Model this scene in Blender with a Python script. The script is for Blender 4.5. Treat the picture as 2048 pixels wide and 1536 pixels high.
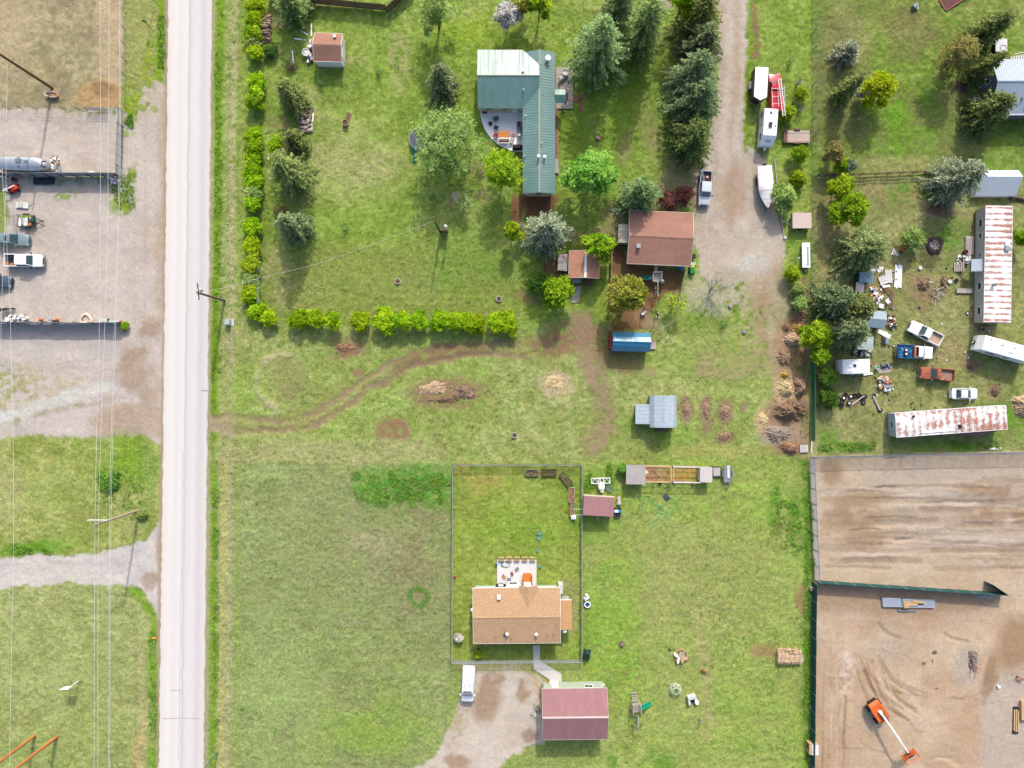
import bpy,bmesh,math,random
import numpy as np
from mathutils import Vector,Matrix
R=math.radians
for _o in list(bpy.data.objects):
 bpy.data.objects.remove(_o)
sc=bpy.context.scene
COL0=sc.collection
# image pixel scale and camera height
S=0.08
H=109.3
def g(px,py,h=0.0):  # px, py are image pixel coordinates
 """ground position (metres) of an image pixel unprojected at height h"""
 k=S*(H-h)/H
 return((px-1024)*k,(768-py)*k)
def g3(px,py,h=0.0):
 x,y=g(px,py,h)
 return(x,y,h)
 # camera
cd=bpy.data.cameras.new('camera')
cd.sensor_width=36.0
cd.lens=24.0*(H/(S*1024))/(24.0/18.0)
cd.clip_start=0.5
cd.clip_end=9000
cam=bpy.data.objects.new('camera',cd)
COL0.objects.link(cam)
cam.location=(0,0,H)
cam.rotation_euler=(0,0,0)
sc.camera=cam
# daylight
SUN_EL=R(37.0)
SUN_AZ=R(9.0)
world=bpy.data.worlds.new('World')
sc.world=world
world.use_nodes=True
wn=world.node_tree.nodes
wl=world.node_tree.links
wn.clear()
sky=wn.new('ShaderNodeTexSky')
sky.sky_type='NISHITA'
sky.sun_disc=False
sky.sun_elevation=SUN_EL
sky.sun_rotation=SUN_AZ
sky.air_density=1.0
sky.dust_density=4.0
sky.ozone_density=1.0
bg=wn.new('ShaderNodeBackground')
bg.inputs['Strength'].default_value=0.15
wo=wn.new('ShaderNodeOutputWorld')
wl.new(sky.outputs[0],bg.inputs['Color'])
wl.new(bg.outputs[0],wo.inputs['Surface'])
sd=bpy.data.lights.new('sun','SUN')
sd.energy=2.25
sd.angle=R(0.6)
sd.color=(1.0,0.94,0.85)
sun=bpy.data.objects.new('sun',sd)
COL0.objects.link(sun)
sun.location=(20,60,90)
_dir=Vector((math.sin(SUN_AZ)*math.cos(SUN_EL),math.cos(SUN_AZ)*math.cos(SUN_EL),math.sin(SUN_EL)))
sun.rotation_euler=_dir.to_track_quat('Z','Y').to_euler()
sc.view_settings.view_transform='Standard'
sc.view_settings.look='None'
sc.view_settings.gamma=1.0
sc.view_settings.use_curve_mapping=False
sc.view_settings.exposure=1.14
# colour
KX=2.2
def lin(c):
 out=[]
 for v in c[:3]:
  v=v/255.0
  out.append(v/12.92 if v<=0.04045 else((v+0.055)/1.055)**2.4)
 return out
def alb(c,k=None):
 return tuple(min(0.85,v/(k or KX))for v in lin(c))
 # materials
_mats={}
def mat(name,c,rough=0.7,metal=0.0,var=0.12,scale=1.5,bump=0.0,spec=0.3,coat=0.0,k=None,raw=None,fine=0.06,stretch=None,tint=None,tint_amt=0.0,tint_scale=0.8,tint_edge=0.55,emit=None):
 """a principled material with procedural mottling, fine grain and optional stains"""
 if name in _mats:
  return _mats[name]
 m=bpy.data.materials.new(name)
 m.use_nodes=True
 nt=m.node_tree
 N,L=nt.nodes,nt.links
 b=N['Principled BSDF']
 base=raw or alb(c,k)
 tc=N.new('ShaderNodeTexCoord')
 mp=N.new('ShaderNodeMapping')
 if stretch:
  mp.inputs['Scale'].default_value=stretch
 L.new(tc.outputs['Object'],mp.inputs[0])
 n1=N.new('ShaderNodeTexNoise')
 n1.inputs['Scale'].default_value=scale
 n1.inputs['Detail'].default_value=5
 L.new(mp.outputs[0],n1.inputs['Vector'])
 n2=N.new('ShaderNodeTexNoise')
 n2.inputs['Scale'].default_value=scale*9
 n2.inputs['Detail'].default_value=2
 L.new(mp.outputs[0],n2.inputs['Vector'])
 mr=N.new('ShaderNodeMapRange')
 mr.inputs[1].default_value=0.3;mr.inputs[2].default_value=0.7
 mr.inputs[3].default_value=1-var;mr.inputs[4].default_value=1+var
 L.new(n1.outputs['Fac'],mr.inputs[0])
 mr2=N.new('ShaderNodeMapRange')
 mr2.inputs[1].default_value=0.3;mr2.inputs[2].default_value=0.7
 mr2.inputs[3].default_value=1-fine;mr2.inputs[4].default_value=1+fine
 L.new(n2.outputs['Fac'],mr2.inputs[0])
 mu=N.new('ShaderNodeMath');mu.operation='MULTIPLY'
 L.new(mr.outputs[0],mu.inputs[0]);L.new(mr2.outputs[0],mu.inputs[1])
 vm=N.new('ShaderNodeVectorMath');vm.operation='SCALE'
 vm.inputs[0].default_value=base
 L.new(mu.outputs[0],vm.inputs['Scale'])
 src=vm.outputs[0]
 if tint is not None:
  n3=N.new('ShaderNodeTexNoise')
  n3.inputs['Scale'].default_value=tint_scale
  n3.inputs['Detail'].default_value=6
  n3.inputs['Roughness'].default_value=0.65
  L.new(mp.outputs[0],n3.inputs['Vector'])
  m3=N.new('ShaderNodeMapRange')
  m3.inputs[1].default_value=tint_edge;m3.inputs[2].default_value=tint_edge+0.12
  m3.inputs[3].default_value=0;m3.inputs[4].default_value=tint_amt
  L.new(n3.outputs['Fac'],m3.inputs[0])
  mx=N.new('ShaderNodeMix');mx.data_type='RGBA'
  L.new(m3.outputs[0],mx.inputs[0])
  L.new(src,mx.inputs[6])
  mx.inputs[7].default_value=(*alb(tint,k),1)
  src=mx.outputs[2]
 L.new(src,b.inputs['Base Color'])
 b.inputs['Roughness'].default_value=rough
 b.inputs['Metallic'].default_value=metal
 b.inputs['Specular IOR Level'].default_value=spec
 b.inputs['Coat Weight'].default_value=coat
 b.inputs['Coat Roughness'].default_value=0.15
 if bump:
  bp=N.new('ShaderNodeBump')
  bp.inputs['Strength'].default_value=bump
  bp.inputs['Distance'].default_value=0.05
  L.new(n2.outputs['Fac'],bp.inputs['Height'])
  L.new(bp.outputs[0],b.inputs['Normal'])
 _mats[name]=m
 return m
def glass(name='window_glass',c=(70,85,92),rough=0.08):
 if name in _mats:
  return _mats[name]
 m=mat(name,c,rough=rough,var=0.05,spec=0.6,k=3.0)
 return m
 # mesh building
class MB:
 def __init__(s):
  s.v=[];s.f=[];s.m=[]
 def add(s,vs,fs,m=0):
  o=len(s.v)
  s.v.extend([tuple(p)for p in vs])
  for f in fs:
   s.f.append(tuple(i+o for i in f));s.m.append(m)
  return s
 def box(s,c,d,rot=0.0,m=0,tilt=None):
  """c = centre x, y and BASE z; d = full sizes"""
  hx,hy,hz=d[0]/2,d[1]/2,d[2]
  ca,sa=math.cos(rot),math.sin(rot)
  vs=[]
  for z in(0,hz):
   for x,y in((-hx,-hy),(hx,-hy),(hx,hy),(-hx,hy)):
    p=Vector((x,y,z))
    if tilt is not None:
     p=tilt@p
    vs.append((c[0]+p.x*ca-p.y*sa,c[1]+p.x*sa+p.y*ca,c[2]+p.z))
  return s.add(vs,[(3,2,1,0),(4,5,6,7),(0,1,5,4),(1,2,6,5),(2,3,7,6),(3,0,4,7)],m)
 def prism(s,poly,z0,z1,m=0,inset=0.0):
  n=len(poly)
  a=sum(poly[i][0]*poly[(i+1)%n][1]-poly[(i+1)%n][0]*poly[i][1]for i in range(n))
  if a<0:
   poly=poly[::-1]
  cx=sum(p[0]for p in poly)/n;cy=sum(p[1]for p in poly)/n
  top=[(p[0]+(cx-p[0])*inset,p[1]+(cy-p[1])*inset)for p in poly]
  vs=[(p[0],p[1],z0)for p in poly]+[(p[0],p[1],z1)for p in top]
  fs=[tuple(range(n-1,-1,-1)),tuple(range(n,2*n))]
  fs+=[(i,(i+1)%n,n+(i+1)%n,n+i)for i in range(n)]
  return s.add(vs,fs,m)
 def slab(s,pts,t,m=0):
  """planar (roughly) 3-D polygon thickened straight down by t"""
  n=len(pts)
  a=sum(pts[i][0]*pts[(i+1)%n][1]-pts[(i+1)%n][0]*pts[i][1]for i in range(n))
  if a<0:
   pts=pts[::-1]
  vs=[(p[0],p[1],p[2]-t)for p in pts]+[tuple(p)for p in pts]
  fs=[tuple(range(n-1,-1,-1)),tuple(range(n,2*n))]
  fs+=[(i,(i+1)%n,n+(i+1)%n,n+i)for i in range(n)]
  return s.add(vs,fs,m)
 def tube(s,pts,r,n=6,m=0,cap=True,squash=None):
  P=[Vector(p)for p in pts]
  k=len(P)
  rr=r if isinstance(r,(list,tuple))else[r]*k
  vs,fs=[],[]
  ref=None
  for i,p in enumerate(P):
   d=(P[min(i+1,k-1)]-P[max(i-1,0)])
   if d.length<1e-9:
    d=Vector((0,0,1))
   d.normalize()
   if ref is None:
    ref=Vector((0,0,1))if abs(d.z)<0.9 else Vector((1,0,0))
   u=d.cross(ref)
   if u.length<1e-6:
    u=d.cross(Vector((1,0.1,0)))
   u.normalize();w=u.cross(d).normalized()
   ref=w
   for j in range(n):
    a=2*math.pi*j/n
    vs.append(p+(u*math.cos(a)+w*math.sin(a))*rr[i])
  for i in range(k-1):
   for j in range(n):
    fs.append((i*n+j,i*n+(j+1)%n,(i+1)*n+(j+1)%n,(i+1)*n+j))
  if cap:
   fs.append(tuple(range(n-1,-1,-1)))
   fs.append(tuple((k-1)*n+j for j in range(n)))
  return s.add(vs,fs,m)
 def cyl(s,p0,p1,r,n=10,m=0):
  return s.tube([p0,p1],r,n,m)
 def lathe(s,prof,c=(0,0,0),n=14,m=0,sx=1.0,sy=1.0):
  vs,fs=[],[]
  for(r,z)in prof:
   for j in range(n):
    a=2*math.pi*j/n
    vs.append((c[0]+r*sx*math.cos(a),c[1]+r*sy*math.sin(a),c[2]+z))
  for i in range(len(prof)-1):
   for j in range(n):
    fs.append((i*n+j,i*n+(j+1)%n,(i+1)*n+(j+1)%n,(i+1)*n+j))
  if prof[0][0]>1e-6:
   fs.append(tuple(range(n-1,-1,-1)))
  if prof[-1][0]>1e-6:
   fs.append(tuple((len(prof)-1)*n+j for j in range(n)))
  return s.add(vs,fs,m)
 def torus(s,c,R_,r,n=18,k=8,m=0,axis='z',rot=0.0,sx=1.0,sy=1.0):
  vs,fs=[],[]
  for i in range(n):
   a=2*math.pi*i/n
   for j in range(k):
    b=2*math.pi*j/k
    x=(R_+r*math.cos(b))*math.cos(a)*sx;y=(R_+r*math.cos(b))*math.sin(a)*sy;z=r*math.sin(b)
    if axis=='y':x,y,z=x,z,y
    if axis=='x':x,y,z=z,x,y
    ca,sa=math.cos(rot),math.sin(rot)
    vs.append((c[0]+x*ca-y*sa,c[1]+x*sa+y*ca,c[2]+z))
  for i in range(n):
   for j in range(k):
    fs.append((i*k+j,((i+1)%n)*k+j,((i+1)%n)*k+(j+1)%k,i*k+(j+1)%k))
  return s.add(vs,fs,m)
 def loft(s,rings,m=0,closed=True,cap=True):
  n=len(rings[0]);vs=[p for r in rings for p in r];fs=[]
  for i in range(len(rings)-1):
   for j in range(n if closed else n-1):
    fs.append((i*n+j,i*n+(j+1)%n,(i+1)*n+(j+1)%n,(i+1)*n+j))
  if cap:
   fs.append(tuple(range(n-1,-1,-1)))
   fs.append(tuple((len(rings)-1)*n+j for j in range(n)))
  return s.add(vs,fs,m)
 def quad(s,a,b,c,d,m=0):
  return s.add([a,b,c,d],[(0,1,2,3)],m)
 def plate(s,pts,n,t,m=0):
  """polygon given by its outer face, thickened inward along -n by t"""
  n=Vector(n).normalized();k=len(pts)
  vs=[tuple(Vector(p))for p in pts]+[tuple(Vector(p)-n*t)for p in pts]
  fs=[tuple(range(k)),tuple(range(2*k-1,k-1,-1))]+[((i+1)%k,i,k+i,k+(i+1)%k)for i in range(k)]
  return s.add(vs,fs,m)
 def build(s,name,mats,parent=None,loc=None,rot=0.0,smooth=False,kind=None,label=None):
  me=bpy.data.meshes.new(name)
  me.from_pydata(s.v,[],s.f)
  ml=mats if isinstance(mats,(list,tuple))else[mats]
  for mm in ml:
   me.materials.append(mm)
  if len(ml)>1:
   me.polygons.foreach_set('material_index',s.m)
  bm=bmesh.new();bm.from_mesh(me)
  bmesh.ops.recalc_face_normals(bm,faces=bm.faces)
  bm.to_mesh(me);bm.free()
  if smooth:
   me.polygons.foreach_set('use_smooth',[True]*len(me.polygons))
   try:
    me.set_sharp_from_angle(angle=R(40))
   except Exception:
    pass
  o=bpy.data.objects.new(name,me)
  COL0.objects.link(o)
  if parent is not None:
   o.parent=parent
  if loc is not None:
   o.location=loc
  o.rotation_euler=(0,0,rot)
  if kind:o['kind']=kind
  if label:o['label']=label
  return o
def tag(o,label,cat,group=None):
 o['label']=label;o['category']=cat
 if group:o['group']=group
 return o
def thing(name,label,cat,loc=(0,0,0),rot=0.0,group=None):
 o=bpy.data.objects.new(name,None)
 o.empty_display_size=0.2
 COL0.objects.link(o)
 o.location=loc if len(loc)==3 else(loc[0],loc[1],0)
 o.rotation_euler=(0,0,rot)
 return tag(o,label,cat,group)
def kids(o,allo=None):
 return[c for c in o.children]
def copy_tree(o,parent=None):
 c=o.copy();COL0.objects.link(c);c.parent=parent
 for ch in o.children:
  copy_tree(ch,c)
 return c
ORD=['first','second','third','fourth','fifth','sixth','seventh','eighth','ninth','tenth','eleventh','twelfth','thirteenth','fourteenth','fifteenth','sixteenth','seventeenth','eighteenth','nineteenth','twentieth','twenty-first','twenty-second','twenty-third','twenty-fourth']
# noise
_rng=np.random.default_rng(7)
_tabs=[_rng.random((256,256)).astype(np.float32)for _ in range(12)]
def vn(x,y,seed=0):
 T=_tabs[seed%12]
 xi=np.floor(x);yi=np.floor(y)
 fx=(x-xi);fy=(y-yi)
 fx=fx*fx*(3-2*fx);fy=fy*fy*(3-2*fy)
 xi=(xi.astype(np.int32)+seed*37)&255;yi=(yi.astype(np.int32)+seed*91)&255
 x1=(xi+1)&255;y1=(yi+1)&255
 a=T[yi,xi];b=T[yi,x1];c=T[y1,xi];d=T[y1,x1]
 return(a+(b-a)*fx)*(1-fy)+(c+(d-c)*fx)*fy
def fbm(x,y,sc_,oct_=4,seed=0,gain=0.5):
 """noise about 0..1, sc_ = size of the largest feature"""
 s=0;a=1.0;t=0;f=1.0/sc_
 for i in range(oct_):
  s=s+a*vn(x*f+13.7*i,y*f-7.3*i,seed+i)
  t+=a;a*=gain;f*=2.03
 return s/t
def sstep(a,b,x):
 t=np.clip((x-a)/(b-a),0,1)
 return t*t*(3-2*t)
 # the ground: one sheet, materials laid down by zone
GX0,GX1,GY0,GY1,GS=-160,2208,-120,1656,2.5
gnx=int((GX1-GX0)/GS)+1;gny=int((GY1-GY0)/GS)+1
_px=(GX0+GS*np.arange(gnx)).astype(np.float32);_py=(GY0+GS*np.arange(gny)).astype(np.float32)
PX,PY=np.meshgrid(_px,_py)
WX=PX+(fbm(PX,PY,46,3,1)-.5)*22+(fbm(PX,PY,9,2,4)-.5)*9
WY=PY+(fbm(PX,PY,46,3,2)-.5)*22+(fbm(PX,PY,9,2,5)-.5)*9
SX=PX+(fbm(PX,PY,26,2,6)-.5)*5;SY=PY+(fbm(PX,PY,26,2,7)-.5)*5
GC=np.zeros((gny,gnx,3),np.float32)
GG=np.ones((gny,gnx),np.float32)
GZ=np.zeros((gny,gnx),np.float32)
ZONE=np.zeros((gny,gnx),np.int8)
F_BIG=fbm(PX,PY,150,4,3);F_MID=fbm(PX,PY,38,4,8);F_SML=fbm(PX,PY,9,3,9);F_TINY=fbm(PX,PY,4.5,2,2)
def win(x0,y0,x1,y1,mrg):
 i0=max(0,int((x0-mrg-GX0)/GS));i1=min(gnx,int((x1+mrg-GX0)/GS)+2)
 j0=max(0,int((y0-mrg-GY0)/GS));j1=min(gny,int((y1+mrg-GY0)/GS)+2)
 return(slice(j0,max(j1,j0+1)),slice(i0,max(i1,i0+1)))
def _xy(sl,crisp):
 if crisp==1:return PX[sl],PY[sl]
 if crisp==2:return SX[sl],SY[sl]
 return WX[sl],WY[sl]
def m_poly(pts,soft=6,crisp=0):
 xs=[p[0]for p in pts];ys=[p[1]for p in pts]
 sl=win(min(xs),min(ys),max(xs),max(ys),soft+22)
 x,y=_xy(sl,crisp)
 d=np.full(x.shape,1e9,np.float32);ins=np.zeros(x.shape,bool)
 n=len(pts)
 for i in range(n):
  ax,ay=pts[i];bx,by=pts[(i+1)%n]
  ex,ey=bx-ax,by-ay
  t=np.clip(((x-ax)*ex+(y-ay)*ey)/(ex*ex+ey*ey+1e-9),0,1)
  d=np.minimum(d,np.hypot(x-ax-t*ex,y-ay-t*ey))
  if ay!=by:
   c=((ay>y)!=(by>y))&(x<(bx-ax)*(y-ay)/(by-ay)+ax)
   ins^=c
 d=np.where(ins,d,-d)
 return sl,sstep(-soft,soft,d)
def m_ell(cx,cy,rx,ry,rot=0,soft=0.35,crisp=0):
 r=max(rx,ry)*(1+soft)
 sl=win(cx-r,cy-r,cx+r,cy+r,24)
 x,y=_xy(sl,crisp)
 c,s=math.cos(R(rot)),math.sin(R(rot))
 u=((x-cx)*c+(y-cy)*s)/rx;v=(-(x-cx)*s+(y-cy)*c)/ry
 return sl,1-sstep(1-soft,1+soft,np.hypot(u,v))
def m_line(pts,w,soft=3,crisp=0):
 xs=[p[0]for p in pts];ys=[p[1]for p in pts]
 sl=win(min(xs),min(ys),max(xs),max(ys),w+soft+22)
 x,y=_xy(sl,crisp)
 d=np.full(x.shape,1e9,np.float32)
 for i in range(len(pts)-1):
  ax,ay=pts[i];bx,by=pts[i+1]
  ex,ey=bx-ax,by-ay
  t=np.clip(((x-ax)*ex+(y-ay)*ey)/(ex*ex+ey*ey+1e-9),0,1)
  d=np.minimum(d,np.hypot(x-ax-t*ex,y-ay-t*ey))
 return sl,1-sstep(w/2-soft,w/2+soft,d)
def smooth_pts(pts,k=6):
 out=[]
 n=len(pts)
 for i in range(n-1):
  p0=pts[max(i-1,0)];p1=pts[i];p2=pts[i+1];p3=pts[min(i+2,n-1)]
  for j in range(k):
   t=j/k
   out.append(tuple(0.5*(2*p1[a]+(p2[a]-p0[a])*t+(2*p0[a]-5*p1[a]+4*p2[a]-p3[a])*t*t+(3*p1[a]-p0[a]-3*p2[a]+p3[a])*t**3)for a in range(len(p1))))
 out.append(pts[-1])
 return out
def lay(mk,c,amt=1.0,grass=None,patch=None,dz=0.0,zone=None):
 """lay material c (display colour) over mask; patch = (noise field, threshold, softness) breaks it up"""
 sl,m=mk
 m=m*amt
 if patch is not None:
  f,th,so=patch
  m=m*sstep(th-so,th+so,f[sl])
 GC[sl]+=(np.array(lin(c),np.float32)-GC[sl])*m[...,None]
 if grass is not None:
  GG[sl]+=(grass-GG[sl])*m
 if dz:
  GZ[sl]+=dz*m
 if zone is not None:
  ZONE[sl]=np.where(m>0.5,zone,ZONE[sl])
ALL=(slice(0,gny),slice(0,gnx)),np.ones((gny,gnx),np.float32)
def mottle(mk,light,lush,dark=None,a=0.6,b=0.6):
 lay(mk,light,a,None,(F_MID,.53,.13));lay(mk,lush,b,None,(F_BIG*.55+F_MID*.45,.53,.1))
 lay(mk,light,a*.6,None,(F_SML,.6,.12))
 if dark:lay(mk,dark,.55,None,(1-F_MID,.56,.1));lay(mk,dark,.5,None,(1-F_SML,.57,.12))
GC[:]=np.array(lin((158,172,92)),np.float32)
Z_NY=m_poly([(426,-130),(1640,-130),(1632,690),(1100,700),(425,690)],14)
lay(Z_NY,(152,174,74));mottle(Z_NY,(178,182,108),(130,166,44),(128,148,62),.55,.6)
Z_LOW=m_poly([(530,490),(1030,500),(1040,650),(530,640)],30)
lay(Z_LOW,(150,153,80),.6)
Z_MID=m_poly([(424,660),(1625,660),(1625,930),(424,930)],18)
lay(Z_MID,(166,176,94),.9);mottle(Z_MID,(186,186,122),(138,174,58),(148,154,82),.55,.55)
Z_SW=m_poly([(424,918),(905,925),(905,1340),(870,1660),(410,1660)],8)
lay(Z_SW,(159,171,104));mottle(Z_SW,(172,178,118),(148,170,80),(146,150,92),.35,.45)
lay(m_ell(720,1090,130,130,20,.7),(158,150,108),.7,None,(F_MID,.45,.15))
lay(m_ell(840,1130,60,150,10,.7),(148,138,96),.7,None,(F_MID,.45,.15))
lay(m_ell(690,1400,150,130,0,.8),(142,158,74),.5,None,(F_MID,.45,.15))
Z_FY=m_poly([(906,928),(1163,928),(1162,1320),(904,1322)],3,1)
lay(Z_FY,(158,174,74));mottle(Z_FY,(176,182,98),(132,168,46),(146,156,70),.45,.6)
lay(m_poly([(910,932),(1010,935),(1000,985),(912,990)],14),(190,160,92),.55,None,(F_MID,.45,.15))
Z_RF=m_poly([(1164,922),(1628,918),(1634,1660),(1100,1660),(1164,1330)],6)
lay(Z_RF,(163,179,90));mottle(Z_RF,(178,184,108),(144,178,58),(156,164,86),.45,.55)
lay(m_poly([(1230,1060),(1560,1060),(1540,1250),(1250,1250)],50),(166,164,98),.65,None,(F_BIG,.4,.2));lay(m_ell(1450,1420,120,90,30,.7),(168,168,106),.55,None,(F_MID,.42,.18));lay(m_ell(1280,1160,60,90,0,.7),(158,160,84),.5,None,(F_MID,.42,.18))
Z_NE=m_poly([(1628,-130),(2230,-130),(2230,352),(1628,350)],5)
lay(Z_NE,(142,158,66));mottle(Z_NE,(172,170,108),(112,156,34),(120,130,66),.6,.65)
lay(m_ell(1680,150,55,150,0,.5),(134,124,84),.6);lay(m_ell(1900,250,60,90,10,.6),(148,136,94),.5)
lay(m_ell(1820,60,60,45,20,.6),(140,122,84),.55);lay(m_ell(1800,330,90,18,0,.6),(178,166,112),.6)
Z_JK=m_poly([(1626,352),(2230,350),(2230,905),(1626,915)],5)
lay(Z_JK,(156,162,94));mottle(Z_JK,(182,170,118),(128,156,54),(138,136,82),.6,.55)
for e in[(1760,385,120,22),(1660,470,25,110),(1890,700,50,30),(1740,585,30,40),(1830,560,60,60)]:
 lay(m_ell(*e,0,.6),(172,148,104),.6,None,(F_MID,.42,.15))
for e in[(1800,385,26,22),(1850,385,22,10),(1900,480,28,45),(2000,840,60,40),(1880,895,90,14),(1690,895,40,14),(1660,880,20,30)]:
 lay(m_ell(*e,0,.5),(104,150,40),.75,None,(F_SML,.4,.15))
W_NW=m_poly([(-160,-130),(246,-130),(250,216),(-160,216)],4)
lay(W_NW,(182,168,128),1,.55);mottle(W_NW,(202,184,146),(162,158,110),(154,140,106),.6,.6)
lay(m_poly([(192,-130),(246,-130),(248,210),(196,216)],12),(208,184,146),.7,.4)
lay(m_ell(205,190,55,28,0,.4),(196,160,108),.85,.3);lay(m_ell(215,180,26,14,10,.4),(150,118,82),.7,.2)
lay(m_ell(10,60,60,90,0,.6),(206,184,146),.6)
W_ST=m_poly([(250,-130),(336,-130),(334,170),(250,240)],4)
lay(W_ST,(166,168,96),1,1);lay(m_poly([(311,-130),(335,-130),(334,170),(314,180)],4),(132,164,36),.9)
GRAV=(210,199,188)
W_GV=m_poly([(-160,217),(242,218),(262,235),(285,180),(310,160),(340,178),(336,640),(332,885),(300,884),(250,872),(100,872),(-160,872)],4)
lay(W_GV,GRAV,1,0,zone=1)
lay(W_GV,(220,209,198),.6,None,(F_MID,.5,.1));lay(W_GV,(202,186,168),.5,None,(F_BIG,.52,.1))
lay(m_poly([(2,640),(330,640),(325,860),(-160,860)],20),(214,204,196),.8,0)
for e in[(268,770,48,70,-25),(232,828,36,22,0),(300,660,26,26,0),(262,712,40,20,-30)]:
 lay(m_ell(*e,.6),(180,156,130),.75,None,(F_MID,.4,.16))
lay(m_poly([(180,835),(330,820),(330,870),(190,880)],10),(196,172,150),.8)
lay(m_ell(60,770,110,40,0,.5),(186,176,122),.7,.5,(F_SML,.47,.12));lay(m_ell(10,800,50,60,0,.5),(170,170,92),.7,.7,(F_SML,.5,.1))
lay(m_line([(0,838),(70,812),(140,792),(215,768)],20,9),(222,222,214),.8)
lay(m_line([(30,838),(110,822),(190,802),(240,795)],9,5),(160,150,104),.7,.3,(F_SML,.42,.14))
lay(m_line([(322,640),(326,200)],20,8),(190,168,142),.6,0)
for k in range(26):
 a=(-20+random.Random(k).random()*60,700+k*5.0);x0=random.Random(k+50).random()*200
 lay(m_line([(x0,a[1]),(x0+90,a[1]-12+(k%5)*4)],3,2),(226,216,206)if k%2 else(192,178,164),.35)
for e in[(252,238,14,40,0),(262,200,16,40,0),(205,222,50,6,0),(262,355,12,22,0),(240,392,26,34,0),(215,352,40,7,0),(250,415,18,14,0),(130,392,22,10,0),(290,215,20,12,0),(300,130,14,60,0)]:
 lay(m_ell(*e,.4),(146,164,54),.9,1,(F_SML,.42,.12))
lay(m_poly([(30,352),(205,354),(205,372),(110,376)],6),(120,142,58),.6,.8,(F_SML,.52,.1))
lay(m_ell(6,430,10,70,0,.4),(136,154,50),.9,1)
W_G1=m_poly([(-160,872),(180,878),(290,872),(318,888),(323,1035),(300,1078),(232,1098),(100,1108),(-160,1122)],4)
lay(W_G1,(168,180,92),1,1,zone=0);mottle(W_G1,(186,180,114),(132,164,42),(140,146,70),.6,.6)
lay(m_ell(255,920,60,50,20,.5),(130,168,42),.7);lay(m_ell(70,1095,70,14,-8,.5),(104,158,36),.8)
lay(m_ell(10,990,44,60,0,.5),(186,178,122),.7);lay(m_line([(296,900),(304,1060)],26,10),(140,162,80),.8,None,(F_SML,.42,.15))
W_DR=m_poly([(-160,1126),(60,1115),(160,1106),(250,1098),(300,1078),(322,1046),(334,1046),(330,1245),(316,1240),(300,1205),(278,1176),(245,1168),(150,1168),(-160,1184)],3)
lay(W_DR,(214,206,202),1,0,zone=2);lay(W_DR,(224,218,208),.7,None,(F_MID,.5,.12))
for off in(-14,12,24):
 lay(m_line(smooth_pts([(-160,1150+off),(60,1142+off),(180,1136+off),(260,1140+off*.8),(325,1180+off)]),6,4),(232,224,214)if off>0 else(196,186,180),.5)
lay(m_ell(302,1165,12,24,15,.4),(176,150,132),.7);lay(m_ell(318,1110,8,40,0,.4),(188,168,152),.8)
W_G2=m_poly([(-160,1186),(150,1170),(246,1170),(280,1180),(302,1212),(316,1270),(320,1660),(-160,1660)],4)
lay(W_G2,(174,184,112),1,1);mottle(W_G2,(188,184,126),(144,166,64),(152,154,88),.55,.5)
lay(m_line([(270,1185),(306,1230),(312,1300),(312,1660)],16,6),(124,164,44),.85)
lay(m_line([(282,1260),(288,1660)],18,8),(186,176,120),.7);lay(m_line([(276,1470),(272,1560)],14,6),(206,172,116),.7)
lay(m_line([(337,-130),(331,640),(328,880),(322,1100),(318,1660)],13,4,2),(182,162,138),.85,0)
lay(m_line([(425,-130),(417,700),(412,1200),(407,1660)],12,4,2),(186,172,140),.75,.4)
for w,x0,c,a in[(14,436,(126,160,34),.85),(12,452,(172,172,112),.7),(12,466,(190,178,132),.85),(12,484,(156,166,84),.7)]:
 lay(m_line([(x0+6,-130),(x0,300),(x0-5,700),(x0-9,1200),(x0-12,1660)],w,5,2),c,a,1,(F_SML,.32,.2))
lay(m_line([(430,560),(424,900)],10,4,2),(104,140,30),.7)
lay(m_line([(449,925),(446,1200),(440,1660)],16,6,2),(190,182,112),.8)
for e in[(1075,400,42,20,0),(1032,420,10,30,0)]:
 lay(m_ell(*e,.25),(146,106,78),.95,0)
lay(m_poly([(1040,392),(1112,392),(1104,425),(1090,450),(1050,440)],6),(138,98,72),.95,0)
for e in[(965,395,16,14,0),(1225,470,30,60,0),(905,400,12,10,0),(1100,305,16,8,0),(1245,300,14,50,20),(1290,250,20,60,-20),(960,340,20,16,0),(1180,480,50,14,0)]:
 lay(m_ell(*e,.5),(168,146,112),.7,.4,(F_SML,.36,.15))
for e in[(1055,598,30,10,30),(1000,545,10,6,0),(1150,670,60,30,0),(1110,690,60,20,0),(695,690,34,14,20),(722,665,16,10,0),(688,708,30,8,0)]:
 lay(m_ell(*e,.4),(158,122,98),.8,.1,(F_SML,.38,.14))
for e in[(555,40,30,20,0),(600,10,60,16,0),(540,105,20,14,0),(575,430,12,20,0),(560,245,24,14,0),(600,400,26,14,0)]:
 lay(m_ell(*e,.5),(150,130,96),.6,.3,(F_SML,.38,.14))
for e in[(470,640,26,60,0),(560,560,30,60,0),(740,330,60,30,0),(700,120,30,10,0),(800,120,20,60,0),(885,230,12,40,0)]:
 lay(m_ell(*e,.6),(182,172,118),.6,None,(F_SML,.4,.15))
for y in range(520,640,7):
 lay(m_line([(700,y),(1000,y+2)],3,2,2),(138,148,62)if(y//7)%2 else(164,168,90),.35)
E_DR=m_poly([(1440,-130),(1503,-130),(1500,30),(1492,170),(1489,255),(1496,290),(1535,320),(1548,400),(1566,470),(1566,520),(1550,600),(1515,585),(1490,560),(1460,585),(1430,556),(1405,552),(1392,470),(1388,420),(1384,335),(1420,290),(1430,200)],4)
lay(E_DR,(204,190,172),1,0,zone=3);lay(E_DR,(214,202,186),.7,None,(F_MID,.5,.1));lay(E_DR,(188,166,140),.6,None,(F_BIG,.54,.08))
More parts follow.
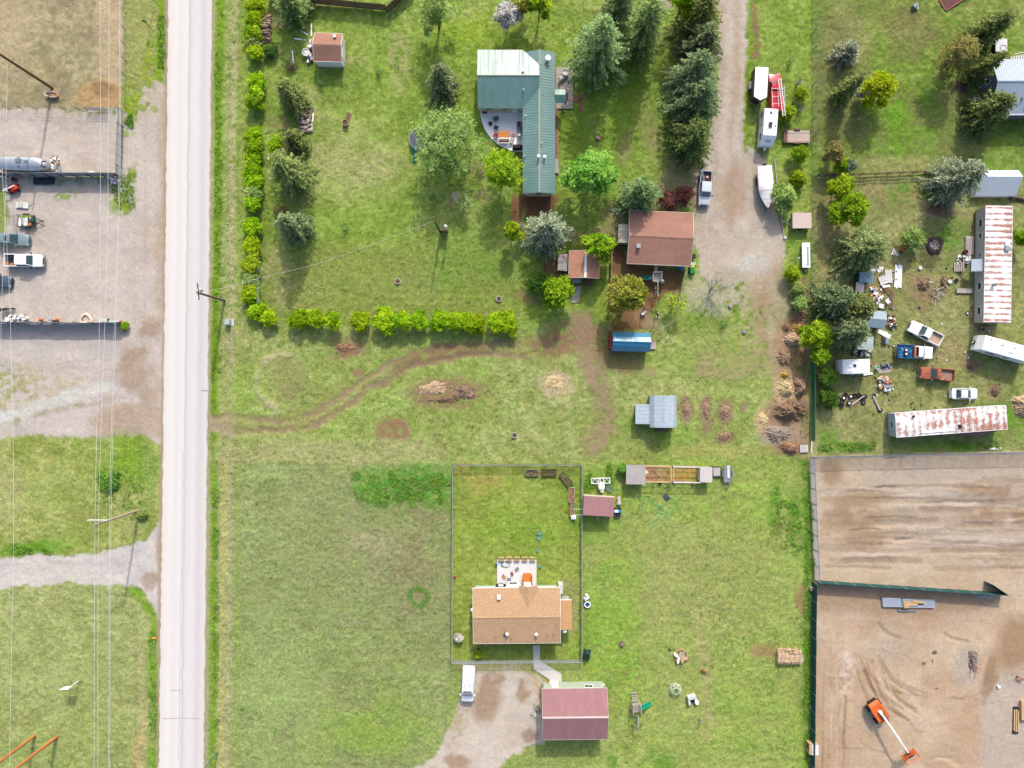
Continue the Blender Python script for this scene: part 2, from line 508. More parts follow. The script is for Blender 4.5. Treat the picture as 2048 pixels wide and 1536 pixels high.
for off,c in[(-26,(186,172,158)),(-10,(214,204,194)),(6,(190,172,154)),(20,(218,208,196))]:
 lay(m_line(smooth_pts([(1470+off,-130),(1468+off,120),(1455+off,260),(1455+off,360),(1450+off,460)]),9,5),c,.55)
lay(m_ell(1462,385,26,60,6,.4),(180,150,122),.6);lay(m_ell(1502,530,34,20,10,.4),(216,216,208),.8,0,(F_SML,.42,.14))
lay(m_ell(1470,580,100,40,0,.6),(198,186,158),.85,.2,(F_SML,.42,.16))
lay(m_ell(1530,640,50,90,-10,.6),(184,164,128),.7,.3,(F_SML,.42,.16))
lay(m_ell(1490,725,110,22,0,.6),(180,160,126),.65,.3,(F_SML,.42,.16))
lay(m_ell(1440,590,60,40,0,.5),(186,182,150),.7,.5,(F_SML,.45,.14));lay(m_ell(1560,590,16,60,0,.5),(188,172,142),.7,.3)
lay(m_line([(1530,570),(1520,640),(1545,700),(1500,735),(1400,740)],26,12),(176,152,122),.7,.3,(F_SML,.36,.15))
lay(m_line([(1540,640),(1556,720)],16,8),(196,180,156),.7,.2)
lay(m_line([(1512,5),(1508,115)],12,3),(150,118,92),.85,0,(F_SML,.34,.15))
lay(m_line([(1500,5),(1492,300)],10,4),(124,156,38),.8,1)
lay(m_poly([(1340,310),(1400,300),(1395,420),(1300,420)],12),(164,140,118),.6,.1)
lay(m_poly([(1310,-130),(1360,-130),(1350,15),(1322,28),(1312,20)],5),(192,172,158),.9,0)
lay(m_poly([(1222,492),(1260,525),(1370,540),(1362,575),(1330,585),(1290,640),(1280,662),(1222,660)],5),(142,108,78),.95,0)
lay(m_ell(1300,560,40,18,0,.5),(162,122,84),.6,0);lay(m_ell(1290,640,30,14,40,.4),(178,150,124),.7,0)
lay(m_poly([(1092,512),(1136,512),(1136,560),(1092,558)],3),(140,106,80),.9,0)
lay(m_ell(1240,720,50,22,10,.4),(146,116,92),.85,0);lay(m_ell(1300,740,14,10,0,.4),(190,158,128),.8,0)
lay(m_line([(1165,640),(1170,700),(1205,790),(1208,850),(1185,885)],44,10),(170,142,118),.8,.15,(F_SML,.34,.16))
for e in[(1110,765,30,27,0)]:
 lay(m_ell(*e,.25),(200,182,144),.9,.2)
for e in[(1372,820,16,24,0),(1412,818,13,30,0),(1450,822,18,26,0),(1450,872,20,14,0),(1414,846,12,18,0),(1490,815,8,14,0)]:
 lay(m_ell(*e,.3),(158,132,110),.85,.1,(F_SML,.36,.14))
lay(m_ell(1420,900,110,12,0,.6),(178,172,96),.6)
lay(m_ell(1530,840,22,34,10,.4),(206,176,132),.85,.2)
lay(m_poly([(1556,640),(1618,640),(1620,920),(1560,905),(1520,860),(1540,800)],10),(182,152,122),.9,.1)
lay(m_poly([(1595,560),(1620,555),(1618,640),(1598,640)],6),(156,122,100),.8,.1)
for(x_,y_,a_,b_,c_)in[(1590,640,24,16,(160,124,98)),(1585,690,30,30,(186,152,118)),(1572,780,26,30,(226,202,154)),(1605,740,14,60,(156,124,96)),(1580,822,44,22,(136,108,88)),(1556,868,40,22,(176,158,142)),(1580,898,30,14,(160,116,86)),(1600,730,14,22,(180,160,102))]:
 lay(m_ell(x_,y_,a_,b_,0,.5),c_,.8,0,(F_SML,.34,.18))
TR=smooth_pts([(410,842),(470,845),(560,848),(620,838),(690,800),(760,752),(820,722),(900,705),(980,698),(1045,700)])
lay(m_line(TR,34,8),(170,162,104),.5,.6)
for off in(-11,11):
 lay(m_line([(p[0]+off*.4,p[1]+off)for p in TR],12,5),(158,136,108),.85,.1,(F_SML*.5+F_MID*.5,.4,.1),dz=-.12)
lay(m_poly([(412,828),(470,830),(470,862),(414,868)],6),(180,162,136),.8,0)
lay(m_line([(800,735),(860,705),(960,700)],26,10),(146,116,92),.75,0,(F_SML,.34,.16))
for e in[(785,862,34,26,-10)]:
 lay(m_ell(*e,.35),(158,122,96),.95,.1,(F_SML,.42,.16))
for e in[(895,785,74,30,0),(840,885,6,12,0),(715,745,10,8,0),(795,900,8,6,0)]:
 lay(m_ell(*e,.35),(156,126,100),.85,.1,(F_SML,.34,.16))
lay(m_line([(585,706),(550,708),(522,728),(512,760),(525,795),(555,818)],9,4),(196,184,138),.85,.7,None,dz=.12)
lay(m_ell(580,755,36,44,0,.5),(156,146,98),.7,.6,(F_SML,.44,.14))
lay(m_poly([(424,880),(900,885),(900,924),(424,924)],10),(178,174,112),.65,None,(F_SML,.38,.18))
lay(m_line([(424,918),(905,924)],6,3,2),(188,176,116),.6)
lay(m_poly([(703,940),(905,928),(904,1020),(830,1010),(735,1018),(708,972)],16),(116,160,58),.85,1,(F_SML,.36,.22),dz=.12)
lay(m_ell(800,970,95,34,0,.6),(84,142,54),.7,None,(F_SML,.5,.1))
for(cx,cy,r_,w,c)in[(838,1192,17,10,(86,138,44)),(660,1345,44,4,(118,122,66)),(660,1345,30,3,(118,124,66)),(720,1440,30,3,(120,124,66))]:
 pts=[(cx+r_*math.cos(a),cy+r_*math.sin(a))for a in np.linspace(.3 if r_!=17 else 0,5.6 if r_!=17 else 6.29,26)]
 lay(m_line(pts,w,3),c,.75 if r_==17 else .45)
for e in[(690,965,16,12,0),(740,1085,50,26,0),(690,1240,30,12,10)]:
 lay(m_ell(*e,.5),(178,168,126),.6,None,(F_SML,.4,.16))
S_DR=m_poly([(926,1342),(1000,1336),(1060,1345),(1086,1365),(1086,1480),(1052,1488),(1015,1515),(985,1545),(960,1660),(770,1660),(806,1545),(866,1512),(884,1496),(890,1465),(920,1420)],4)
lay(S_DR,(212,198,182),1,0,zone=4);lay(S_DR,(222,210,196),.7,None,(F_MID,.5,.12))
lay(m_poly([(890,1465),(920,1415),(945,1410),(925,1475),(895,1500)],8),(190,178,134),.8,.5,(F_SML,.4,.16))
for e in[(972,1400,22,46,15,),(1042,1385,14,24,0),(1060,1465,14,14,0),(915,1525,28,14,10),(985,1358,20,12,0)]:
 lay(m_ell(*e,.35),(168,138,108),.75,0,(F_MID,.34,.16))
lay(m_poly([(905,1324),(1065,1324),(1060,1348),(930,1348)],5),(196,182,130),.7,.5)
lay(m_line([(1068,1350),(1082,1420)],12,5),(208,186,138),.7,.3)
lay(m_line([(1395,1240),(1410,1330),(1418,1440),(1412,1480)],22,9),(184,168,116),.7,None,(F_SML,.34,.2))
for e in[(1330,1520,24,26,0),(1225,1520,8,14,0),(1540,1370,8,14,0),(1215,1365,14,14,0),(1500,1490,20,10,0),(1550,1010,14,50,0),(1590,1040,12,60,0),(1300,1505,10,14,0)]:
 lay(m_ell(*e,.5),(96,146,44),.75,1,(F_SML,.42,.16))
lay(m_line([(1612,920),(1620,1180),(1618,1540)],26,10),(94,138,42),.8,1,(F_SML,.36,.18))
for e in[(1605,1195,10,30,0),(1612,1040,5,5,0),(1250,1340,10,5,0),(1530,1300,30,16,0)]:
 lay(m_ell(*e,.4),(170,132,100),.7,.3)
for e in[(1180,1010,60,60,0),(1210,950,46,24,0),(1180,1260,20,60,0)]:
 lay(m_ell(*e,.6),(128,160,56),.6,None,(F_SML,.4,.16))
lay(m_poly([(1130,1160),(1155,1170),(1158,1260),(1140,1270),(1135,1200)],8),(176,164,112),.6)
E_L1=m_poly([(1618,912),(1700,910),(2230,898),(2230,1200),(2010,1188),(1630,1165)],2,2)
lay(E_L1,(206,184,156),1,0,zone=5);lay(E_L1,(216,198,174),.6,None,(F_MID,.5,.12))
lay(m_poly([(1730,950),(1830,925),(2230,915),(2230,1120),(1900,1115),(1820,1080),(1790,1010)],24),(202,186,172),.65,0)
_rn=random.Random(3)
for k in range(90):
 y=950+_rn.random()*200;x0=1640+_rn.random()*420;ln=60+_rn.random()*240
 lay(m_line([(x0,y),(x0+ln*.5,y+_rn.uniform(-4,4)),(x0+ln,y+_rn.uniform(-6,6))],_rn.choice([3,4,7,12]),2.5,2),_rn.choice([(172,150,124),(164,144,124),(220,206,188),(186,168,148)]),_rn.uniform(.3,.65),dz=_rn.choice([-.12,.06,-.05]))
for e in[(1720,1000,70,18,-4),(1700,1040,60,26,-8),(1665,940,20,36,0),(1730,1080,50,20,-10),(2010,1035,90,20,0),(1990,980,80,14,0)]:
 lay(m_ell(*e,.45),(164,136,106),.7,0,(F_MID,.36,.14))
for(a,b,y)in[(1730,1830,1034),(1690,1760,982),(1700,1760,1058),(1790,1820,1078),(1750,1790,974),(1850,1990,1003)]:
 lay(m_line([(a,y+1),((a+b)/2,y-1),(b,y)],3.4,1.6,2),(120,98,80),.6,0,dz=-.08)
E_L2=m_poly([(1632,1168),(2010,1190),(2230,1196),(2230,1660),(1626,1660)],2,2)
lay(E_L2,(209,184,156),1,0,zone=5);lay(E_L2,(218,198,172),.7,None,(F_MID,.5,.12));lay(E_L2,(190,160,128),.5,None,(F_BIG,.52,.1))
lay(m_poly([(1632,1168),(2000,1195),(1960,1225),(1800,1235),(1632,1230)],12),(182,152,124),.75,0,(F_MID,.34,.2))
lay(m_poly([(1968,1360),(2010,1330),(2230,1300),(2230,1660),(1958,1660)],14),(202,188,176),.8,0)
lay(m_ell(2030,1290,40,60,20,.5),(172,144,112),.8,0);lay(m_ell(1980,1360,12,46,8,.4),(164,134,104),.8,0)
lay(m_ell(1690,1345,18,46,0,.5),(226,210,190),.8,0,(F_SML,.45,.12));lay(m_ell(1780,1290,34,40,0,.6),(204,192,174),.6)
lay(m_ell(1935,1330,24,44,0,.4),(186,176,164),.7,0,(F_SML,.4,.16))
for k in range(46):
 x0=1650+_rn.random()*380;y0=1240+_rn.random()*290
 if k<20:x0=1715+k*3.4+_rn.uniform(-8,8);y0=1310+_rn.random()*40;dx,dy=46+_rn.random()*40,60+_rn.random()*40
 elif k<34:x0=1640+_rn.random()*60;dx,dy=_rn.uniform(-4,4),100
 else:dx,dy=_rn.uniform(20,60),_rn.uniform(-10,30)
 lay(m_line(smooth_pts([(x0,y0),(x0+dx*.35,y0+dy*.6),(x0+dx,y0+dy)],4),_rn.choice([3,4,6]),2,2),_rn.choice([(168,136,104),(152,124,98),(222,202,176)]),_rn.uniform(.35,.6),0,dz=_rn.choice([-.14,.08]))
for k in range(60):
 y0=1245+k*3;
 for x0 in(1792,1850,1680):
  lay(m_line([(x0-7,y0),(x0+7,y0+1)],1.6,1.2,2),(182,154,124),.35)
for e in[(1865,1306,5,4,0),(1846,1328,4,3,0),(1877,1380,4,2,0),(1860,1325,3,5,0)]:
 lay(m_ell(*e,.3),(96,76,60),.9,0)
lay(m_poly([(1626,910),(1634,910),(1644,1164),(1630,1164)],3),(206,192,178),.8,0)
lay(m_ell(1868,492,15,15,0,.2),(90,76,66),.95,0)
lay(m_ell(1880,420,34,14,8,.35),(134,108,84),.85,.1)
for e in[(1850,578,26,20,0),(1700,800,26,12,0),(1768,768,18,14,0),(1748,590,12,34,0),(1850,605,14,22,0),(1940,725,22,14,20),(1990,785,18,16,0),(1720,650,30,16,0),(1960,655,20,8,0)]:
 lay(m_ell(*e,.45),(160,136,104),.75,.1,(F_SML,.38,.16))
for(x_,y_,a_,b_,r_,c_,k_)in[(700,330,90,60,10,(176,178,112),.5),(640,250,26,80,0,(176,172,112),.5),(830,560,120,30,0,(146,156,82),.5),(940,540,60,50,0,(112,156,52),.5),(1250,240,40,110,15,(128,160,44),.5),(1150,250,30,60,0,(122,156,46),.5),(930,60,60,30,0,(150,176,52),.5),(620,1180,120,160,0,(150,160,96),.45),(560,1400,90,120,0,(166,180,110),.5),(760,1460,90,50,0,(148,174,72),.5),(1330,1180,140,90,20,(168,172,100),.5),(1230,1230,50,140,0,(140,178,58),.5),(1480,1430,80,80,0,(150,180,66),.4),(480,780,40,60,0,(150,178,72),.4),(1380,720,120,30,0,(146,172,70),.45),(1290,870,70,26,0,(134,172,52),.5),(660,900,160,20,0,(178,176,118),.5),(100,1000,90,60,0,(176,184,104),.5),(130,1330,120,120,0,(170,180,108),.5),(1830,240,60,60,0,(112,160,40),.5),(1700,60,40,60,0,(168,162,100),.5)]:
 lay(m_ell(x_,y_,a_,b_,r_,.8),c_,min(.8,k_*1.4),None,(F_MID,.38,.2))
_v=(F_SML-.5)*.5+(F_TINY-.5)*.75
_w=_rng.random((gny,gnx)).astype(np.float32)-.5
_w2=_rng.random((gny,gnx)).astype(np.float32)-.5
GC*=np.clip((1+_v*(0.18+.2*GG))*(1+_w*(.12+.24*GG)),.4,1.7)[...,None]
GC*=1+.05*GG[...,None];GC[...,0]*=1-.06*GG;GC[...,2]*=1+.08*GG
_h=(fbm(PX,PY,7,2,11)-.5)*GG*.5
GC[...,0]*=1+_h*.5;GC[...,2]*=1+_h*.6
GZ+=(F_SML-.5)*(.05+.06*GG)+(F_TINY-.5)*(.04+.1*GG)+_w2*(.02+.07*GG)+(F_MID-.5)*.25
fade=np.minimum(np.minimum(PX-GX0,GX1-PX),np.minimum(PY-GY0,GY1-PY))/60
GZ*=np.clip(fade,0,1)
_ru=1-sstep(46,58,np.abs(PX-(376.5-(PY/1536.0)*12.5)))
GZ*=1-_ru;GZ-=_ru*.02
for _p in([(952,212),(1052,212),(1052,312),(990,308),(955,260)],[(990,1112),(1078,1112),(1078,1182),(990,1182)],[(1060,1282),(1086,1282),(1086,1318),(1130,1346),(1130,1372),(1094,1372),(1092,1362),(1062,1342)],[(1104,128),(1152,128),(1152,222),(1104,222)],[(1140,566),(1168,566),(1165,610),(1138,610)],[(1150,190),(1166,190),(1166,260),(1150,260)]):
 _s,_m=m_poly(_p,4,1)
 GZ[_s]=GZ[_s]*(1-_m)-.06*_m
ALB=np.clip(GC/KX,.01,.8)
def terrain_mat():
 m=bpy.data.materials.new('terrain');m.use_nodes=True
 nt=m.node_tree;N,L=nt.nodes,nt.links
 b=N['Principled BSDF'];b.inputs['Roughness'].default_value=.95;b.inputs['Specular IOR Level'].default_value=.05
 at=N.new('ShaderNodeAttribute');at.attribute_name='zone_tint'
 gr=N.new('ShaderNodeAttribute');gr.attribute_name='grassiness'
 tc=N.new('ShaderNodeTexCoord')
 n1=N.new('ShaderNodeTexNoise');n1.inputs['Scale'].default_value=4.6;n1.inputs['Detail'].default_value=4;n1.inputs['Roughness'].default_value=.7
 n2=N.new('ShaderNodeTexNoise');n2.inputs['Scale'].default_value=13;n2.inputs['Detail'].default_value=3
 L.new(tc.outputs['Object'],n1.inputs['Vector']);L.new(tc.outputs['Object'],n2.inputs['Vector'])
 ad=N.new('ShaderNodeMath');ad.operation='ADD';L.new(n1.outputs['Fac'],ad.inputs[0]);L.new(n2.outputs['Fac'],ad.inputs[1])
 mr=N.new('ShaderNodeMapRange');mr.inputs[1].default_value=.7;mr.inputs[2].default_value=1.3;mr.inputs[3].default_value=-1;mr.inputs[4].default_value=1
 L.new(ad.outputs[0],mr.inputs[0])
 am=N.new('ShaderNodeMapRange');am.inputs[3].default_value=.24;am.inputs[4].default_value=.4
 L.new(gr.outputs['Fac'],am.inputs[0])
 mu=N.new('ShaderNodeMath');mu.operation='MULTIPLY_ADD';L.new(mr.outputs[0],mu.inputs[0]);L.new(am.outputs[0],mu.inputs[1]);mu.inputs[2].default_value=1
 sv=N.new('ShaderNodeVectorMath');sv.operation='SCALE';L.new(at.outputs['Color'],sv.inputs[0]);L.new(mu.outputs[0],sv.inputs['Scale'])
 L.new(sv.outputs[0],b.inputs['Base Color'])
 bp=N.new('ShaderNodeBump');bp.inputs['Strength'].default_value=.5;bp.inputs['Distance'].default_value=.12
 L.new(ad.outputs[0],bp.inputs['Height']);L.new(bp.outputs[0],b.inputs['Normal'])
 return m
TERR=terrain_mat()
gid=np.arange(gnx*gny,dtype=np.int32).reshape(gny,gnx)
qa=gid[:-1,:-1].ravel();qb=gid[:-1,1:].ravel();qc=gid[1:,1:].ravel();qd=gid[1:,:-1].ravel()
quads=np.stack([qd,qc,qb,qa],1)
zq=ZONE[:-1,:-1].ravel()
gxyz=np.stack([(PX-1024)*S,(768-PY)*S,GZ],2).reshape(-1,3).astype(np.float32)
galb=np.concatenate([ALB.reshape(-1,3),np.ones((gnx*gny,1),np.float32)],1).astype(np.float32)
ggr=GG.ravel().astype(np.float32)
def grid_obj(name,q,extra=None):
 used,inv=np.unique(q.ravel(),return_inverse=True)
 v=gxyz[used];c=galb[used];w=ggr[used]
 faces=inv.reshape(-1,4).astype(np.int32)
 me=bpy.data.meshes.new(name)
 me.vertices.add(len(v));me.vertices.foreach_set('co',v.ravel())
 me.loops.add(faces.size);me.loops.foreach_set('vertex_index',faces.ravel())
 me.polygons.add(len(faces));me.polygons.foreach_set('loop_start',np.arange(0,faces.size,4,dtype=np.int32))
 me.polygons.foreach_set('loop_total',np.full(len(faces),4,np.int32))
 me.polygons.foreach_set('use_smooth',np.ones(len(faces),bool))
 a=me.attributes.new('zone_tint','FLOAT_COLOR','POINT');a.data.foreach_set('color',c.ravel())
 a=me.attributes.new('grassiness','FLOAT','POINT');a.data.foreach_set('value',w)
 me.update();me.validate()
 me.materials.append(TERR)
 o=bpy.data.objects.new(name,me);COL0.objects.link(o);o['kind']='structure'
 return o
for zi,nm in enumerate(['ground','gravel_yard','farm_driveway','gravel_driveway','parking_yard','dirt_lot']):
 grid_obj(nm,quads[zq==zi])
def far_ground():
 x0,x1=(GX0-1024)*S,(_px[-1]-1024)*S;y1,y0=(768-GY0)*S,(768-_py[-1])*S
 xs=[-4000,-900,-300,x0,x1,300,900,4000];ys=[-4000,-900,-300,y0,y1,300,900,4000]
 vs=[(x,y,0)for y in ys for x in xs];fs=[]
 for j in range(7):
  for i in range(7):
   if(i,j)!=(3,3):fs.append((j*8+i,j*8+i+1,j*8+i+9,j*8+i+8))
 me=bpy.data.meshes.new('grassland');me.from_pydata(vs,[],fs)
 a=me.attributes.new('zone_tint','FLOAT_COLOR','POINT')
 a.data.foreach_set('color',np.tile(np.array([*alb((158,172,92)),1],np.float32),len(vs)))
 a=me.attributes.new('grassiness','FLOAT','POINT');a.data.foreach_set('value',np.ones(len(vs),np.float32))
 me.materials.append(TERR)
 o=bpy.data.objects.new('grassland',me);COL0.objects.link(o);o['kind']='structure'
far_ground()
def zat(x,y):
 """ground relief at a world position"""
 i=int(round((x/S+1024-GX0)/GS));j=int(round((768-y/S-GY0)/GS))
 if 0<=i<gnx and 0<=j<gny:return float(GZ[j,i])
 return 0.0
 # the road
def road():
 m=bpy.data.materials.new('worn_chip_seal');m.use_nodes=True
 nt=m.node_tree;N,L=nt.nodes,nt.links;b=N['Principled BSDF'];b.inputs['Roughness'].default_value=.9;b.inputs['Specular IOR Level'].default_value=.15
 uv=N.new('ShaderNodeUVMap')
 mp=N.new('ShaderNodeMapping');mp.inputs['Scale'].default_value=(16,.25,1);L.new(uv.outputs[0],mp.inputs[0])
 n=N.new('ShaderNodeTexNoise');n.inputs['Scale'].default_value=1;n.inputs['Detail'].default_value=4;L.new(mp.outputs[0],n.inputs['Vector'])
 cr=N.new('ShaderNodeValToRGB');L.new(uv.outputs[0],N.new('ShaderNodeSeparateXYZ').inputs[0])
 sp=[x for x in N if x.bl_idname=='ShaderNodeSeparateXYZ'][0];L.new(sp.outputs[0],cr.inputs[0])
 stops=[(0,(227,213,201)),(.03,(237,231,225)),(.18,(241,237,232)),(.30,(235,231,227)),(.46,(241,237,233)),(.495,(213,209,209)),(.56,(230,227,226)),(.70,(234,230,229)),(.82,(220,215,214)),(.96,(232,227,224)),(1,(217,205,191))]
 el=cr.color_ramp.elements
 el[0].position=stops[0][0];el[0].color=(*alb(stops[0][1]),1);el[1].position=1;el[1].color=(*alb(stops[-1][1]),1)
 for p,c in stops[1:-1]:
  e=el.new(p);e.color=(*alb(c),1)
 mr=N.new('ShaderNodeMapRange');mr.inputs[1].default_value=.3;mr.inputs[2].default_value=.7;mr.inputs[3].default_value=.975;mr.inputs[4].default_value=1.02
 L.new(n.outputs['Fac'],mr.inputs[0])
 tc=N.new('ShaderNodeTexCoord')
 n2=N.new('ShaderNodeTexNoise');n2.inputs['Scale'].default_value=5;n2.inputs['Detail'].default_value=4;L.new(tc.outputs['Object'],n2.inputs['Vector'])
 mr2=N.new('ShaderNodeMapRange');mr2.inputs[1].default_value=.3;mr2.inputs[2].default_value=.7;mr2.inputs[3].default_value=.965;mr2.inputs[4].default_value=1.03
 L.new(n2.outputs['Fac'],mr2.inputs[0])
 mm=N.new('ShaderNodeMath');mm.operation='MULTIPLY';L.new(mr.outputs[0],mm.inputs[0]);L.new(mr2.outputs[0],mm.inputs[1])
 sv=N.new('ShaderNodeVectorMath');sv.operation='SCALE';L.new(cr.outputs[0],sv.inputs[0]);L.new(mm.outputs[0],sv.inputs['Scale'])
 L.new(sv.outputs[0],b.inputs['Base Color'])
 vs,fs,uvs=[],[],[]
 rn=random.Random(5)
 ny_=660
 for j in range(ny_+1):
  py=-2600+j*10.0
  jl,jr=rn.uniform(-1.3,1.3),rn.uniform(-1.3,1.3)
  xl=336.8-12.4*py/1000+jl;xr=424.8-11*py/1000+jr
  for k in range(9):
   t=k/8
   x,y=g(xl+(xr-xl)*t,py)
   vs.append((x,y,.03+.05*(1-(2*t-1)**2)));uvs.append((t,y/7.0))
 for j in range(ny_):
  for k in range(8):
   fs.append((j*9+k,(j+1)*9+k,(j+1)*9+k+1,j*9+k+1))
 me=bpy.data.meshes.new('road');me.from_pydata(vs,[],fs)
 ul=me.uv_layers.new(name='UVMap')
 for lp in me.loops:ul.data[lp.index].uv=uvs[lp.vertex_index]
 me.materials.append(m)
 o=bpy.data.objects.new('road',me);COL0.objects.link(o);o['kind']='structure'
 cm=mat('tar_crack',(186,182,180),rough=.8,var=.1)
 mb=MB()
 def crack(pts,w):
  P=[g(*p)for p in pts]
  for a,b_ in zip(P[:-1],P[1:]):
   d=Vector((b_[0]-a[0],b_[1]-a[1]));nn=Vector((-d.y,d.x)).normalized()*w
   mb.quad((a[0]-nn.x,a[1]-nn.y,.087),(b_[0]-nn.x,b_[1]-nn.y,.087),(b_[0]+nn.x,b_[1]+nn.y,.087),(a[0]+nn.x,a[1]+nn.y,.087))
 rr=random.Random(2)
 crack([(366+rr.uniform(-.6,.6)-(y-900)*.0135,y)for y in range(900,1540,16)],.035)
 for y,a,b_ in[(1436,326,402),(1380,340,366)]:
  crack([(x,y+rr.uniform(-.8,.8))for x in range(a,b_,6)],.04)
 crack([(403,781),(417,781)],.06)
 k=mb.build('tar_seam',cm,o)
road()
# vegetation
def leaf_mat(name,dark,light,k=None,trans=.3):
 if name in _mats:return _mats[name]
 m=bpy.data.materials.new(name);m.use_nodes=True
 nt=m.node_tree;N,L=nt.nodes,nt.links
 N.remove(N['Principled BSDF'])
 out=[n for n in N if n.bl_idname=='ShaderNodeOutputMaterial'][0]
 at=N.new('ShaderNodeAttribute');at.attribute_name='leaf_age'
 oi=N.new('ShaderNodeObjectInfo')
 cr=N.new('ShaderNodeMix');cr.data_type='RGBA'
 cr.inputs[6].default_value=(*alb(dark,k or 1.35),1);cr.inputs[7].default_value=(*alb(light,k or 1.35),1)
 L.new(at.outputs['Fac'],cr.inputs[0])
 hs=N.new('ShaderNodeHueSaturation')
 mv=N.new('ShaderNodeMapRange');mv.inputs[3].default_value=.8;mv.inputs[4].default_value=1.15
 mf=N.new('ShaderNodeMath');mf.operation='FRACT';mk=N.new('ShaderNodeMath');mk.operation='MULTIPLY';mk.inputs[1].default_value=7.31;L.new(oi.outputs['Random'],mk.inputs[0]);L.new(mk.outputs[0],mf.inputs[0]);L.new(mf.outputs[0],mv.inputs[0]);L.new(mv.outputs[0],hs.inputs['Value'])
 mr=N.new('ShaderNodeMapRange');mr.inputs[3].default_value=.495;mr.inputs[4].default_value=.528
 L.new(oi.outputs['Random'],mr.inputs[0]);L.new(mr.outputs[0],hs.inputs['Hue']);L.new(cr.outputs[2],hs.inputs['Color'])
 df=N.new('ShaderNodeBsdfDiffuse');tr=N.new('ShaderNodeBsdfTranslucent');mx=N.new('ShaderNodeMixShader');mx.inputs[0].default_value=trans
 L.new(hs.outputs[0],df.inputs[0]);L.new(hs.outputs[0],tr.inputs[0]);L.new(df.outputs[0],mx.inputs[1]);L.new(tr.outputs[0],mx.inputs[2])
 L.new(mx.outputs[0],out.inputs['Surface'])
 _mats[name]=m
 return m
LEAF={'blue':leaf_mat('blue_spruce_needles',(66,86,64),(172,182,148),trans=.15),'mix':leaf_mat('grey_green_spruce_needles',(50,74,44),(148,160,112),trans=.15),'green':leaf_mat('green_spruce_needles',(46,72,34),(146,152,88),trans=.15),'pine':leaf_mat('pine_needles',(70,98,48),(172,188,126),trans=.25),'olive':leaf_mat('olive_needles',(74,102,48),(168,182,112),trans=.25),'dusty':leaf_mat('dusty_green_leaves',(96,110,84),(182,186,156),trans=.25),'lime':leaf_mat('lime_leaves',(92,132,16),(198,212,56),trans=.35),'hedge':leaf_mat('hedge_leaves',(92,140,14),(200,222,46),trans=.35),'maple':leaf_mat('bright_green_leaves',(84,150,40),(184,220,106),trans=.35),'willow':leaf_mat('pale_green_leaves',(112,140,62),(194,208,126),trans=.35),'tan':leaf_mat('bronze_green_leaves',(112,130,36),(208,204,98),trans=.3),'brown':leaf_mat('brown_budding_leaves',(106,110,52),(184,172,106),trans=.3),'red':leaf_mat('dark_red_leaves',(92,56,50),(150,100,90),trans=.2),'white':leaf_mat('white_blossom',(150,154,128),(240,234,232),trans=.3),'yellow':leaf_mat('golden_leaves',(146,176,18),(216,230,60),trans=.35),'dark':leaf_mat('dark_green_leaves',(54,88,30),(128,156,66),trans=.25),'weed':leaf_mat('weed_leaves',(84,140,40),(160,196,90),trans=.3),'straw':leaf_mat('dry_stems',(150,130,90),(216,200,156),trans=.2),}
BARK=mat('bark',(128,104,86),rough=.9,var=.25,scale=3)
BARK_PALE=mat('pale_bare_bark',(196,184,172),rough=.9,var=.2,scale=3)
def leaf_cloud(name,P,size,lv,matl,parent,rng,flat=0.35,along=None,aspect=.6):
 """many leaf-sized rhombic faces at P (n,3)"""
 n=len(P)
 nrm=rng.normal(size=(n,3))*np.array([.8,.8,1])+np.array([.06,.25,0]);nrm[:,2]=np.abs(nrm[:,2])+flat*2.6
 nrm/=np.linalg.norm(nrm,axis=1)[:,None]
 if along is None:
  u=rng.normal(size=(n,3))
 else:
  u=along+rng.normal(size=(n,3))*.75
 u-=nrm*(u*nrm).sum(1)[:,None]
 u/=np.linalg.norm(u,axis=1)[:,None]+1e-9
 w=np.cross(nrm,u)
 s=np.asarray(size).reshape(-1,1)*np.ones((n,1))
 V=np.empty((n,4,3),np.float32)
 V[:,0]=P-u*s;V[:,1]=P+w*s*aspect;V[:,2]=P+u*s;V[:,3]=P-w*s*aspect
 me=bpy.data.meshes.new(name)
 me.vertices.add(n*4);me.vertices.foreach_set('co',V.ravel())
 me.loops.add(n*4);me.loops.foreach_set('vertex_index',np.arange(n*4,dtype=np.int32))
 me.polygons.add(n);me.polygons.foreach_set('loop_start',np.arange(0,n*4,4,dtype=np.int32));me.polygons.foreach_set('loop_total',np.full(n,4,np.int32))
 a=me.attributes.new('leaf_age','FLOAT','FACE');a.data.foreach_set('value',np.clip(lv,0,1).astype(np.float32))
 me.update()
 me.materials.append(matl)
 o=bpy.data.objects.new(name,me);COL0.objects.link(o)
 if parent is not None:o.parent=parent
 return o
def limbs(mb,rn,p,d,L_,r,depth,spread=.7,up=.25,n=3,seg=3):
 pts=[p];q=Vector(p);dd=Vector(d).normalized()
 for i in range(seg):
  dd=(dd+Vector((rn.uniform(-.22,.22),rn.uniform(-.22,.22),rn.uniform(-.05,.18)))).normalized()
  q=q+dd*L_/seg;pts.append(tuple(q))
 mb.tube(pts,[r*(1-.55*i/seg)for i in range(seg+1)],5 if r>.03 else 4,cap=False)
 ends=[pts[-1]]
 if depth>0:
  for i in range(n):
   t=rn.uniform(.35,1.0);k=min(int(t*seg),seg-1)
   b=Vector(pts[k]).lerp(Vector(pts[k+1]),t*seg-k)
   a=rn.uniform(0,6.28)
   nd=(dd+Vector((math.cos(a),math.sin(a),rn.uniform(-.2,.2)+up))*spread).normalized()
   ends+=limbs(mb,rn,tuple(b),nd,L_*rn.uniform(.55,.8),r*.55,depth-1,spread,up,n,seg)
 return ends
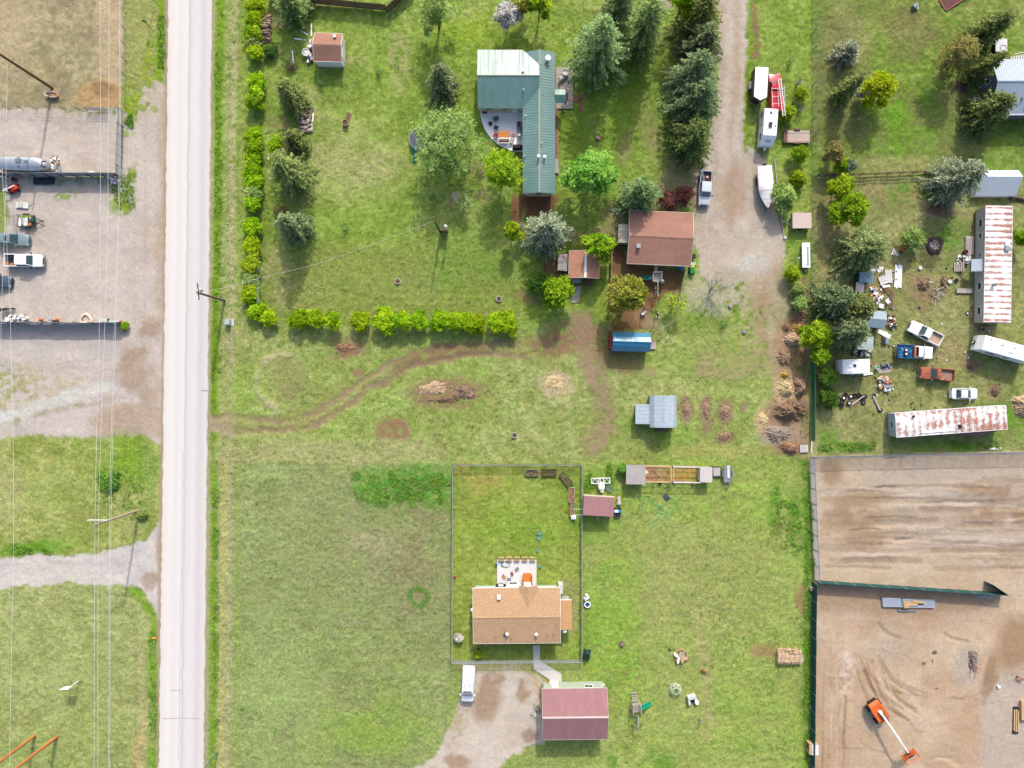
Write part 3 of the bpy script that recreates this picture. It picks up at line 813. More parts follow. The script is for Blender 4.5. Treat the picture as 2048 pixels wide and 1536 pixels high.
def broadleaf(name,label,cat,px,py,rpx,h,kind,seed,group=None,loose=0.0,rx=1.0,ry=1.0,dens=1.0,leaf=.2,low=.8,bark=None,crown='crown',stem='trunk',rot=0.0):
 rng=np.random.default_rng(seed);rn=random.Random(seed)
 zc=h*.6
 x,y=g(px,py,zc)
 r=rpx*S*(H-zc)/H
 t=thing(name,label,cat,(x,y,zat(x,y)-.03),rot,group)
 mb=MB()
 top=h*.45
 tr=max(.05,r*.055)
 mb.tube([(0,0,-.1),(rn.uniform(-.05,.05)*r,rn.uniform(-.05,.05)*r,top*.5),(rn.uniform(-.1,.1)*r,rn.uniform(-.1,.1)*r,top)],[tr*1.25,tr,tr*.8],7)
 nl=max(7,int(9+r*2.4))
 lobes=[]
 for i in range(nl):
  a=2*math.pi*(i*.618+rn.uniform(-.06,.06))
  rr=math.sqrt((i+.4)/nl)*r*rn.uniform(.56,.96)
  lr=r*rn.choice([.18,.24,.3,.36,.42])*rn.uniform(.85,1.1)*(1.25 if i<2 else 1)
  z=h-lr*.7-(rr/r)**2*h*low*rn.uniform(.6,1.1)
  lobes.append((rr*math.cos(a)*rx,rr*math.sin(a)*ry,max(z,lr*.5),lr))
 for(lx,ly,lz,lr)in lobes:
  mid=(lx*.45,ly*.45,top*.5+lz*.42)
  mb.tube([(0,0,top*rn.uniform(.35,.9)),mid,(lx,ly,lz)],[tr*.5,tr*.36,tr*.12],5,cap=False)
  if loose>.3:
   for q in range(3):
    a=rn.uniform(0,6.28)
    mb.tube([(lx,ly,lz),(lx+lr*1.1*math.cos(a),ly+lr*1.1*math.sin(a),lz+rn.uniform(-.1,.5)*lr)],[tr*.14,tr*.05],4,cap=False)
 mb.build(stem,bark or BARK,t)
 P,LV=[],[]
 for(lx,ly,lz,lr)in lobes:
  ncl=int((9+13*lr)*dens)
  d=rng.normal(size=(ncl,3));d[:,2]=d[:,2]*.8+.25
  d/=np.linalg.norm(d,axis=1)[:,None]
  rad=lr*rng.uniform(.55,1.12+.2*loose,(ncl,1))
  C=np.array([lx,ly,lz])+d*rad*np.array([rx**.5,ry**.5,.85])
  lob=rng.uniform(-.22,.2)
  cl=rng.uniform(-.34,.34,ncl)
  m=int(21*dens*(1-.45*loose))+2
  pts=C[:,None,:]+rng.normal(size=(ncl,m,3))*(.14+.07*lr)*np.array([1,1,.7])
  P.append(pts.reshape(-1,3));LV.append((.45+lob+cl[:,None]+rng.normal(size=(ncl,m))*.16).ravel())
 P=np.concatenate(P);LV=np.concatenate(LV)
 P[:,2]=np.maximum(P[:,2],.06)
 leaf_cloud(crown,P,leaf*1.02*rng.uniform(.5,1.35,len(P)),LV,LEAF[kind],t,rng)
 return t
def conifer(name,label,px,py,rpx,h,kind,seed,group=None,cat='tree',droop=.25,dens=1.0,spire=1.0,tip=None):
 rng=np.random.default_rng(seed);rn=random.Random(seed)
 zc=h*.3
 x,y=g(px,py,zc)
 r=rpx*S*(H-zc)/H*1.16
 t=thing(name,label,cat,(x,y,zat(x,y)-.03),0,group)
 mb=MB();tr=.035*h*.6
 mb.tube([(0,0,-.1),(0,0,h*.5),(rn.uniform(-.1,.1),rn.uniform(-.1,.1),h*.97)],[tr,tr*.6,.03],7)
 P,A,LV,SZ=[],[],[],[]
 z=h*.06;lev=0
 step=max(.26,h*.034);ph=[rn.uniform(0,6.28)for _ in range(4)]
 while z<h*.985:
  f=z/h
  env=r*(1-f)**(.54*spire)*(.82+.18*math.sin(min(1,f*6)*1.57))
  nb=max(5,int(6+6*(1-f)+r*.6))
  for b in range(nb):
   a=2*math.pi*(b/nb)+lev*.9+rn.uniform(-.22,.22)
   bl=max(.12,env*rn.uniform(.62,1.14))
   bl*=.95+.17*math.sin(2*a+ph[0]+f*3)+.2*math.sin(5*a+ph[1]-f*7)+.1*math.sin(f*22+ph[2])
   bl=min(bl,env*1.25)
   lb=rn.uniform(-.16,.2)
   rise=rn.uniform(-.02,.22)if f>.4 else rn.uniform(-.15,.1)
   n=max(2,int(bl/.17*dens))
   s=(np.arange(n)+.6)/n
   dx,dy=math.cos(a),math.sin(a)
   zz=z+bl*(rise*s-droop*s*s)+.12*s
   ang=a+np.where(np.arange(n)%2,.75,-.75)*(1-.75*s)+rng.normal(size=n)*.15
   for sid in(0,1):
    aa=ang if sid==0 else 2*a-ang
    w=(.16+.26*rng.random(n))*min(1,.4+bl/2)
    px_=bl*s*dx+np.cos(aa)*w*(1 if sid==0 else 1);py_=bl*s*dy+np.sin(aa)*w
    P.append(np.stack([px_+rng.normal(size=n)*.05,py_+rng.normal(size=n)*.05,zz+rng.normal(size=n)*.05],1))
    A.append(np.stack([np.cos(aa),np.sin(aa),np.full(n,rise-droop*.6)],1))
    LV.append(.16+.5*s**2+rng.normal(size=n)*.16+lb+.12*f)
    SZ.append(.12+.12*rng.random(n))
   if rn.random()<.5 and bl>.5:
    mb.tube([(0,0,z),(bl*.9*dx,bl*.9*dy,z+bl*(rise*.9-droop*.8))],[.03,.008],4,cap=False)
  z+=step*rn.uniform(.8,1.2);lev+=1
 mb.build('trunk',BARK,t)
 P=np.concatenate(P);P[:,2]=np.maximum(P[:,2],.05)
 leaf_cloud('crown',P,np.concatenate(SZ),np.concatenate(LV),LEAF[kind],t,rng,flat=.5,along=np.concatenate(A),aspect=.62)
 return t
def bare_tree(name,label,px,py,rpx,h,seed,bark=None,depth=4,group=None,leaves=None,spread=.9,cat='tree'):
 rn=random.Random(seed);rng=np.random.default_rng(seed)
 x,y=g(px,py,h*.55);r=rpx*S
 t=thing(name,label,cat,(x,y,zat(x,y)-.03),0,group)
 mb=MB();tr=.05+.02*h
 mb.tube([(0,0,-.1),(0,0,h*.22)],[tr*1.2,tr],7)
 mb.build('trunk',bark or BARK_PALE,t)
 mb=MB();ends=[]
 for i in range(6):
  a=i*1.05+rn.uniform(-.3,.3)
  ends+=limbs(mb,rn,(0,0,h*rn.uniform(.12,.24)),(math.cos(a)*r*.12,math.sin(a)*r*.12,h*.055),max(r,h*.4)*.55,tr*.5,depth-1,spread,.3,3)
 mb.build('limb',bark or BARK_PALE,t)
 if leaves:
  E=np.array(ends);E=E[rng.random(len(E))<.5]
  P=(E[:,None,:]+rng.normal(size=(len(E),4,3))*.22).reshape(-1,3)
  leaf_cloud('crown',P,.13*rng.uniform(.6,1.3,len(P)),rng.random(len(P)),LEAF[leaves],t,rng)
 return t
 # the hedge along the road: one shrub after another, north to south
hedge_w=[(511,12,17,13),(510,38,16,15),(507,64,17,14),(506,84,15,12),(511,104,14,12),(512,165,14,14),(513,186,14,15),(508,204,15,14),(508,272,17,16),(510,294,14,14),(508,316,17,15),(506,340,17,16),(510,362,18,14),(507,386,18,16),(506,408,15,14),(504,455,17,19),(504,492,17,19),(502,528,15,18),(502,558,14,15),(501,588,15,18),(512,622,18,13),(537,636,14,13)]
for i,(x_,y_,rx_,ry_)in enumerate(hedge_w):
 q='at its south corner' if i>=20 else('at its north end' if i<5 else 'beside the verge')
 broadleaf('hedge_shrub',f'lime green shrub in the roadside row {q}, {ORD[i]} from the north','shrub',x_,y_,16,1.7+.5*((i*7)%5)/5,['hedge','lime','hedge','hedge','willow'][(i*3)%5]if i%4 else 'hedge',100+i,'lime green shrubs in the row along the road',rx=rx_/14.6,ry=ry_/14.4,leaf=.15,low=.5,crown='foliage',stem='stem',dens=1.15)
hedge_s=[(598,639,22,17),(630,637,20,16),(664,639,21,18),(722,642,20,19),(766,641,26,24),(806,641,18,15),(836,642,19,17),(879,642,20,17),(905,642,18,17),(936,644,20,17),(952,646,18,16),(992,644,20,19),(1018,645,20,21)]
for i,(x_,y_,rx_,ry_)in enumerate(hedge_s):
 broadleaf('hedge_shrub',f'lime green hedge shrub along the south edge of the lawn, {ORD[i]} from the west','shrub',x_,y_,18,2.2+(i%3)*.15,'hedge',140+i,'lime green shrubs in the row across the lawn',rx=rx_/19.0,ry=ry_/17.0,leaf=.15,low=.45,crown='foliage',stem='stem',dens=1.3)
CON=[('juniper_tree','olive conifer standing against the brown plank fence by the woodpile',587,18,30,6,'olive',None),('juniper_tree','soft grey-green conifer north of the stone heap in the west lawn',583,196,27,6,'olive',None),('pine_tree','small dark conifer hiding the south end of the stone heap',592,286,24,5,'green',None),('pine_tree','broad olive conifer, biggest of the west lawn row',582,346,37,8.5,'olive',None),('spruce_tree','grey-green conifer casting a long pointed shadow at the row end',591,456,31,8,'mix',None),('spruce_tree','dense blue spruce west of the green roofed house',884,172,31,8,'mix','brown'),('pine_tree','tall pale green pine shading the deck east of the green house',1195,112,53,15,'pine',None),('pine_tree','tall pine between the deck pine and the gravel drive',1284,68,46,13,'olive',None),('pine_tree','dark pine cut by the top edge north of the deck',1238,14,34,11,'pine',None),('spruce_tree','dark green spruce, northernmost beside the gravel drive',1395,45,44,10,'green',None),('spruce_tree','spruce with a tan tip, second in the row beside the drive',1400,100,40,10,'mix','brown'),('spruce_tree','wide grey-green spruce in the middle of the drive row',1384,158,48,11,'mix',None),('spruce_tree','grey-green spruce with a pointed pale tip, fourth in the drive row',1388,212,46,11,'mix',None),('spruce_tree','olive spruce with tan tips, southernmost beside the gravel drive',1379,283,46,9.5,'green','tan'),('spruce_tree','large pale blue spruce south of the green roofed house',1094,466,44,10,'blue',None),('pine_tree','dusty green conifer overhanging the brown garage roof',1276,392,38,8,'pine',None),('spruce_tree','dark green spruce north of the white covered tub',1972,64,34,8,'green','brown'),('spruce_tree','slim dark spire conifer leaning towards the golden tree',1690,184,17,8.5,'green',None),('spruce_tree','slim dark spire conifer at the corner of the blue-grey roof',1960,142,17,8,'green',None),('spruce_tree','round olive spruce covering a corner of the blue-grey roof',1972,224,41,8,'green','tan'),('spruce_tree','big blue spruce in front of the long pale blue shed',1905,364,44,10,'blue',None),('spruce_tree','blue-green spruce at the west fence of the scrapyard',1662,604,36,9,'mix',None),('spruce_tree','yellowish spruce leaning over the small blue roofed sheds',1703,622,34,9,'green','tan'),('spruce_tree','blue-green spruce with tan tips north of the old white camper',1690,664,38,9,'mix','tan'),('pine_tree','bushy dark green pine south of the lime trees',1722,502,46,7.5,'pine',None),('pine_tree','small dusty conifer in the lawn north of the dark spire',1691,108,23,4.5,'dusty',None),]
for i,(nm,lb,x_,y_,r_,h_,k_,tip_)in enumerate(CON):
 conifer(nm,lb,x_,y_,r_,h_*(1.18 if x_<900 else 1.0),k_,300+i,tip=tip_,spire=.9 if k_ in('pine','olive','dusty')else 1.0,droop=.12 if k_ in('pine','olive')else .28)
BRD=[('willow_tree','large loose pale green tree over the trampoline',890,284,72,8.5,'willow',.7),('poplar_tree','airy yellow-green tree touching the west wall of the green house',1004,345,44,8,'lime',.8),('maple_tree','full bright green tree east of the green roofed house',1182,347,50,8,'maple',0),('young_tree','small lime tree west of the pale blue spruce',1025,462,17,5,'lime',.2),('young_tree','lime green tree beside the small brown roofed shed',1197,492,31,6,'lime',.25),('young_tree','lime green tree south of the fenced dog yard',1113,585,33,5.5,'lime',.2),('maple_tree','bronze green tree in the play yard by the brown fence',1254,588,44,7.5,'tan',0),('red_shrub','dark red shrub nearest the parked black and silver pickup',1370,388,19,2.6,'red',.3),('red_shrub','dark red shrub against the north roof edge of the garage',1336,402,18,2.4,'red',.3),('young_shrub','small brownish shrub between two conifers on the west lawn',560,424,11,1.4,'brown',.3),('blossom_tree','white blossoming tree north of the green roofed house',1016,34,28,5,'white',.4),('young_tree','olive tree just east of the white blossoming tree',1046,14,20,5,'tan',.2),('young_tree','yellow-green tree at the top edge north of the house ridge',1080,12,22,6,'lime',.2),('willow_tree','pale thinly leaved tree by the north fence corner',872,24,40,8,'willow',.6),('poplar_tree','thin yellow-green tree at the top edge beside the drive',1366,8,30,8,'lime',.5),('golden_tree','brilliant golden yellow tree on the north-east lawn',1757,176,35,6,'yellow',.15),('young_tree','brown budding tree between the golden tree and blue-grey house',1918,112,41,7,'brown',.5),('young_tree','brownish shrub tree at the north end of the fence corner',1666,306,21,4,'brown',.2),('young_shrub','lime shrub beneath the brownish shrub tree at the fence',1681,328,16,2.4,'lime',.1),('young_shrub','grey-green shrub touching the dark rail fence',1700,330,14,2.2,'dusty',.1),('young_tree','loose lime tree just south of the dark rail fence',1681,374,26,4.5,'lime',.35),('young_tree','large lime tree, second south of the dark rail fence',1700,418,40,5.5,'lime',.05),('young_shrub','pale lime shrub west of the stone fire ring',1826,478,25,3,'willow',.15),('young_shrub','lime shrub behind the east wall of the mobile home',2040,476,16,3,'lime',.15),('young_tree','lime tree growing through the green slatted fence',1636,668,33,5,'lime',.1),('young_tree','smaller lime tree just south on the green slatted fence',1638,711,19,4,'lime',.1),('dark_shrub','dark green shrub west of the old white camper',1656,754,22,2.6,'dark',.1),('dark_shrub','dark green shrub west of the tyre heap',1657,796,21,2.4,'dark',.1),('young_shrub','lime shrub beside the ladder truck',1602,188,14,2,'lime',.1),('young_shrub','yellow-green shrub beside the white camper trailer',1576,226,15,2.2,'lime',.3),('young_shrub','lime shrub touching the wooden flatbed trailer',1598,308,18,2.4,'lime',.1),('young_shrub','lime shrub between the boat and the wire fence',1597,356,16,2.2,'lime',.1),('young_tree','pale lime tree at the bow of the covered boat',1570,393,26,4,'willow',.2),('young_shrub','lime shrub south-west of the white dock trailer',1583,546,16,2.4,'lime',.25),('young_shrub','pale green shrub on the mulch strip by the fence',1596,578,13,2,'willow',.2),('young_shrub','pale green shrub north of the earth heaps',1600,606,13,2,'willow',.15),('dark_shrub','dark shrub beside the brown fence of the dog yard',1083,566,24,2.6,'dark',.3),('wild_shrub','low lush green weed patch standing alone on the west meadow',214,962,22,.7,'weed',.5),('wild_shrub','scrubby shrub around the foot of the grey power pole',284,1026,9,.9,'willow',.7),('wild_shrub','small lime shrub at the east end of the long grey screen',249,652,6,.9,'lime',.1),('garden_shrub','white flowering bush inside the fence west of the tan house',917,1275,7,.9,'white',.6),('garden_shrub','tiny lime sapling in the shade south of the tan house',956,1309,6,.8,'lime',.1),('wild_shrub','leafy bush at the west wall of the grey roofed coop',1246,938,9,1.3,'weed',.3),('young_shrub','lime bush half hidden beside the stone heap trees',552,290,15,1.8,'hedge',.2),('wild_shrub','leafy bush at the south end of the split log stack',541,100,13,1.4,'dark',.3),('blossom_shrub','small pinkish blossoming shrub under the golden tree',1726,187,13,2.4,'white',.2),('young_shrub','small lime shrub between the two old sheds',1712,596,12,2,'maple',.1),]
for i,(nm,lb,x_,y_,r_,h_,k_,lo)in enumerate(BRD):
 shrub='shrub' in nm
 broadleaf(nm,lb,'shrub' if shrub else 'tree',x_,y_,r_,h_,k_,400+i,loose=lo,leaf=.13 if shrub else(.17 if lo<.4 else .14),crown='foliage' if shrub else 'crown',stem='stem' if shrub else 'trunk',rx=1.3 if i in(37,)else 1)
bare_tree('bare_tree','leafless pale tree in the lawn south-west of the house',926,400,26,5,1,leaves='willow')
bare_tree('bare_tree','leafless grey tree leaning on the pale blue spruce',1042,452,22,5,2)
bare_tree('bare_tree','leafless pale tree at the end of the play yard fence',1351,606,26,5,3,leaves='lime')
bare_tree('bare_tree','thin leafless tree beside the dark red shrubs',1338,380,17,3.5,5)
bare_tree('dead_tree','wide leafless whitish tree at the end of the gravel drive',1432,574,44,6,4,depth=4,spread=1.1)
bare_tree('bare_tree','bare thin tree east of the red ladder truck',1602,160,14,3.5,6,depth=3)
bare_tree('bare_tree','bare thin tree east of the white camper trailer',1606,214,13,3,7,depth=3)
bare_tree('brush_clump','bare grey brush beside the split log stack',553,42,16,1.6,8,depth=4,cat='brush')
# rough grass: tufts where the grass stands long
def tufts():
 rng=np.random.default_rng(11)
 areas=[((703,940),(905,1015),4200),((1606,920),(1632,1530),3600),((1166,925),(1240,985),1800),((428,5),(446,820),1800),((296,1190),(316,1530),1200),((312,5),(333,165),700),((208,346),(272,420),1000),((246,215),(268,258),600),((200,925),(310,1050),1200),((20,1090),(110,1110),600),((1630,880),(1760,905),900),((1880,880),(2040,900),700),((1540,960),(1612,1100),1500),((425,870),(440,1500),1500),((1600,690),(1625,900),500)]
 P,LV=[],[]
 for(a,b,n)in areas:
  px_=rng.uniform(a[0],b[0],n);py_=rng.uniform(a[1],b[1],n)
  nz=vn(px_/14,py_/14,3)
  ex=np.minimum(np.minimum(px_-a[0],b[0]-px_)/(b[0]-a[0]),np.minimum(py_-a[1],b[1]-py_)/(b[1]-a[1]))*2
  k=nz>.85-.5*np.clip(ex*2.2,0,1)
  px_,py_,nz=px_[k],py_[k],nz[k]
  P.append(np.stack([(px_-1024)*S,(768-py_)*S,.1+.12*rng.random(len(px_))],1));LV.append(.2+.5*nz+rng.normal(size=len(px_))*.2)
 n=26000;px_=rng.uniform(425,1625,n);py_=rng.uniform(5,1530,n);q=vn(px_/60,py_/60,2)*.6+vn(px_/17,py_/17,7)*.4
 gi=((px_-GX0)/GS).astype(int);gj=((py_-GY0)/GS).astype(int);k=(q>.56)&(GG[gj,gi]>.85)
 px_,py_=px_[k],py_[k];P.append(np.stack([(px_-1024)*S,(768-py_)*S,.06+.06*rng.random(len(px_))],1));LV.append(.45+rng.normal(size=len(px_))*.35)
 P=np.concatenate(P);LV=np.concatenate(LV)
 for bx in((944,1170,1150,1290),(990,1112,1078,1180),(950,95,1150,395),(1250,415,1392,532),(1080,1362,1222,1484),(1062,1285,1128,1370),(1218,660,1320,708),(1270,786,1358,866),(1244,925,1466,970),(1100,498,1204,560),(624,62,690,135),(1164,985,1240,1040)):
  k=((P[:,0]/S+1024>bx[0])&(P[:,0]/S+1024<bx[2])&(768-P[:,1]/S>bx[1])&(768-P[:,1]/S<bx[3]));P,LV=P[~k],LV[~k]
 o=leaf_cloud('long_grass',P,.2*rng.uniform(.5,1.3,len(P)),LV,leaf_mat('grass_blades',(78,128,34),(138,166,64),trans=.3),None,rng,flat=.1,aspect=.3)
 o['kind']='stuff'
tufts()
# building helpers
def ribs_poly(mb,poly,d,spacing,w=.05,h=.03,m=0,off=0.0):
 """standing ribs on a planar 3-D polygon, running along plan direction d"""
 d=Vector((d[0],d[1])).normalized();u=Vector((-d.y,d.x))
 P=[Vector(p)for p in poly]
 n=None
 for i in range(1,len(P)-1):
  c=(P[i]-P[0]).cross(P[i+1]-P[0])
  if c.length>1e-4:n=c.normalized();break
 if n.z<0:n=-n
 zof=lambda x,y:P[0].z-(n.x*(x-P[0].x)+n.y*(y-P[0].y))/n.z
 us=[p.x*u.x+p.y*u.y for p in P];lo,hi=min(us),max(us)
 k=max(1,int((hi-lo)/spacing))
 for i in range(k):
  q=lo+(i+.5)*(hi-lo)/k+off
  ts=[]
  for a,b in zip(P,P[1:]+P[:1]):
   ua,ub=a.x*u.x+a.y*u.y,b.x*u.x+b.y*u.y
   if(ua-q)*(ub-q)<0:
    t=(q-ua)/(ub-ua);c=a.lerp(b,t);ts.append(c.x*d.x+c.y*d.y)
  if len(ts)<2:continue
  t0,t1=min(ts)+.01,max(ts)-.01
  if t1-t0<.05:continue
  vs=[]
  for t in(t0,t1):
   for s,e in((-w/2,-.004),(w/2,-.004),(w*.3,h),(-w*.3,h)):
    x=d.x*t+u.x*(q+s);y=d.y*t+u.y*(q+s)
    vs.append((x,y,zof(x,y)+e))
  mb.add(vs,[(0,1,5,4),(1,2,6,5),(2,3,7,6),(3,0,4,7),(3,2,1,0),(4,5,6,7)],m)
def wall_window(parent,c,nrm,w,h,frame=None,pane=None,name='window'):
 """c = centre on the wall face, nrm = outward plan normal"""
 frame=frame or WHITE;pane=pane or glass()
 n=Vector((nrm[0],nrm[1],0)).normalized();u=Vector((-n.y,n.x,0));rot=math.atan2(u.y,u.x)
 mb=MB()
 t=.07
 for(du,dz,a,b)in((0,h/2-t/2,w,t),(0,-h/2+t/2,w,t),(-w/2+t/2,0,t,h-2*t),(w/2-t/2,0,t,h-2*t)):
  p=Vector(c)+u*du+n*.02
  mb.box((p.x,p.y,p.z+dz-b/2),(a,.08,b),rot)
 o=mb.build(name,frame,parent)
 mb=MB();p=Vector(c)+n*.015
 mb.box((p.x,p.y,p.z-h/2+t),(w-2*t,.03,h-2*t),rot)
 mb.build('pane',pane,o)
 return o
def wall_door(parent,c,nrm,w,h,m,name='door',handle=True):
 n=Vector((nrm[0],nrm[1],0)).normalized();u=Vector((-n.y,n.x,0));rot=math.atan2(u.y,u.x)
 mb=MB();p=Vector(c)+n*.03
 mb.box((p.x,p.y,p.z),(w,.07,h),rot)
 o=mb.build(name,m,parent)
 if handle:
  q=p+u*(w*.4)+n*.06
  MB().box((q.x,q.y,p.z+h*.48),(.12,.06,.06),rot).build('handle',STEEL,o)
 return o
def vent_pipe(parent,p,r=.06,h=.45,m=None,cap=False):
 mb=MB();mb.tube([(p[0],p[1],p[2]-.25),(p[0],p[1],p[2]+h)],r,8)
 if cap:mb.lathe([(r*2.2,h),(r*2.2,h+.06),(r*.6,h+.16),(0,h+.17)],p,10)
 return mb.build('vent_pipe',m or STEEL,parent)
def roof_vent(parent,p,s=.35,m=None):
 mb=MB();mb.box((p[0],p[1],p[2]-.12),(s,s,.3));mb.box((p[0],p[1],p[2]+.18),(s*1.25,s*1.25,.06))
 return mb.build('roof_vent',m or WHITE,parent)
def profiled(name,label,cat,loc,rot,L,prof,roofm,wallm,over=.3,side=.3,ribs=None,rib_m=None,cap_m=None,courses=None,t=.09,trim=None,group=None,floor=0.0,open_sides=False):
 """building of length L along local x whose roof follows prof [(y, z) ... eave to eave]"""
 root=thing(name,label,cat,loc,rot,group)
 wp=[(y,z)for y,z in prof]
 y0,z0=prof[0];y1,z1=prof[-1]
 s0=(prof[1][1]-z0)/(prof[1][0]-y0);s1=(prof[-2][1]-z1)/(prof[-2][0]-y1)
 wy0=y0+side;wz0=z0+s0*side;wy1=y1-side;wz1=z1-s1*side
 inner=[(wy0,floor),(wy0,wz0-t)]+[(y,z-t)for y,z in prof[1:-1]]+[(wy1,wz1-t),(wy1,floor)]
 wx=L/2-over
 if not open_sides:
  mb=MB();mb.loft([[(-wx,y,z)for y,z in inner],[(wx,y,z)for y,z in inner]])
  mb.build('wall',wallm,root)
 rb=MB();faces=[]
 for(ya,za),(yb,zb)in zip(prof[:-1],prof[1:]):
  q=[(-L/2,ya,za),(L/2,ya,za),(L/2,yb,zb),(-L/2,yb,zb)]
  faces.append(q);rb.slab(q,t)
 ro=rb.build('roof',roofm,root)
 if ribs:
  mb=MB()
  for q in faces:ribs_poly(mb,q,(0,1),ribs)
  o=mb.build('roof_rib',rib_m or roofm,ro);o['kind']='stuff'
 if courses:
  mb=MB()
  for q in faces:
   up=(q[2][2]>q[1][2])
   e0,e1,r1,r0=[Vector(p)for p in(q if up else[q[3],q[2],q[1],q[0]])]
   n=(e1-e0).cross(r0-e0).normalized()
   if n.z<0:n=-n
   k=max(2,int((r0-e0).length/courses))
   for i in range(k):
    a=e0.lerp(r0,i/k);b=e1.lerp(r1,i/k);c=e1.lerp(r1,(i+1.04)/k);d_=e0.lerp(r0,(i+1.04)/k)
    mb.slab([tuple(a+n*.022),tuple(b+n*.022),tuple(c+n*.006),tuple(d_+n*.006)],.012)
  o=mb.build('shingle',roofm,ro);o['kind']='stuff'
 pk=max(range(len(prof)),key=lambda i:prof[i][1])
 if cap_m is not None and 0<pk<len(prof)-1:
  yk,zk=prof[pk]
  sl=(zk-prof[pk-1][1])/(yk-prof[pk-1][0]);sr=(prof[pk+1][1]-zk)/(prof[pk+1][0]-yk)
  mb=MB();w=.17
  for s,e in((-w,-w*sl),(w,w*sr)):
   mb.slab([(-L/2-.01,yk,zk+.05),(L/2+.01,yk,zk+.05),(L/2+.01,yk+s,zk+e+.045),(-L/2-.01,yk+s,zk+e+.045)],.02)
  mb.build('ridge_cap',cap_m,ro)
 if trim is not None:
  mb=MB()
  for x in(-L/2-.02,L/2+.02):
   for(ya,za),(yb,zb)in zip(prof[:-1],prof[1:]):
    mb.loft([[(x-.02,ya,za+.02),(x+.02,ya,za+.02),(x+.02,ya,za-t-.08),(x-.02,ya,za-t-.08)],[(x-.02,yb,zb+.02),(x+.02,yb,zb+.02),(x+.02,yb,zb-t-.08),(x-.02,yb,zb-t-.08)]])
  for(y,z)in(prof[0],prof[-1]):
   sg=-1 if y<0 else 1
   mb.box((0,y+sg*.022,z-t-.08),(L-.01,.04,t+.1))
  mb.build('fascia',trim,root)
 root['_wx']=wx
 return root,wy0,wy1
def placed(cx,cy,h,Lpx,Wpx):
 k=S*(H-h)/H
 x,y=g(cx,cy,h)
 return(x,y,0),Lpx*k,Wpx*k
WHITE=mat('white_paint',(250,250,250),k=1.6,rough=.5,var=.05,scale=.7)
OFFWHITE=mat('weathered_white',(232,230,226),k=1.9,rough=.6,var=.1,tint=(196,190,180),tint_amt=.5)
CREAM=mat('cream_siding',(246,232,196),rough=.6,var=.05)
STEEL=mat('galvanised_steel',(206,210,214),rough=.38,metal=.6,var=.1)
GREYM=mat('grey_metal',(150,154,158),rough=.5,metal=.3,var=.1)
DARK=mat('dark_plastic',(44,46,52),rough=.5,var=.1)
BLACK=mat('black_rubber',(34,34,38),rough=.8,var=.1)
GREEN_ROOF=mat('green_metal_roof',(98,146,138),rough=.4,var=.06,scale=.6,spec=.75,coat=.25,tint=(150,186,174),tint_amt=.35,tint_scale=.5)
GREEN_CAP=mat('ridge_trim',(168,178,160),rough=.4,var=.06)
RED_ROOF=mat('red_metal_roof',(176,128,130),rough=.5,var=.09,scale=.5,spec=.4,stretch=(1.5,.25,1),tint=(188,146,142),tint_amt=.5,tint_scale=.9)
BROWN_SH=mat('red_brown_shingle',(180,134,115),rough=.9,var=.1,scale=.5,fine=.12,tint=(150,104,90),tint_amt=.35,tint_scale=.35,stretch=(.4,1.2,1))
TAN_SH=mat('tan_shingle',(204,166,128),rough=.9,var=.06,scale=.5,fine=.1,tint=(226,192,148),tint_amt=.75,tint_scale=3.4,tint_edge=.5,stretch=(.7,1.5,1))
BLUE_ROOF=mat('blue_metal_roof',(0,142,186),rough=.4,var=.05,spec=.75,coat=.25)
PALE_ROOF=mat('pale_blue_metal',(206,222,230),rough=.42,var=.07,metal=.15,spec=.5)
SLATE_ROOF=mat('blue_grey_metal_roof',(182,198,214),rough=.45,var=.05,spec=.45)
GREY_WALL=mat('grey_siding',(132,138,148),rough=.6,var=.05)
SAGE=mat('sage_siding',(182,200,184),rough=.6,var=.05)
RED_WALL=mat('barn_red_boards',(150,66,52),rough=.75,var=.15,stretch=(1,1,.2))
CONC=mat('concrete',(226,222,218),rough=.85,var=.06,scale=.6,tint=(204,198,192),tint_amt=.4,tint_scale=.4)
CONC_W=mat('bright_concrete',(240,238,236),rough=.85,var=.05,scale=.6,tint=(216,210,204),tint_amt=.35,tint_scale=.5)
WOOD_G=mat('grey_weathered_wood',(196,186,174),rough=.85,var=.15,scale=2,stretch=(.3,2,2))
WOOD_B=mat('brown_weathered_wood',(128,104,86),rough=.85,var=.22,scale=2,stretch=(2,.4,.4))
WOOD_T=mat('tan_lumber',(226,190,142),rough=.8,var=.12,scale=2,stretch=(.3,2,2))
WOOD_O=mat('orange_stained_cedar',(232,142,64),rough=.6,var=.12,scale=2,stretch=(.3,2,2))
WOOD_D=mat('dark_wood',(104,84,72),rough=.85,var=.2,scale=2)
GREY_SH=mat('grey_shingle',(188,182,178),rough=.9,var=.1,scale=1.2,fine=.12)
BRICK_E=mat('brick_edging',(196,142,118),rough=.9,var=.3,scale=4)
SOIL=mat('garden_soil',(112,84,66),rough=1,var=.25,scale=3,bump=.6)
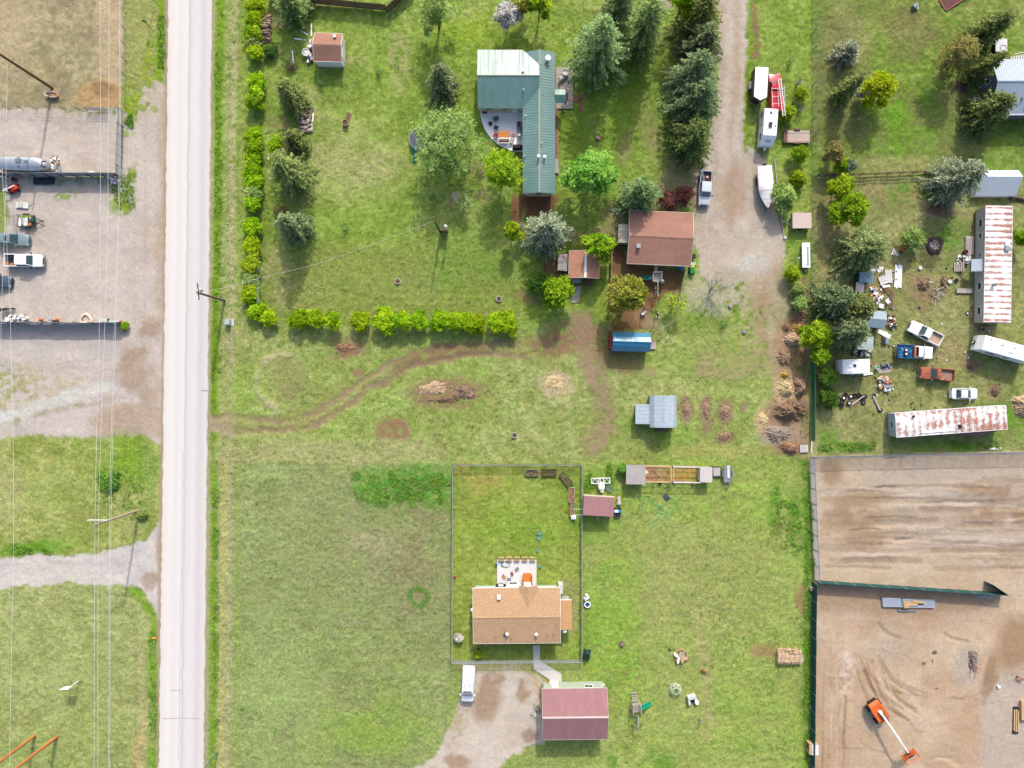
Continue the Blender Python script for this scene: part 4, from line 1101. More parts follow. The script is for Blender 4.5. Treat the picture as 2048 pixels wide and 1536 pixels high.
def streaky(m,a,b,sc_=2.6):
 """uneven sheen from sheet to sheet down the slope"""
 nt=m.node_tree;N,L=nt.nodes,nt.links
 tc=N.new('ShaderNodeTexCoord');mp=N.new('ShaderNodeMapping');mp.inputs['Scale'].default_value=(sc_,.12,.1)
 n=N.new('ShaderNodeTexNoise');n.inputs['Scale'].default_value=1.0;n.inputs['Detail'].default_value=3;n.inputs['Roughness'].default_value=.7
 mr=N.new('ShaderNodeMapRange');mr.inputs[1].default_value=.35;mr.inputs[2].default_value=.65;mr.inputs[3].default_value=a;mr.inputs[4].default_value=b
 L.new(tc.outputs['Object'],mp.inputs[0]);L.new(mp.outputs[0],n.inputs['Vector']);L.new(n.outputs['Fac'],mr.inputs[0]);L.new(mr.outputs[0],N['Principled BSDF'].inputs['Roughness'])
 N['Principled BSDF'].inputs['Coat Roughness'].default_value=.45
streaky(GREEN_ROOF,.36,.66,3.4);streaky(BLUE_ROOF,.36,.6)
# the green roofed house
def green_house():
 he,rw,re=2.8,1.42,.84
 cx,cy=g(1045,200,he)
 root=thing('ranch_house','L-shaped house with green ribbed metal roof and cream walls','house',(cx,cy,0))
 P=lambda px,py,h:(g(px,py,h)[0]-cx,g(px,py,h)[1]-cy,h)
 hw,hr=he+rw,he+re
 xw0=P(955.5,158,he)[0];xr=P(1079,150,hr)[0];yn=P(0,99.5,he)[1];ys=P(0,217,he)[1];yr=(yn+ys)/2
 xa=P(1045.5,0,he)[0];xb=P(1110.5,0,he)[0];yt=P(0,104.5,he)[1];yb=P(0,387.5,he)[1];xm=(xa+xb)/2
 fr=re/rw
 y1=yn+(yr-yn)*fr;y2=ys+(yr-ys)*fr
 polys={'n':[(xw0,yn,he),(xa,yn,he),(xm,y1,hr),(xm,yr,hw),(xw0,yr,hw)],'s':[(xw0,yr,hw),(xm,yr,hw),(xm,y2,hr),(xa,ys,he),(xw0,ys,he)],'ea':[(xm,yt,hr),(xm,yb,hr),(xb,yb,he),(xb,yt,he)],'wn':[(xa,yt,he),(xm,yt,hr),(xm,y1,hr),(xa,yn,he)]if yt>yn else[(xa,yt,he),(xm,yt,hr),(xm,y1,hr)],'ws':[(xa,ys,he),(xm,y2,hr),(xm,yb,hr),(xa,yb,he)],}
 rb=MB()
 for q in polys.values():rb.slab(q,.1)
 rb.add([(xm+.01,y1,hr),(xm+.01,yr,hw),(xm+.01,y2,hr)],[(0,1,2)])
 ro=rb.build('roof',GREEN_ROOF,root)
 mb=MB()
 ribs_poly(mb,polys['n'],(0,1),.31,.06,.04);ribs_poly(mb,polys['s'],(0,1),.31,.05,.03)
 ribs_poly(mb,polys['ea'],(1,0),.42);ribs_poly(mb,polys['ws'],(1,0),.42)
 mb.build('roof_rib',GREEN_ROOF,ro,kind='stuff')
 mb=MB()
 for(a,b,w,ax)in(((xw0,yr,hw),(xm,yr,hw),.16,1),((xm,yt,hr),(xm,y1,hr),.16,0),((xm,y2,hr),(xm,yb,hr),.16,0)):
  A,B=Vector(a),Vector(b);d=(B-A).normalized();u=Vector((-d.y,d.x,0))*w
  for sgn in(-1,1):
   mb.slab([tuple(A+Vector((0,0,.06))),tuple(B+Vector((0,0,.06))),tuple(B+u*sgn+Vector((0,0,.012))),tuple(A+u*sgn+Vector((0,0,.012)))],.02)
 mb.build('ridge_cap',GREEN_CAP,ro)
 for px,py,h_ in((1118-29+7,119,3.4),):
  vent_pipe(ro,P(px,py,h_),.2,.5,WHITE,True)
 for px,py,h_ in((1047,181,3.6),(1051,233,3.1),(1083,287,3.55),(1049,313,3.0)):
  vent_pipe(ro,P(px,py,h_),.08,.5,WHITE)
 for px,py,h_ in((1077,315,3.6),(1089,316,3.4),(1046,145,3.7)):
  vent_pipe(ro,P(px,py,h_),.12,.6,WHITE,True)
 o_=.45
 wb=MB()
 gz=lambda y,yc,half,e,r_:e+r_*(1-abs(y-yc)/half)
 half=(yn-ys)/2
 wb.loft([[(x,ys+o_,0),(x,ys+o_,gz(ys+o_,yr,half,he,rw)-.1),(x,yr,hw-.1),(x,yn-o_,gz(yn-o_,yr,half,he,rw)-.1),(x,yn-o_,0)]for x in(xw0+.3,xm-.05)])
 hx=(xb-xa)/2
 wb.loft([[(xa+o_,y,0),(xa+o_,y,gz(xa+o_,xm,hx,he,re)-.1),(xm,y,hr-.1),(xb-o_,y,gz(xb-o_,xm,hx,he,re)-.1),(xb-o_,y,0)]for y in(yb+.35,yt-.3)])
 wall=wb.build('wall',CREAM,root)
 wall_window(wall,(P(1009,0,1.6)[0],ys+o_,1.6),(0,-1),.9,.9)
 wall_window(wall,(xw0+1.6,ys+o_,1.6),(0,-1),1.0,1.0)
 wall_window(wall,(xm,yb+.35,1.6),(0,-1),1.1,1.0)
 wall_door(wall,(P(1030,0,1)[0],ys+o_,.1),(0,-1),.9,2.0,WHITE)
 wall_window(wall,(xb-o_,(yt+yb)/2+3,1.6),(1,0),1.4,1.0)
 wall_window(wall,(xa+o_,yb+5,1.6),(-1,0),1.4,1.0)
 MB().box((xw0+.18,(yr+ys)/2-1.2,.9),(.2,1.3,1.2)).build('chimney_box',WHITE,root)
 MB().box((xw0+.05,yn-1.5,2.0),(.4,.3,.3)).build('yard_light',WHITE,root)
 pn,ps=P(0,178.5,2.7)[1],P(0,205,2.7)[1];x0,x1=xb-.05,P(1131,0,2.7)[0];pm=(pn+ps)/2
 mb=MB();q1=[(x0,pm,3.15),(x1,pm,3.15),(x1,pn,2.62),(x0,pn,2.62)];q2=[(x0,ps,2.62),(x1,ps,2.62),(x1,pm,3.15),(x0,pm,3.15)]
 mb.slab(q1,.08);mb.slab(q2,.08)
 po=mb.build('porch_roof',GREEN_ROOF,root)
 mb=MB();ribs_poly(mb,q1,(0,1),.3);ribs_poly(mb,q2,(0,1),.3);mb.build('roof_rib',GREEN_ROOF,po,kind='stuff')
 for y in(pn-.25,ps+.25):MB().box((x1-.15,y,.2),(.12,.12,2.4)).build('porch_post',WHITE,root)
 dx0,dx1=P(1112,0,.2)[0],P(1146,0,.2)[0];dy0,dy1=P(0,217,.2)[1],P(0,134,.2)[1]
 dk=MB().box(((dx0+dx1)/2,(dy0+dy1)/2,.04),(dx1-dx0,dy1-dy0,.1)).build('deck',WOOD_G,root)
 mb=MB();n=int((dy1-dy0)/.15);rr=random.Random(4)
 for i in range(n):
  mb.box(((dx0+dx1)/2,dy0+(i+.5)*(dy1-dy0)/n,.14),(dx1-dx0,(dy1-dy0)/n-.012,.035+rr.random()*.008))
 mb.build('deck_board',WOOD_G,dk,kind='stuff')
 d2=MB().box((P(1111.5,0,0)[0],P(0,333,0)[1],.04),(.9,2.3,.3)).build('side_step',WOOD_G,root)
green_house()
def flat_structure(name,pts,z0,z1,m,kind='structure'):
 mb=MB();mb.prism([g(*p)for p in pts],z0,z1);o=mb.build(name,m);o['kind']=kind;return o
arc=[(960,220)]+[(960+85-85*math.cos(a)*.99,222+82*math.sin(a))for a in np.linspace(.05,1.5,16)]+[(1048,304),(1048,220)]
flat_structure('patio',arc,-.05,.09,mat('white_washed_concrete',(255,254,252),rough=.85,var=.04,scale=.6,k=1.45,tint=(232,230,228),tint_amt=.4,tint_scale=.5))
flat_structure('patio',[(994,1119.5),(1073,1119.5),(1073,1176),(994,1176)],-.05,.1,CONC_W)
flat_structure('walkway',[(1066,1290),(1080,1290),(1080,1322),(1123,1348),(1123.5,1368),(1100,1368),(1099.5,1359),(1067,1338)],-.05,.09,CONC)
mb=MB();rr=random.Random(8)
bed=thing('flower_bed','narrow brick edged flower bed along the east wall of the green house','flower bed',g3(1110.5,275))
mb.box((0,0,0),(.55,9.0,.1));mb.build('soil',mat('red_bark_mulch',(170,108,84),rough=1,var=.4,scale=5,bump=.6),bed)
bm_=None
for i in range(30):
 o=MB().box((0,0,0),(.2,.27,.16)).build('brick',BRICK_E,bed,(.36,-4.4+i*.3,0),rr.uniform(-.2,.2))if bm_ is None else None
 if o is None:
  o=bm_.copy();COL0.objects.link(o);o.location=(.36,-4.4+i*.3,0);o.rotation_euler=(0,0,rr.uniform(-.2,.2))
 else:bm_=o
pth=thing('brick_path','short brick path leading off the grey deck','path',g3(1158,205))
bb=None
for(ax,ay,nx_,ny_)in((-.9,.3,6,3),(.1,-1.3,3,14)):
 for i in range(nx_):
  for j in range(ny_):
   if bb is None:bb=MB().box((0,0,0),(.22,.2,.05)).build('brick',BRICK_E,pth)
   else:q=bb.copy();COL0.objects.link(q);bb2=q
   (bb if i+j==0 and ax<-.5 else q).location=(ax+i*.25,ay+j*.23,0)
   # garage with the red-brown shingle roof
loc,L,W=placed(1320.5,476,2.7,127.5,107)
gar,wy0,wy1=profiled('garage','wide garage with a red-brown shingled roof beside the gravel drive','garage',loc,R(-2.6),L,[(-W/2,2.55),(0,3.6),(W/2,2.55)],BROWN_SH,OFFWHITE,over=.3,side=.4,courses=.32,cap_m=BROWN_SH,trim=OFFWHITE)
roof_vent(gar,(-L/2+1.5,-1.55,3.45),.5,STEEL)
wall_window(gar,(-1.5,wy0,1.7),(0,-1),1.0,.8);wall_window(gar,(1.6,wy0,1.7),(0,-1),1.0,.8)
wall_door(gar,(L/2-.3,.3,.05),(1,0),4.6,2.2,WHITE,'garage_door')
lean=MB();lean.slab([(-L/2-1.5,2.0,2.1),(-L/2+.2,2.0,2.4),(-L/2+.2,-.9,2.4),(-L/2-1.5,-.9,2.1)],.07)
lo_=lean.build('lean_to_roof',WOOD_G,gar)
for y in(1.8,-.7):MB().box((-L/2-1.35,y,0),(.1,.1,2.05)).build('post',WOOD_G,gar)
pl=thing('plank_stack','two long pale boards sticking out by the garage lean-to','boards',g3(1232,424),R(-27))
for i in range(2):MB().box((0,i*.3,0),(2.3,.24,.1)).build('plank',WOOD_G,pl)
# the tan house in the wire fence
def tan_house():
 he=2.9
 loc,L,W=placed(1033.5,1231,he,174,111)
 root,wy0,wy1=profiled('bungalow','single storey house with tan shingle roof inside the wire fence','house',loc,R(.5),L,[(-W/2,he),(0,he+.85),(W/2,he)],TAN_SH,SAGE,over=.3,side=.45,courses=.3,cap_m=TAN_SH,trim=WHITE)
 k=S*(H-he)/H
 X=lambda px:(px-1033.5)*k
 Y=lambda py:(1231-py)*k
 ro=[c for c in root.children if c.name.startswith('roof')][0]
 xg=X(1057);yr_=Y(1216);ye=W/2+.35
 sl=.85/(W/2);zr=he+.85-sl*abs(yr_)
 mb=MB();hw_=1.45
 for s in(-1,1):
  mb.slab([(xg,yr_,zr+.05),(xg,ye,zr+.05),(xg+s*hw_,ye,he+.08),(xg+s*hw_,W/2-.1,he+.1)],.08)
 mb.build('porch_gable',TAN_SH,ro)
 MB().add([(xg-hw_+.2,ye-.1,he-.1),(xg+hw_-.2,ye-.1,he-.1),(xg,ye-.1,zr-.1)],[(0,1,2)]).build('gable_face',WHITE,ro)
 xb=X(1027)
 bay=MB().prism([(xb-1.3,wy1-.02),(xb-.8,wy1+.75),(xb+.8,wy1+.75),(xb+1.3,wy1-.02)],.5,2.5).build('bay_window',WHITE,root)
 MB().box((xb,wy1+.77,1.0),(1.2,.04,1.1)).build('pane',glass(),bay)
 for px in(978,1086,1102):wall_window(root,(X(px),wy1,1.6),(0,1),1.3,1.0)
 for px in(975,1000,1100):wall_window(root,(X(px),wy0,1.6),(0,-1),1.2,1.0)
 wall_door(root,(xg,wy1,.5),(0,1),.95,2.05,WHITE);wall_door(root,(X(1074),wy0,.5),(0,-1),.95,2.05,WHITE)
 zt=lambda y:he+.85-sl*abs(y)
 y=Y(1192);MB().box((X(998),y,zt(y)-.2),(.5,.55,.75)).build('chimney',WHITE,ro)
 for px,py in((1107,1266),(1094,1267),(1113,1247),(990,1272),(1022,1274),(1010,1256)):
  vent_pipe(ro,(X(px),Y(py),zt(Y(py))),.06,.35,GREYM)
 for px,py in((1014,1265),(1072,1266)):vent_pipe(ro,(X(px),Y(py),zt(Y(py))),.12,.4,WHITE,True)
 for px,py in((1009,1267),):roof_vent(ro,(X(px),Y(py),zt(Y(py))),.25,DARK)
 ax0,ax1=L/2-.28,X(1144.5);ay0,ay1=Y(1262),Y(1203)
 mb=MB();mb.slab([(ax0,ay0,2.78),(ax1,ay0,2.35),(ax1,ay1,2.35),(ax0,ay1,2.78)],.09)
 ad=mb.build('addition_roof',mat('bright_tan_shingle',(216,168,118),rough=.9,var=.08,fine=.12),root)
 MB().prism([(ax0,ay0+.4),(ax1-.35,ay0+.4),(ax1-.35,ay1-.1),(ax0,ay1-.1)],0,2.3).build('addition_wall',SAGE,root)
 MB().box(((ax0+ax1)/2,ay1+.02,2.3),(ax1-ax0,.06,.14)).build('fascia',WHITE,ad)
 MB().box((X(1123),Y(1184),0),(.75,1.5,1.7)).build('utility_cabinet',mat('pale_grey_metal',(220,222,220),rough=.5,var=.05),root)
 for px,py,s in((938,1222,1),(1129.5,1266,1)):
  MB().lathe([(.36,0),(.3,.1),(.08,.18)],(X(px)if px>1000 else -L/2-.1,Y(py),2.2),12).build('satellite_dish',WHITE,root)
 for nm,px,y_,d_ in(('back_step',1056,wy1,1),('front_step',1074,wy0,-1)):
  n=5 if d_>0 else 3
  st=MB().box((X(px),y_+d_*.35,0),(1.3 if d_>0 else 1.4,.7,.5)).build(nm,WOOD_O if d_>0 else WOOD_O,root)
  for i in range(n):
   q=MB().box((X(px),y_+d_*(.75+i*.27),.02),(1.3,.25,.46-i*.08)).build('tread',WOOD_O,st)
  for s in(-1,1):
   MB().box((X(px)+s*.72,y_+d_*(.9 if d_>0 else .5),0),(.09,1.6 if d_>0 else .9,.95)).build('handrail',WOOD_O,st)
  if d_>0:MB().box((X(px),y_+.3,.5),(1.1,.6,.04)).build('door_mat',WHITE,st)
tan_house()
# red metal barn
def red_barn():
 he=3.4
 loc,L,W=placed(1149.5,1428,he,130,102)
 root,wy0,wy1=profiled('barn','big outbuilding with ribbed dusty red metal roof','outbuilding',loc,R(.6),L,[(-W/2,he),(0,he+1.2),(W/2,he)],RED_ROOF,SAGE,over=.3,side=.4,ribs=.27,cap_m=mat('pink_ridge_trim',(240,208,204),rough=.45,var=.04),trim=mat('pale_trim',(226,214,208),rough=.5,var=.05))
 k=S*(H-he)/H
 wall_door(root,((1112-1149.5)*k,wy1,.1),(0,1),1.0,2.1,WHITE)
 wall_window(root,((1180-1149.5)*k,wy1,1.8),(0,1),1.4,.9)
 wall_door(root,(-L/2+.3,0,.05),(-1,0),4.8,2.7,WHITE,'garage_door')
 MB().box((-L/2+.1,W/2-1.0,.2),(.3,.6,1.2)).build('meter_box',GREYM,root)
red_barn()
# blue gambrel shed
loc,L,W=placed(1263,683.5,2.5,76,38)
bs,a0,a1=profiled('garden_shed','gambrel shed with bright blue ribbed metal roof and red west wall','shed',loc,R(-1.8),L,[(-W/2,1.95),(-W/2+.75,2.75),(0,3.12),(W/2-.75,2.75),(W/2,1.95)],BLUE_ROOF,RED_WALL,over=.1,side=.15,ribs=.3,cap_m=BLUE_ROOF)
wall_door(bs,(L/2-.1,-.2,.1),(1,0),1.2,1.7,RED_WALL)
MB().box((L/2+.65,-.25,0),(1.35,1.35,.22)).build('ramp',WOOD_G,bs)
MB().box((-L/2-.12,0,0),(.4,2.2,1.9)).build('side_panel',RED_WALL,bs)
# pale blue metal gambrel shed in the middle meadow
loc,L,W=placed(1328,823,2.6,64,54)
ps_,a0,a1=profiled('storage_shed','pale blue metal gambrel shed with a side lean-to in the middle meadow','shed',loc,R(90),L,[(-W/2,2.1),(-W/2+.55,2.75),(0,3.25),(W/2-.55,2.75),(W/2,2.1)],PALE_ROOF,mat('pale_metal_wall',(190,200,206),rough=.5,var=.05),over=.1,side=.12,ribs=.62,cap_m=PALE_ROOF)
mb=MB();q=[(-2.0,W/2-.15,2.0),(1.1,W/2-.15,2.0),(1.1,W/2+2.2,1.75),(-2.0,W/2+2.2,1.75)]
mb.slab(q,.05);lr=mb.build('lean_to_roof',PALE_ROOF,ps_)
mb=MB();ribs_poly(mb,q,(0,1),.6);mb.build('roof_rib',PALE_ROOF,lr,kind='stuff')
MB().prism([(-1.8,W/2),(.95,W/2),(.95,W/2+2.0),(-1.8,W/2+2.0)],0,1.72).build('lean_to_wall',WOOD_D,ps_)
MB().box((-L/2-.35,-.1,0),(.9,2.1,.3)).build('ramp',WOOD_B,ps_)
wall_door(ps_,(-L/2+.1,0,.1),(-1,0),1.6,1.9,WOOD_D)
# brown shed in the north-west
loc,L,W=placed(656,94,2.3,56,56.5)
nb,a0,a1=profiled('garden_shed','small white walled shed with red-brown roof by the junk heap','shed',loc,R(-1.5),L,[(-W/2,2.15),(0,3.05),(W/2,2.15)],BROWN_SH,WHITE,over=.12,side=.12,courses=.3,trim=WHITE)
roof_vent(nb,(1.1,1.5,2.65),.35,OFFWHITE)
wall_door(nb,(L/2-.12,-.6,.1),(1,0),1.3,1.8,WHITE)
# brown dog shed
loc,L,W=placed(1168.5,529,2.2,54,61)
ds,a0,a1=profiled('dog_shed','small brown roofed shed with white ridge strip by the dog yard','shed',loc,R(88.5),L,[(-W/2,2.05),(-.15,2.85),(W/2,2.05)],mat('pinkish_brown_shingle',(206,150,124),rough=.9,var=.1,fine=.12),WOOD_B,over=.12,side=.15,courses=.3,cap_m=WHITE,trim=OFFWHITE)
MB().box((-L/2+.05,.9,.2),(.1,.9,1.6)).build('door',WOOD_D,ds)
kn=thing('dog_kennel','low grey roofed kennel west of the small brown shed','kennel',g3(1124.5,530),R(-3))
MB().box((0,0,0),(1.3,1.9,1.0)).build('wall',RED_WALL,kn);MB().box((0,0,1.0),(1.55,2.2,.08)).build('roof',GREY_SH,kn)
MB().box((0,1.35,.8),(1.5,.5,.06)).build('shelf',mat('pale_board',(216,198,186)),kn)
MB().tube([(-.1,1.0,1.12),(.8,.95,1.12)],.05,6).build('red_strip',mat('red_plastic',(226,40,44),rough=.4),kn)
bx=thing('storage_box','pale blue-grey lidded box at the south wall of the brown shed','box',g3(1152,561))
MB().box((0,0,0),(1.2,.8,.75)).build('body',mat('blue_grey_plastic',(150,164,182),rough=.5),bx);MB().box((0,0,.75),(1.28,.88,.09)).build('lid',mat('pale_blue_plastic',(182,194,208),rough=.5),bx)
bx=thing('wooden_step','brown wooden platform at the south wall of the brown shed','platform',g3(1175,566))
MB().box((0,0,0),(1.3,1.0,.18)).build('frame',WOOD_D,bx)
for i in range(5):MB().box((0,-.4+i*.2,.18),(1.35,.18,.04)).build('board',WOOD_B,bx)
flat_structure('walkway',[(1148,573),(1163,571),(1158,605),(1143,605)],-.04,.06,WOOD_G)
# blue-grey house at the east edge
def slate_house():
 he=3.0
 x0,yn=g(1985,119,he);_,ys=g(1985,228,he)
 W=yn-ys;L=14.0
 root,wy0,wy1=profiled('east_house','house with blue-grey ribbed metal roof at the east edge','house',(x0+L/2-.1,(yn+ys)/2,0),0,L,[(-W/2,he),(.2,he+1.45),(W/2,he)],SLATE_ROOF,GREY_WALL,over=.35,side=.4,ribs=.4,cap_m=mat('slate_ridge_trim',(140,160,182),rough=.4),trim=WHITE)
 ro=[c for c in root.children if c.name.startswith('roof')][0]
 for x,y in((-L/2+4.2,-2.1),(-L/2+5.0,-3.2)):roof_vent(ro,(x,y,he+1.45-1.45*(abs(y)+.2)/(W/2+.2)),.28,GREYM)
 MB().box((-.0,-W/2-.08,he-.14),(L,.14,.12)).build('gutter',WHITE,root)
 wall_window(root,(-L/2+.35,1.6,1.7),(-1,0),1.2,1.0);wall_door(root,(-L/2+.35,-1.2,.3),(-1,0),.95,2.0,WHITE)
 st=MB().box((-L/2-.35,-1.2,0),(1.2,1.4,.3)).build('door_step',OFFWHITE,root)
 st=MB().box((2.2,W/2+.9,0),(4.6,2.0,1.0)).build('landing',WOOD_G,root)
 for i in range(6):MB().box((-.35-i*.3,W/2+.9,0),(.26,1.9,.85-i*.14)).build('tread',OFFWHITE,st)
 for s in(0,1):MB().tube([(-2.0,W/2+.05+s*1.8,.9),(.0,W/2+.05+s*1.8,1.9),(4.4,W/2+.05+s*1.8,1.9)],.06,6).build('handrail',WHITE,st)
slate_house()
# long pale A-frame shed
x0,y0=g(1940,374);x1,y1=g(2022,374)
ls,a0,a1=profiled('long_shed','long pale blue steep roofed shed behind the big blue spruce','shed',((x0+x1)/2,(y0+y1)/2+.15,0),0,x1-x0,[(-1.9,1.15),(.75,2.55),(2.0,1.7)],mat('pale_blue_panel',(228,238,246),rough=.5,var=.04),WHITE,over=.05,side=.08,trim=None)
# coop with the dusty red roof and its cream north wall
loc,L,W=placed(1197.5,1012.5,2.2,61,38)
cp,a0,a1=profiled('chicken_house','little shed with dusty red metal roof beside the wire fence','shed',loc,R(-3.4),L,[(-W/2,2.35),(W/2-.02,2.1),(W/2,2.09)],RED_ROOF,CREAM,over=.12,side=.2,ribs=.26)
MB().box((0,W/2+.12,1.9),(L+.1,.12,.22)).build('fascia',CREAM,cp)
MB().box((.2,-W/2-.5,0),(.35,1.3,.1)).build('ramp',WOOD_G,cp)
# vehicles
GLASS_T=mat('tinted_glass',(64,88,92),rough=.12,var=.04,spec=.6,k=2.6)
CHROME=mat('chrome',(210,212,216),rough=.25,metal=.8,var=.04)
LAMP_R=mat('red_lens',(170,40,40),rough=.3)
LAMP_W=mat('clear_lens',(225,228,230),rough=.2)
TYRE=mat('tyre_rubber',(40,40,44),rough=.85,var=.1)
def ring(x,hw,zb,zt,r=.12,crown=.0):
 """half-width hw section of a body at station x"""
 return[(x,-hw*.93,zb),(x,-hw,zb+(zt-zb)*.35),(x,-hw,zt-r),(x,-hw+r*.35,zt-r*.3),(x,-hw+r*1.3,zt),(x,0,zt+crown),(x,hw-r*1.3,zt),(x,hw-r*.35,zt-r*.3),(x,hw,zt-r),(x,hw,zb+(zt-zb)*.35),(x,hw*.93,zb)]
def wheel_set(root,xs,yy,r=.36,w=.24,rim=None):
 for x in xs:
  for s in(-1,1):
   mb=MB();mb.tube([(x,s*yy-s*w/2,r),(x,s*yy+s*w/2,r)],r,16)
   o=mb.build('wheel',TYRE,root)
   MB().tube([(x,s*(yy+w/2),r),(x,s*(yy+w/2+.015),r)],r*.62,12).build('rim',rim or CHROME,o)
def car_lights(root,xf,xr,hw,zf,zr):
 for s in(-1,1):
  MB().box((xf,s*hw*.74,zf),(.12,.36,.16)).build('headlight',LAMP_W,root)
  MB().box((xr,s*hw*.82,zr),(.08,.22,.22)).build('taillight',LAMP_R,root)
def mirrors(root,x,hw,z,m):
 for s in(-1,1):
  MB().box((x,s*(hw+.13),z),(.16,.26,.18)).build('mirror',m,root)
def greenhouse(root,st,paint,name='cab',glassm=None,rear=True,roof=None):
 """st: xb0 windscreen base, xr0 roof front, xr1 roof rear, xb1 rear glass base, hw base, hwr roof, zb, zr"""
 xb0,xr0,xr1,xb1,hw,hwr,zb,zr=st
 gm=glassm or GLASS_T
 mb=MB()
 base=[(xb0,-hw*.93,zb),(xb0,hw*.93,zb),(xb1,hw*.95,zb),(xb1,-hw*.95,zb)]
 rf=[(xr0,-hwr*.94,zr-.05),(xr0,hwr*.94,zr-.05),(xr1,hwr*.95,zr-.04),(xr1,-hwr*.95,zr-.04)]
 mb.add(base+rf,[(0,1,5,4),(1,2,6,5),(2,3,7,6),(3,0,4,7),(4,5,6,7),(3,2,1,0)])
 cab=mb.build(name,paint,root)
 mb=MB()
 rings=[]
 for i in range(6):
  t=i/5;x=xr0+(xr1-xr0)*t;c=.05*math.sin(math.pi*(.15+.7*t))
  rings.append([(x,hwr*(-1+2*j/6)*(.97 if i in(0,5)else 1),zr-.045+(c+.035)*(1-(-1+2*j/6)**4))for j in range(7)])
 mb.loft(rings,closed=False,cap=False)
 lower=[[(p[0],p[1],zr-.1)for p in r]for r in(rings[0],rings[-1])]
 mb.loft([rings[0],lower[0]],closed=False,cap=False);mb.loft([rings[-1],lower[1]],closed=False,cap=False)
 mb.build('roof_panel',roof or paint,cab,smooth=True)
 def pane(p,nm,push):
  P=[Vector(q)for q in p];c=sum(P,Vector())/4
  n=(P[1]-P[0]).cross(P[2]-P[0]).normalized()
  if n.dot(Vector(push))<0:n=-n
  Q=[c+(q-c)*.88+n*.02 for q in P]
  mb=MB();mb.plate([tuple(q)for q in Q],n,.03);return mb.build(nm,gm,cab)
 pane([base[0],base[1],rf[1],rf[0]],'windscreen',(1,0,.5))
 if rear:pane([base[2],base[3],rf[3],rf[2]],'rear_window',(-1,0,.5))
 pane([base[1],base[2],rf[2],rf[1]],'side_window',(0,1,.2));pane([base[3],base[0],rf[0],rf[3]],'side_window',(0,-1,.2))
 return cab
def sedan(label,px,py,deg,L,W,paint,group=None,wagon=False,sunroof=False,cat='car',name='parked_car',h=1.46):
 x,y=g(px,py,.7)
 t=thing(name,label,cat,(x,y,zat(x,y)),R(deg),group)
 hw=W/2;l=L/2
 S_=[(l,hw*.62,.3,.55),(l-.06,hw*.8,.24,.66),(l-.3,hw*.94,.2,.74),(l-.9,hw,.2,.86),(l*.28,hw,.2,.95),(0,hw,.2,.95),(-l*.5,hw,.2,.96),(-l+.6,hw*.98,.22,.95 if not wagon else 1.0),(-l+.12,hw*.9,.26,.88),(-l,hw*.74,.32,.7)]
 mb=MB();mb.loft([ring(*s)for s in S_]);mb.build('body',paint,t,smooth=True)
 if wagon:st=(l*.36,l*.02,-l*.74,-l*.93,hw*.96,hw*.78,.9,h)
 else:st=(l*.36,l*.04,-l*.42,-l*.68,hw*.96,hw*.76,.9,h)
 cab=greenhouse(t,st,paint)
 if sunroof:MB().box((st[1]-.55,0,h+.015),(.55,hw*.95,.025)).build('sunroof',DARK,cab)
 wheel_set(t,(l*.62,-l*.6),hw-.12,.33,.22)
 car_lights(t,l-.17,-l+.05,hw,.56,.66);mirrors(t,l*.3,hw,.92,paint)
 MB().box((l-.02,0,.28),(.14,W*.72,.2)).build('bumper',paint,t);MB().box((-l+.02,0,.3),(.14,W*.76,.2)).build('bumper',paint,t)
 MB().box((l+.02,0,.5),(.05,W*.42,.14)).build('grille',DARK,t)
 MB().quad((l*.385,-hw*.8,.955),(l*.385,hw*.8,.955),(l*.355,hw*.8,.975),(l*.355,-hw*.8,.975)).build('wiper_cowl',DARK,t)
 return t
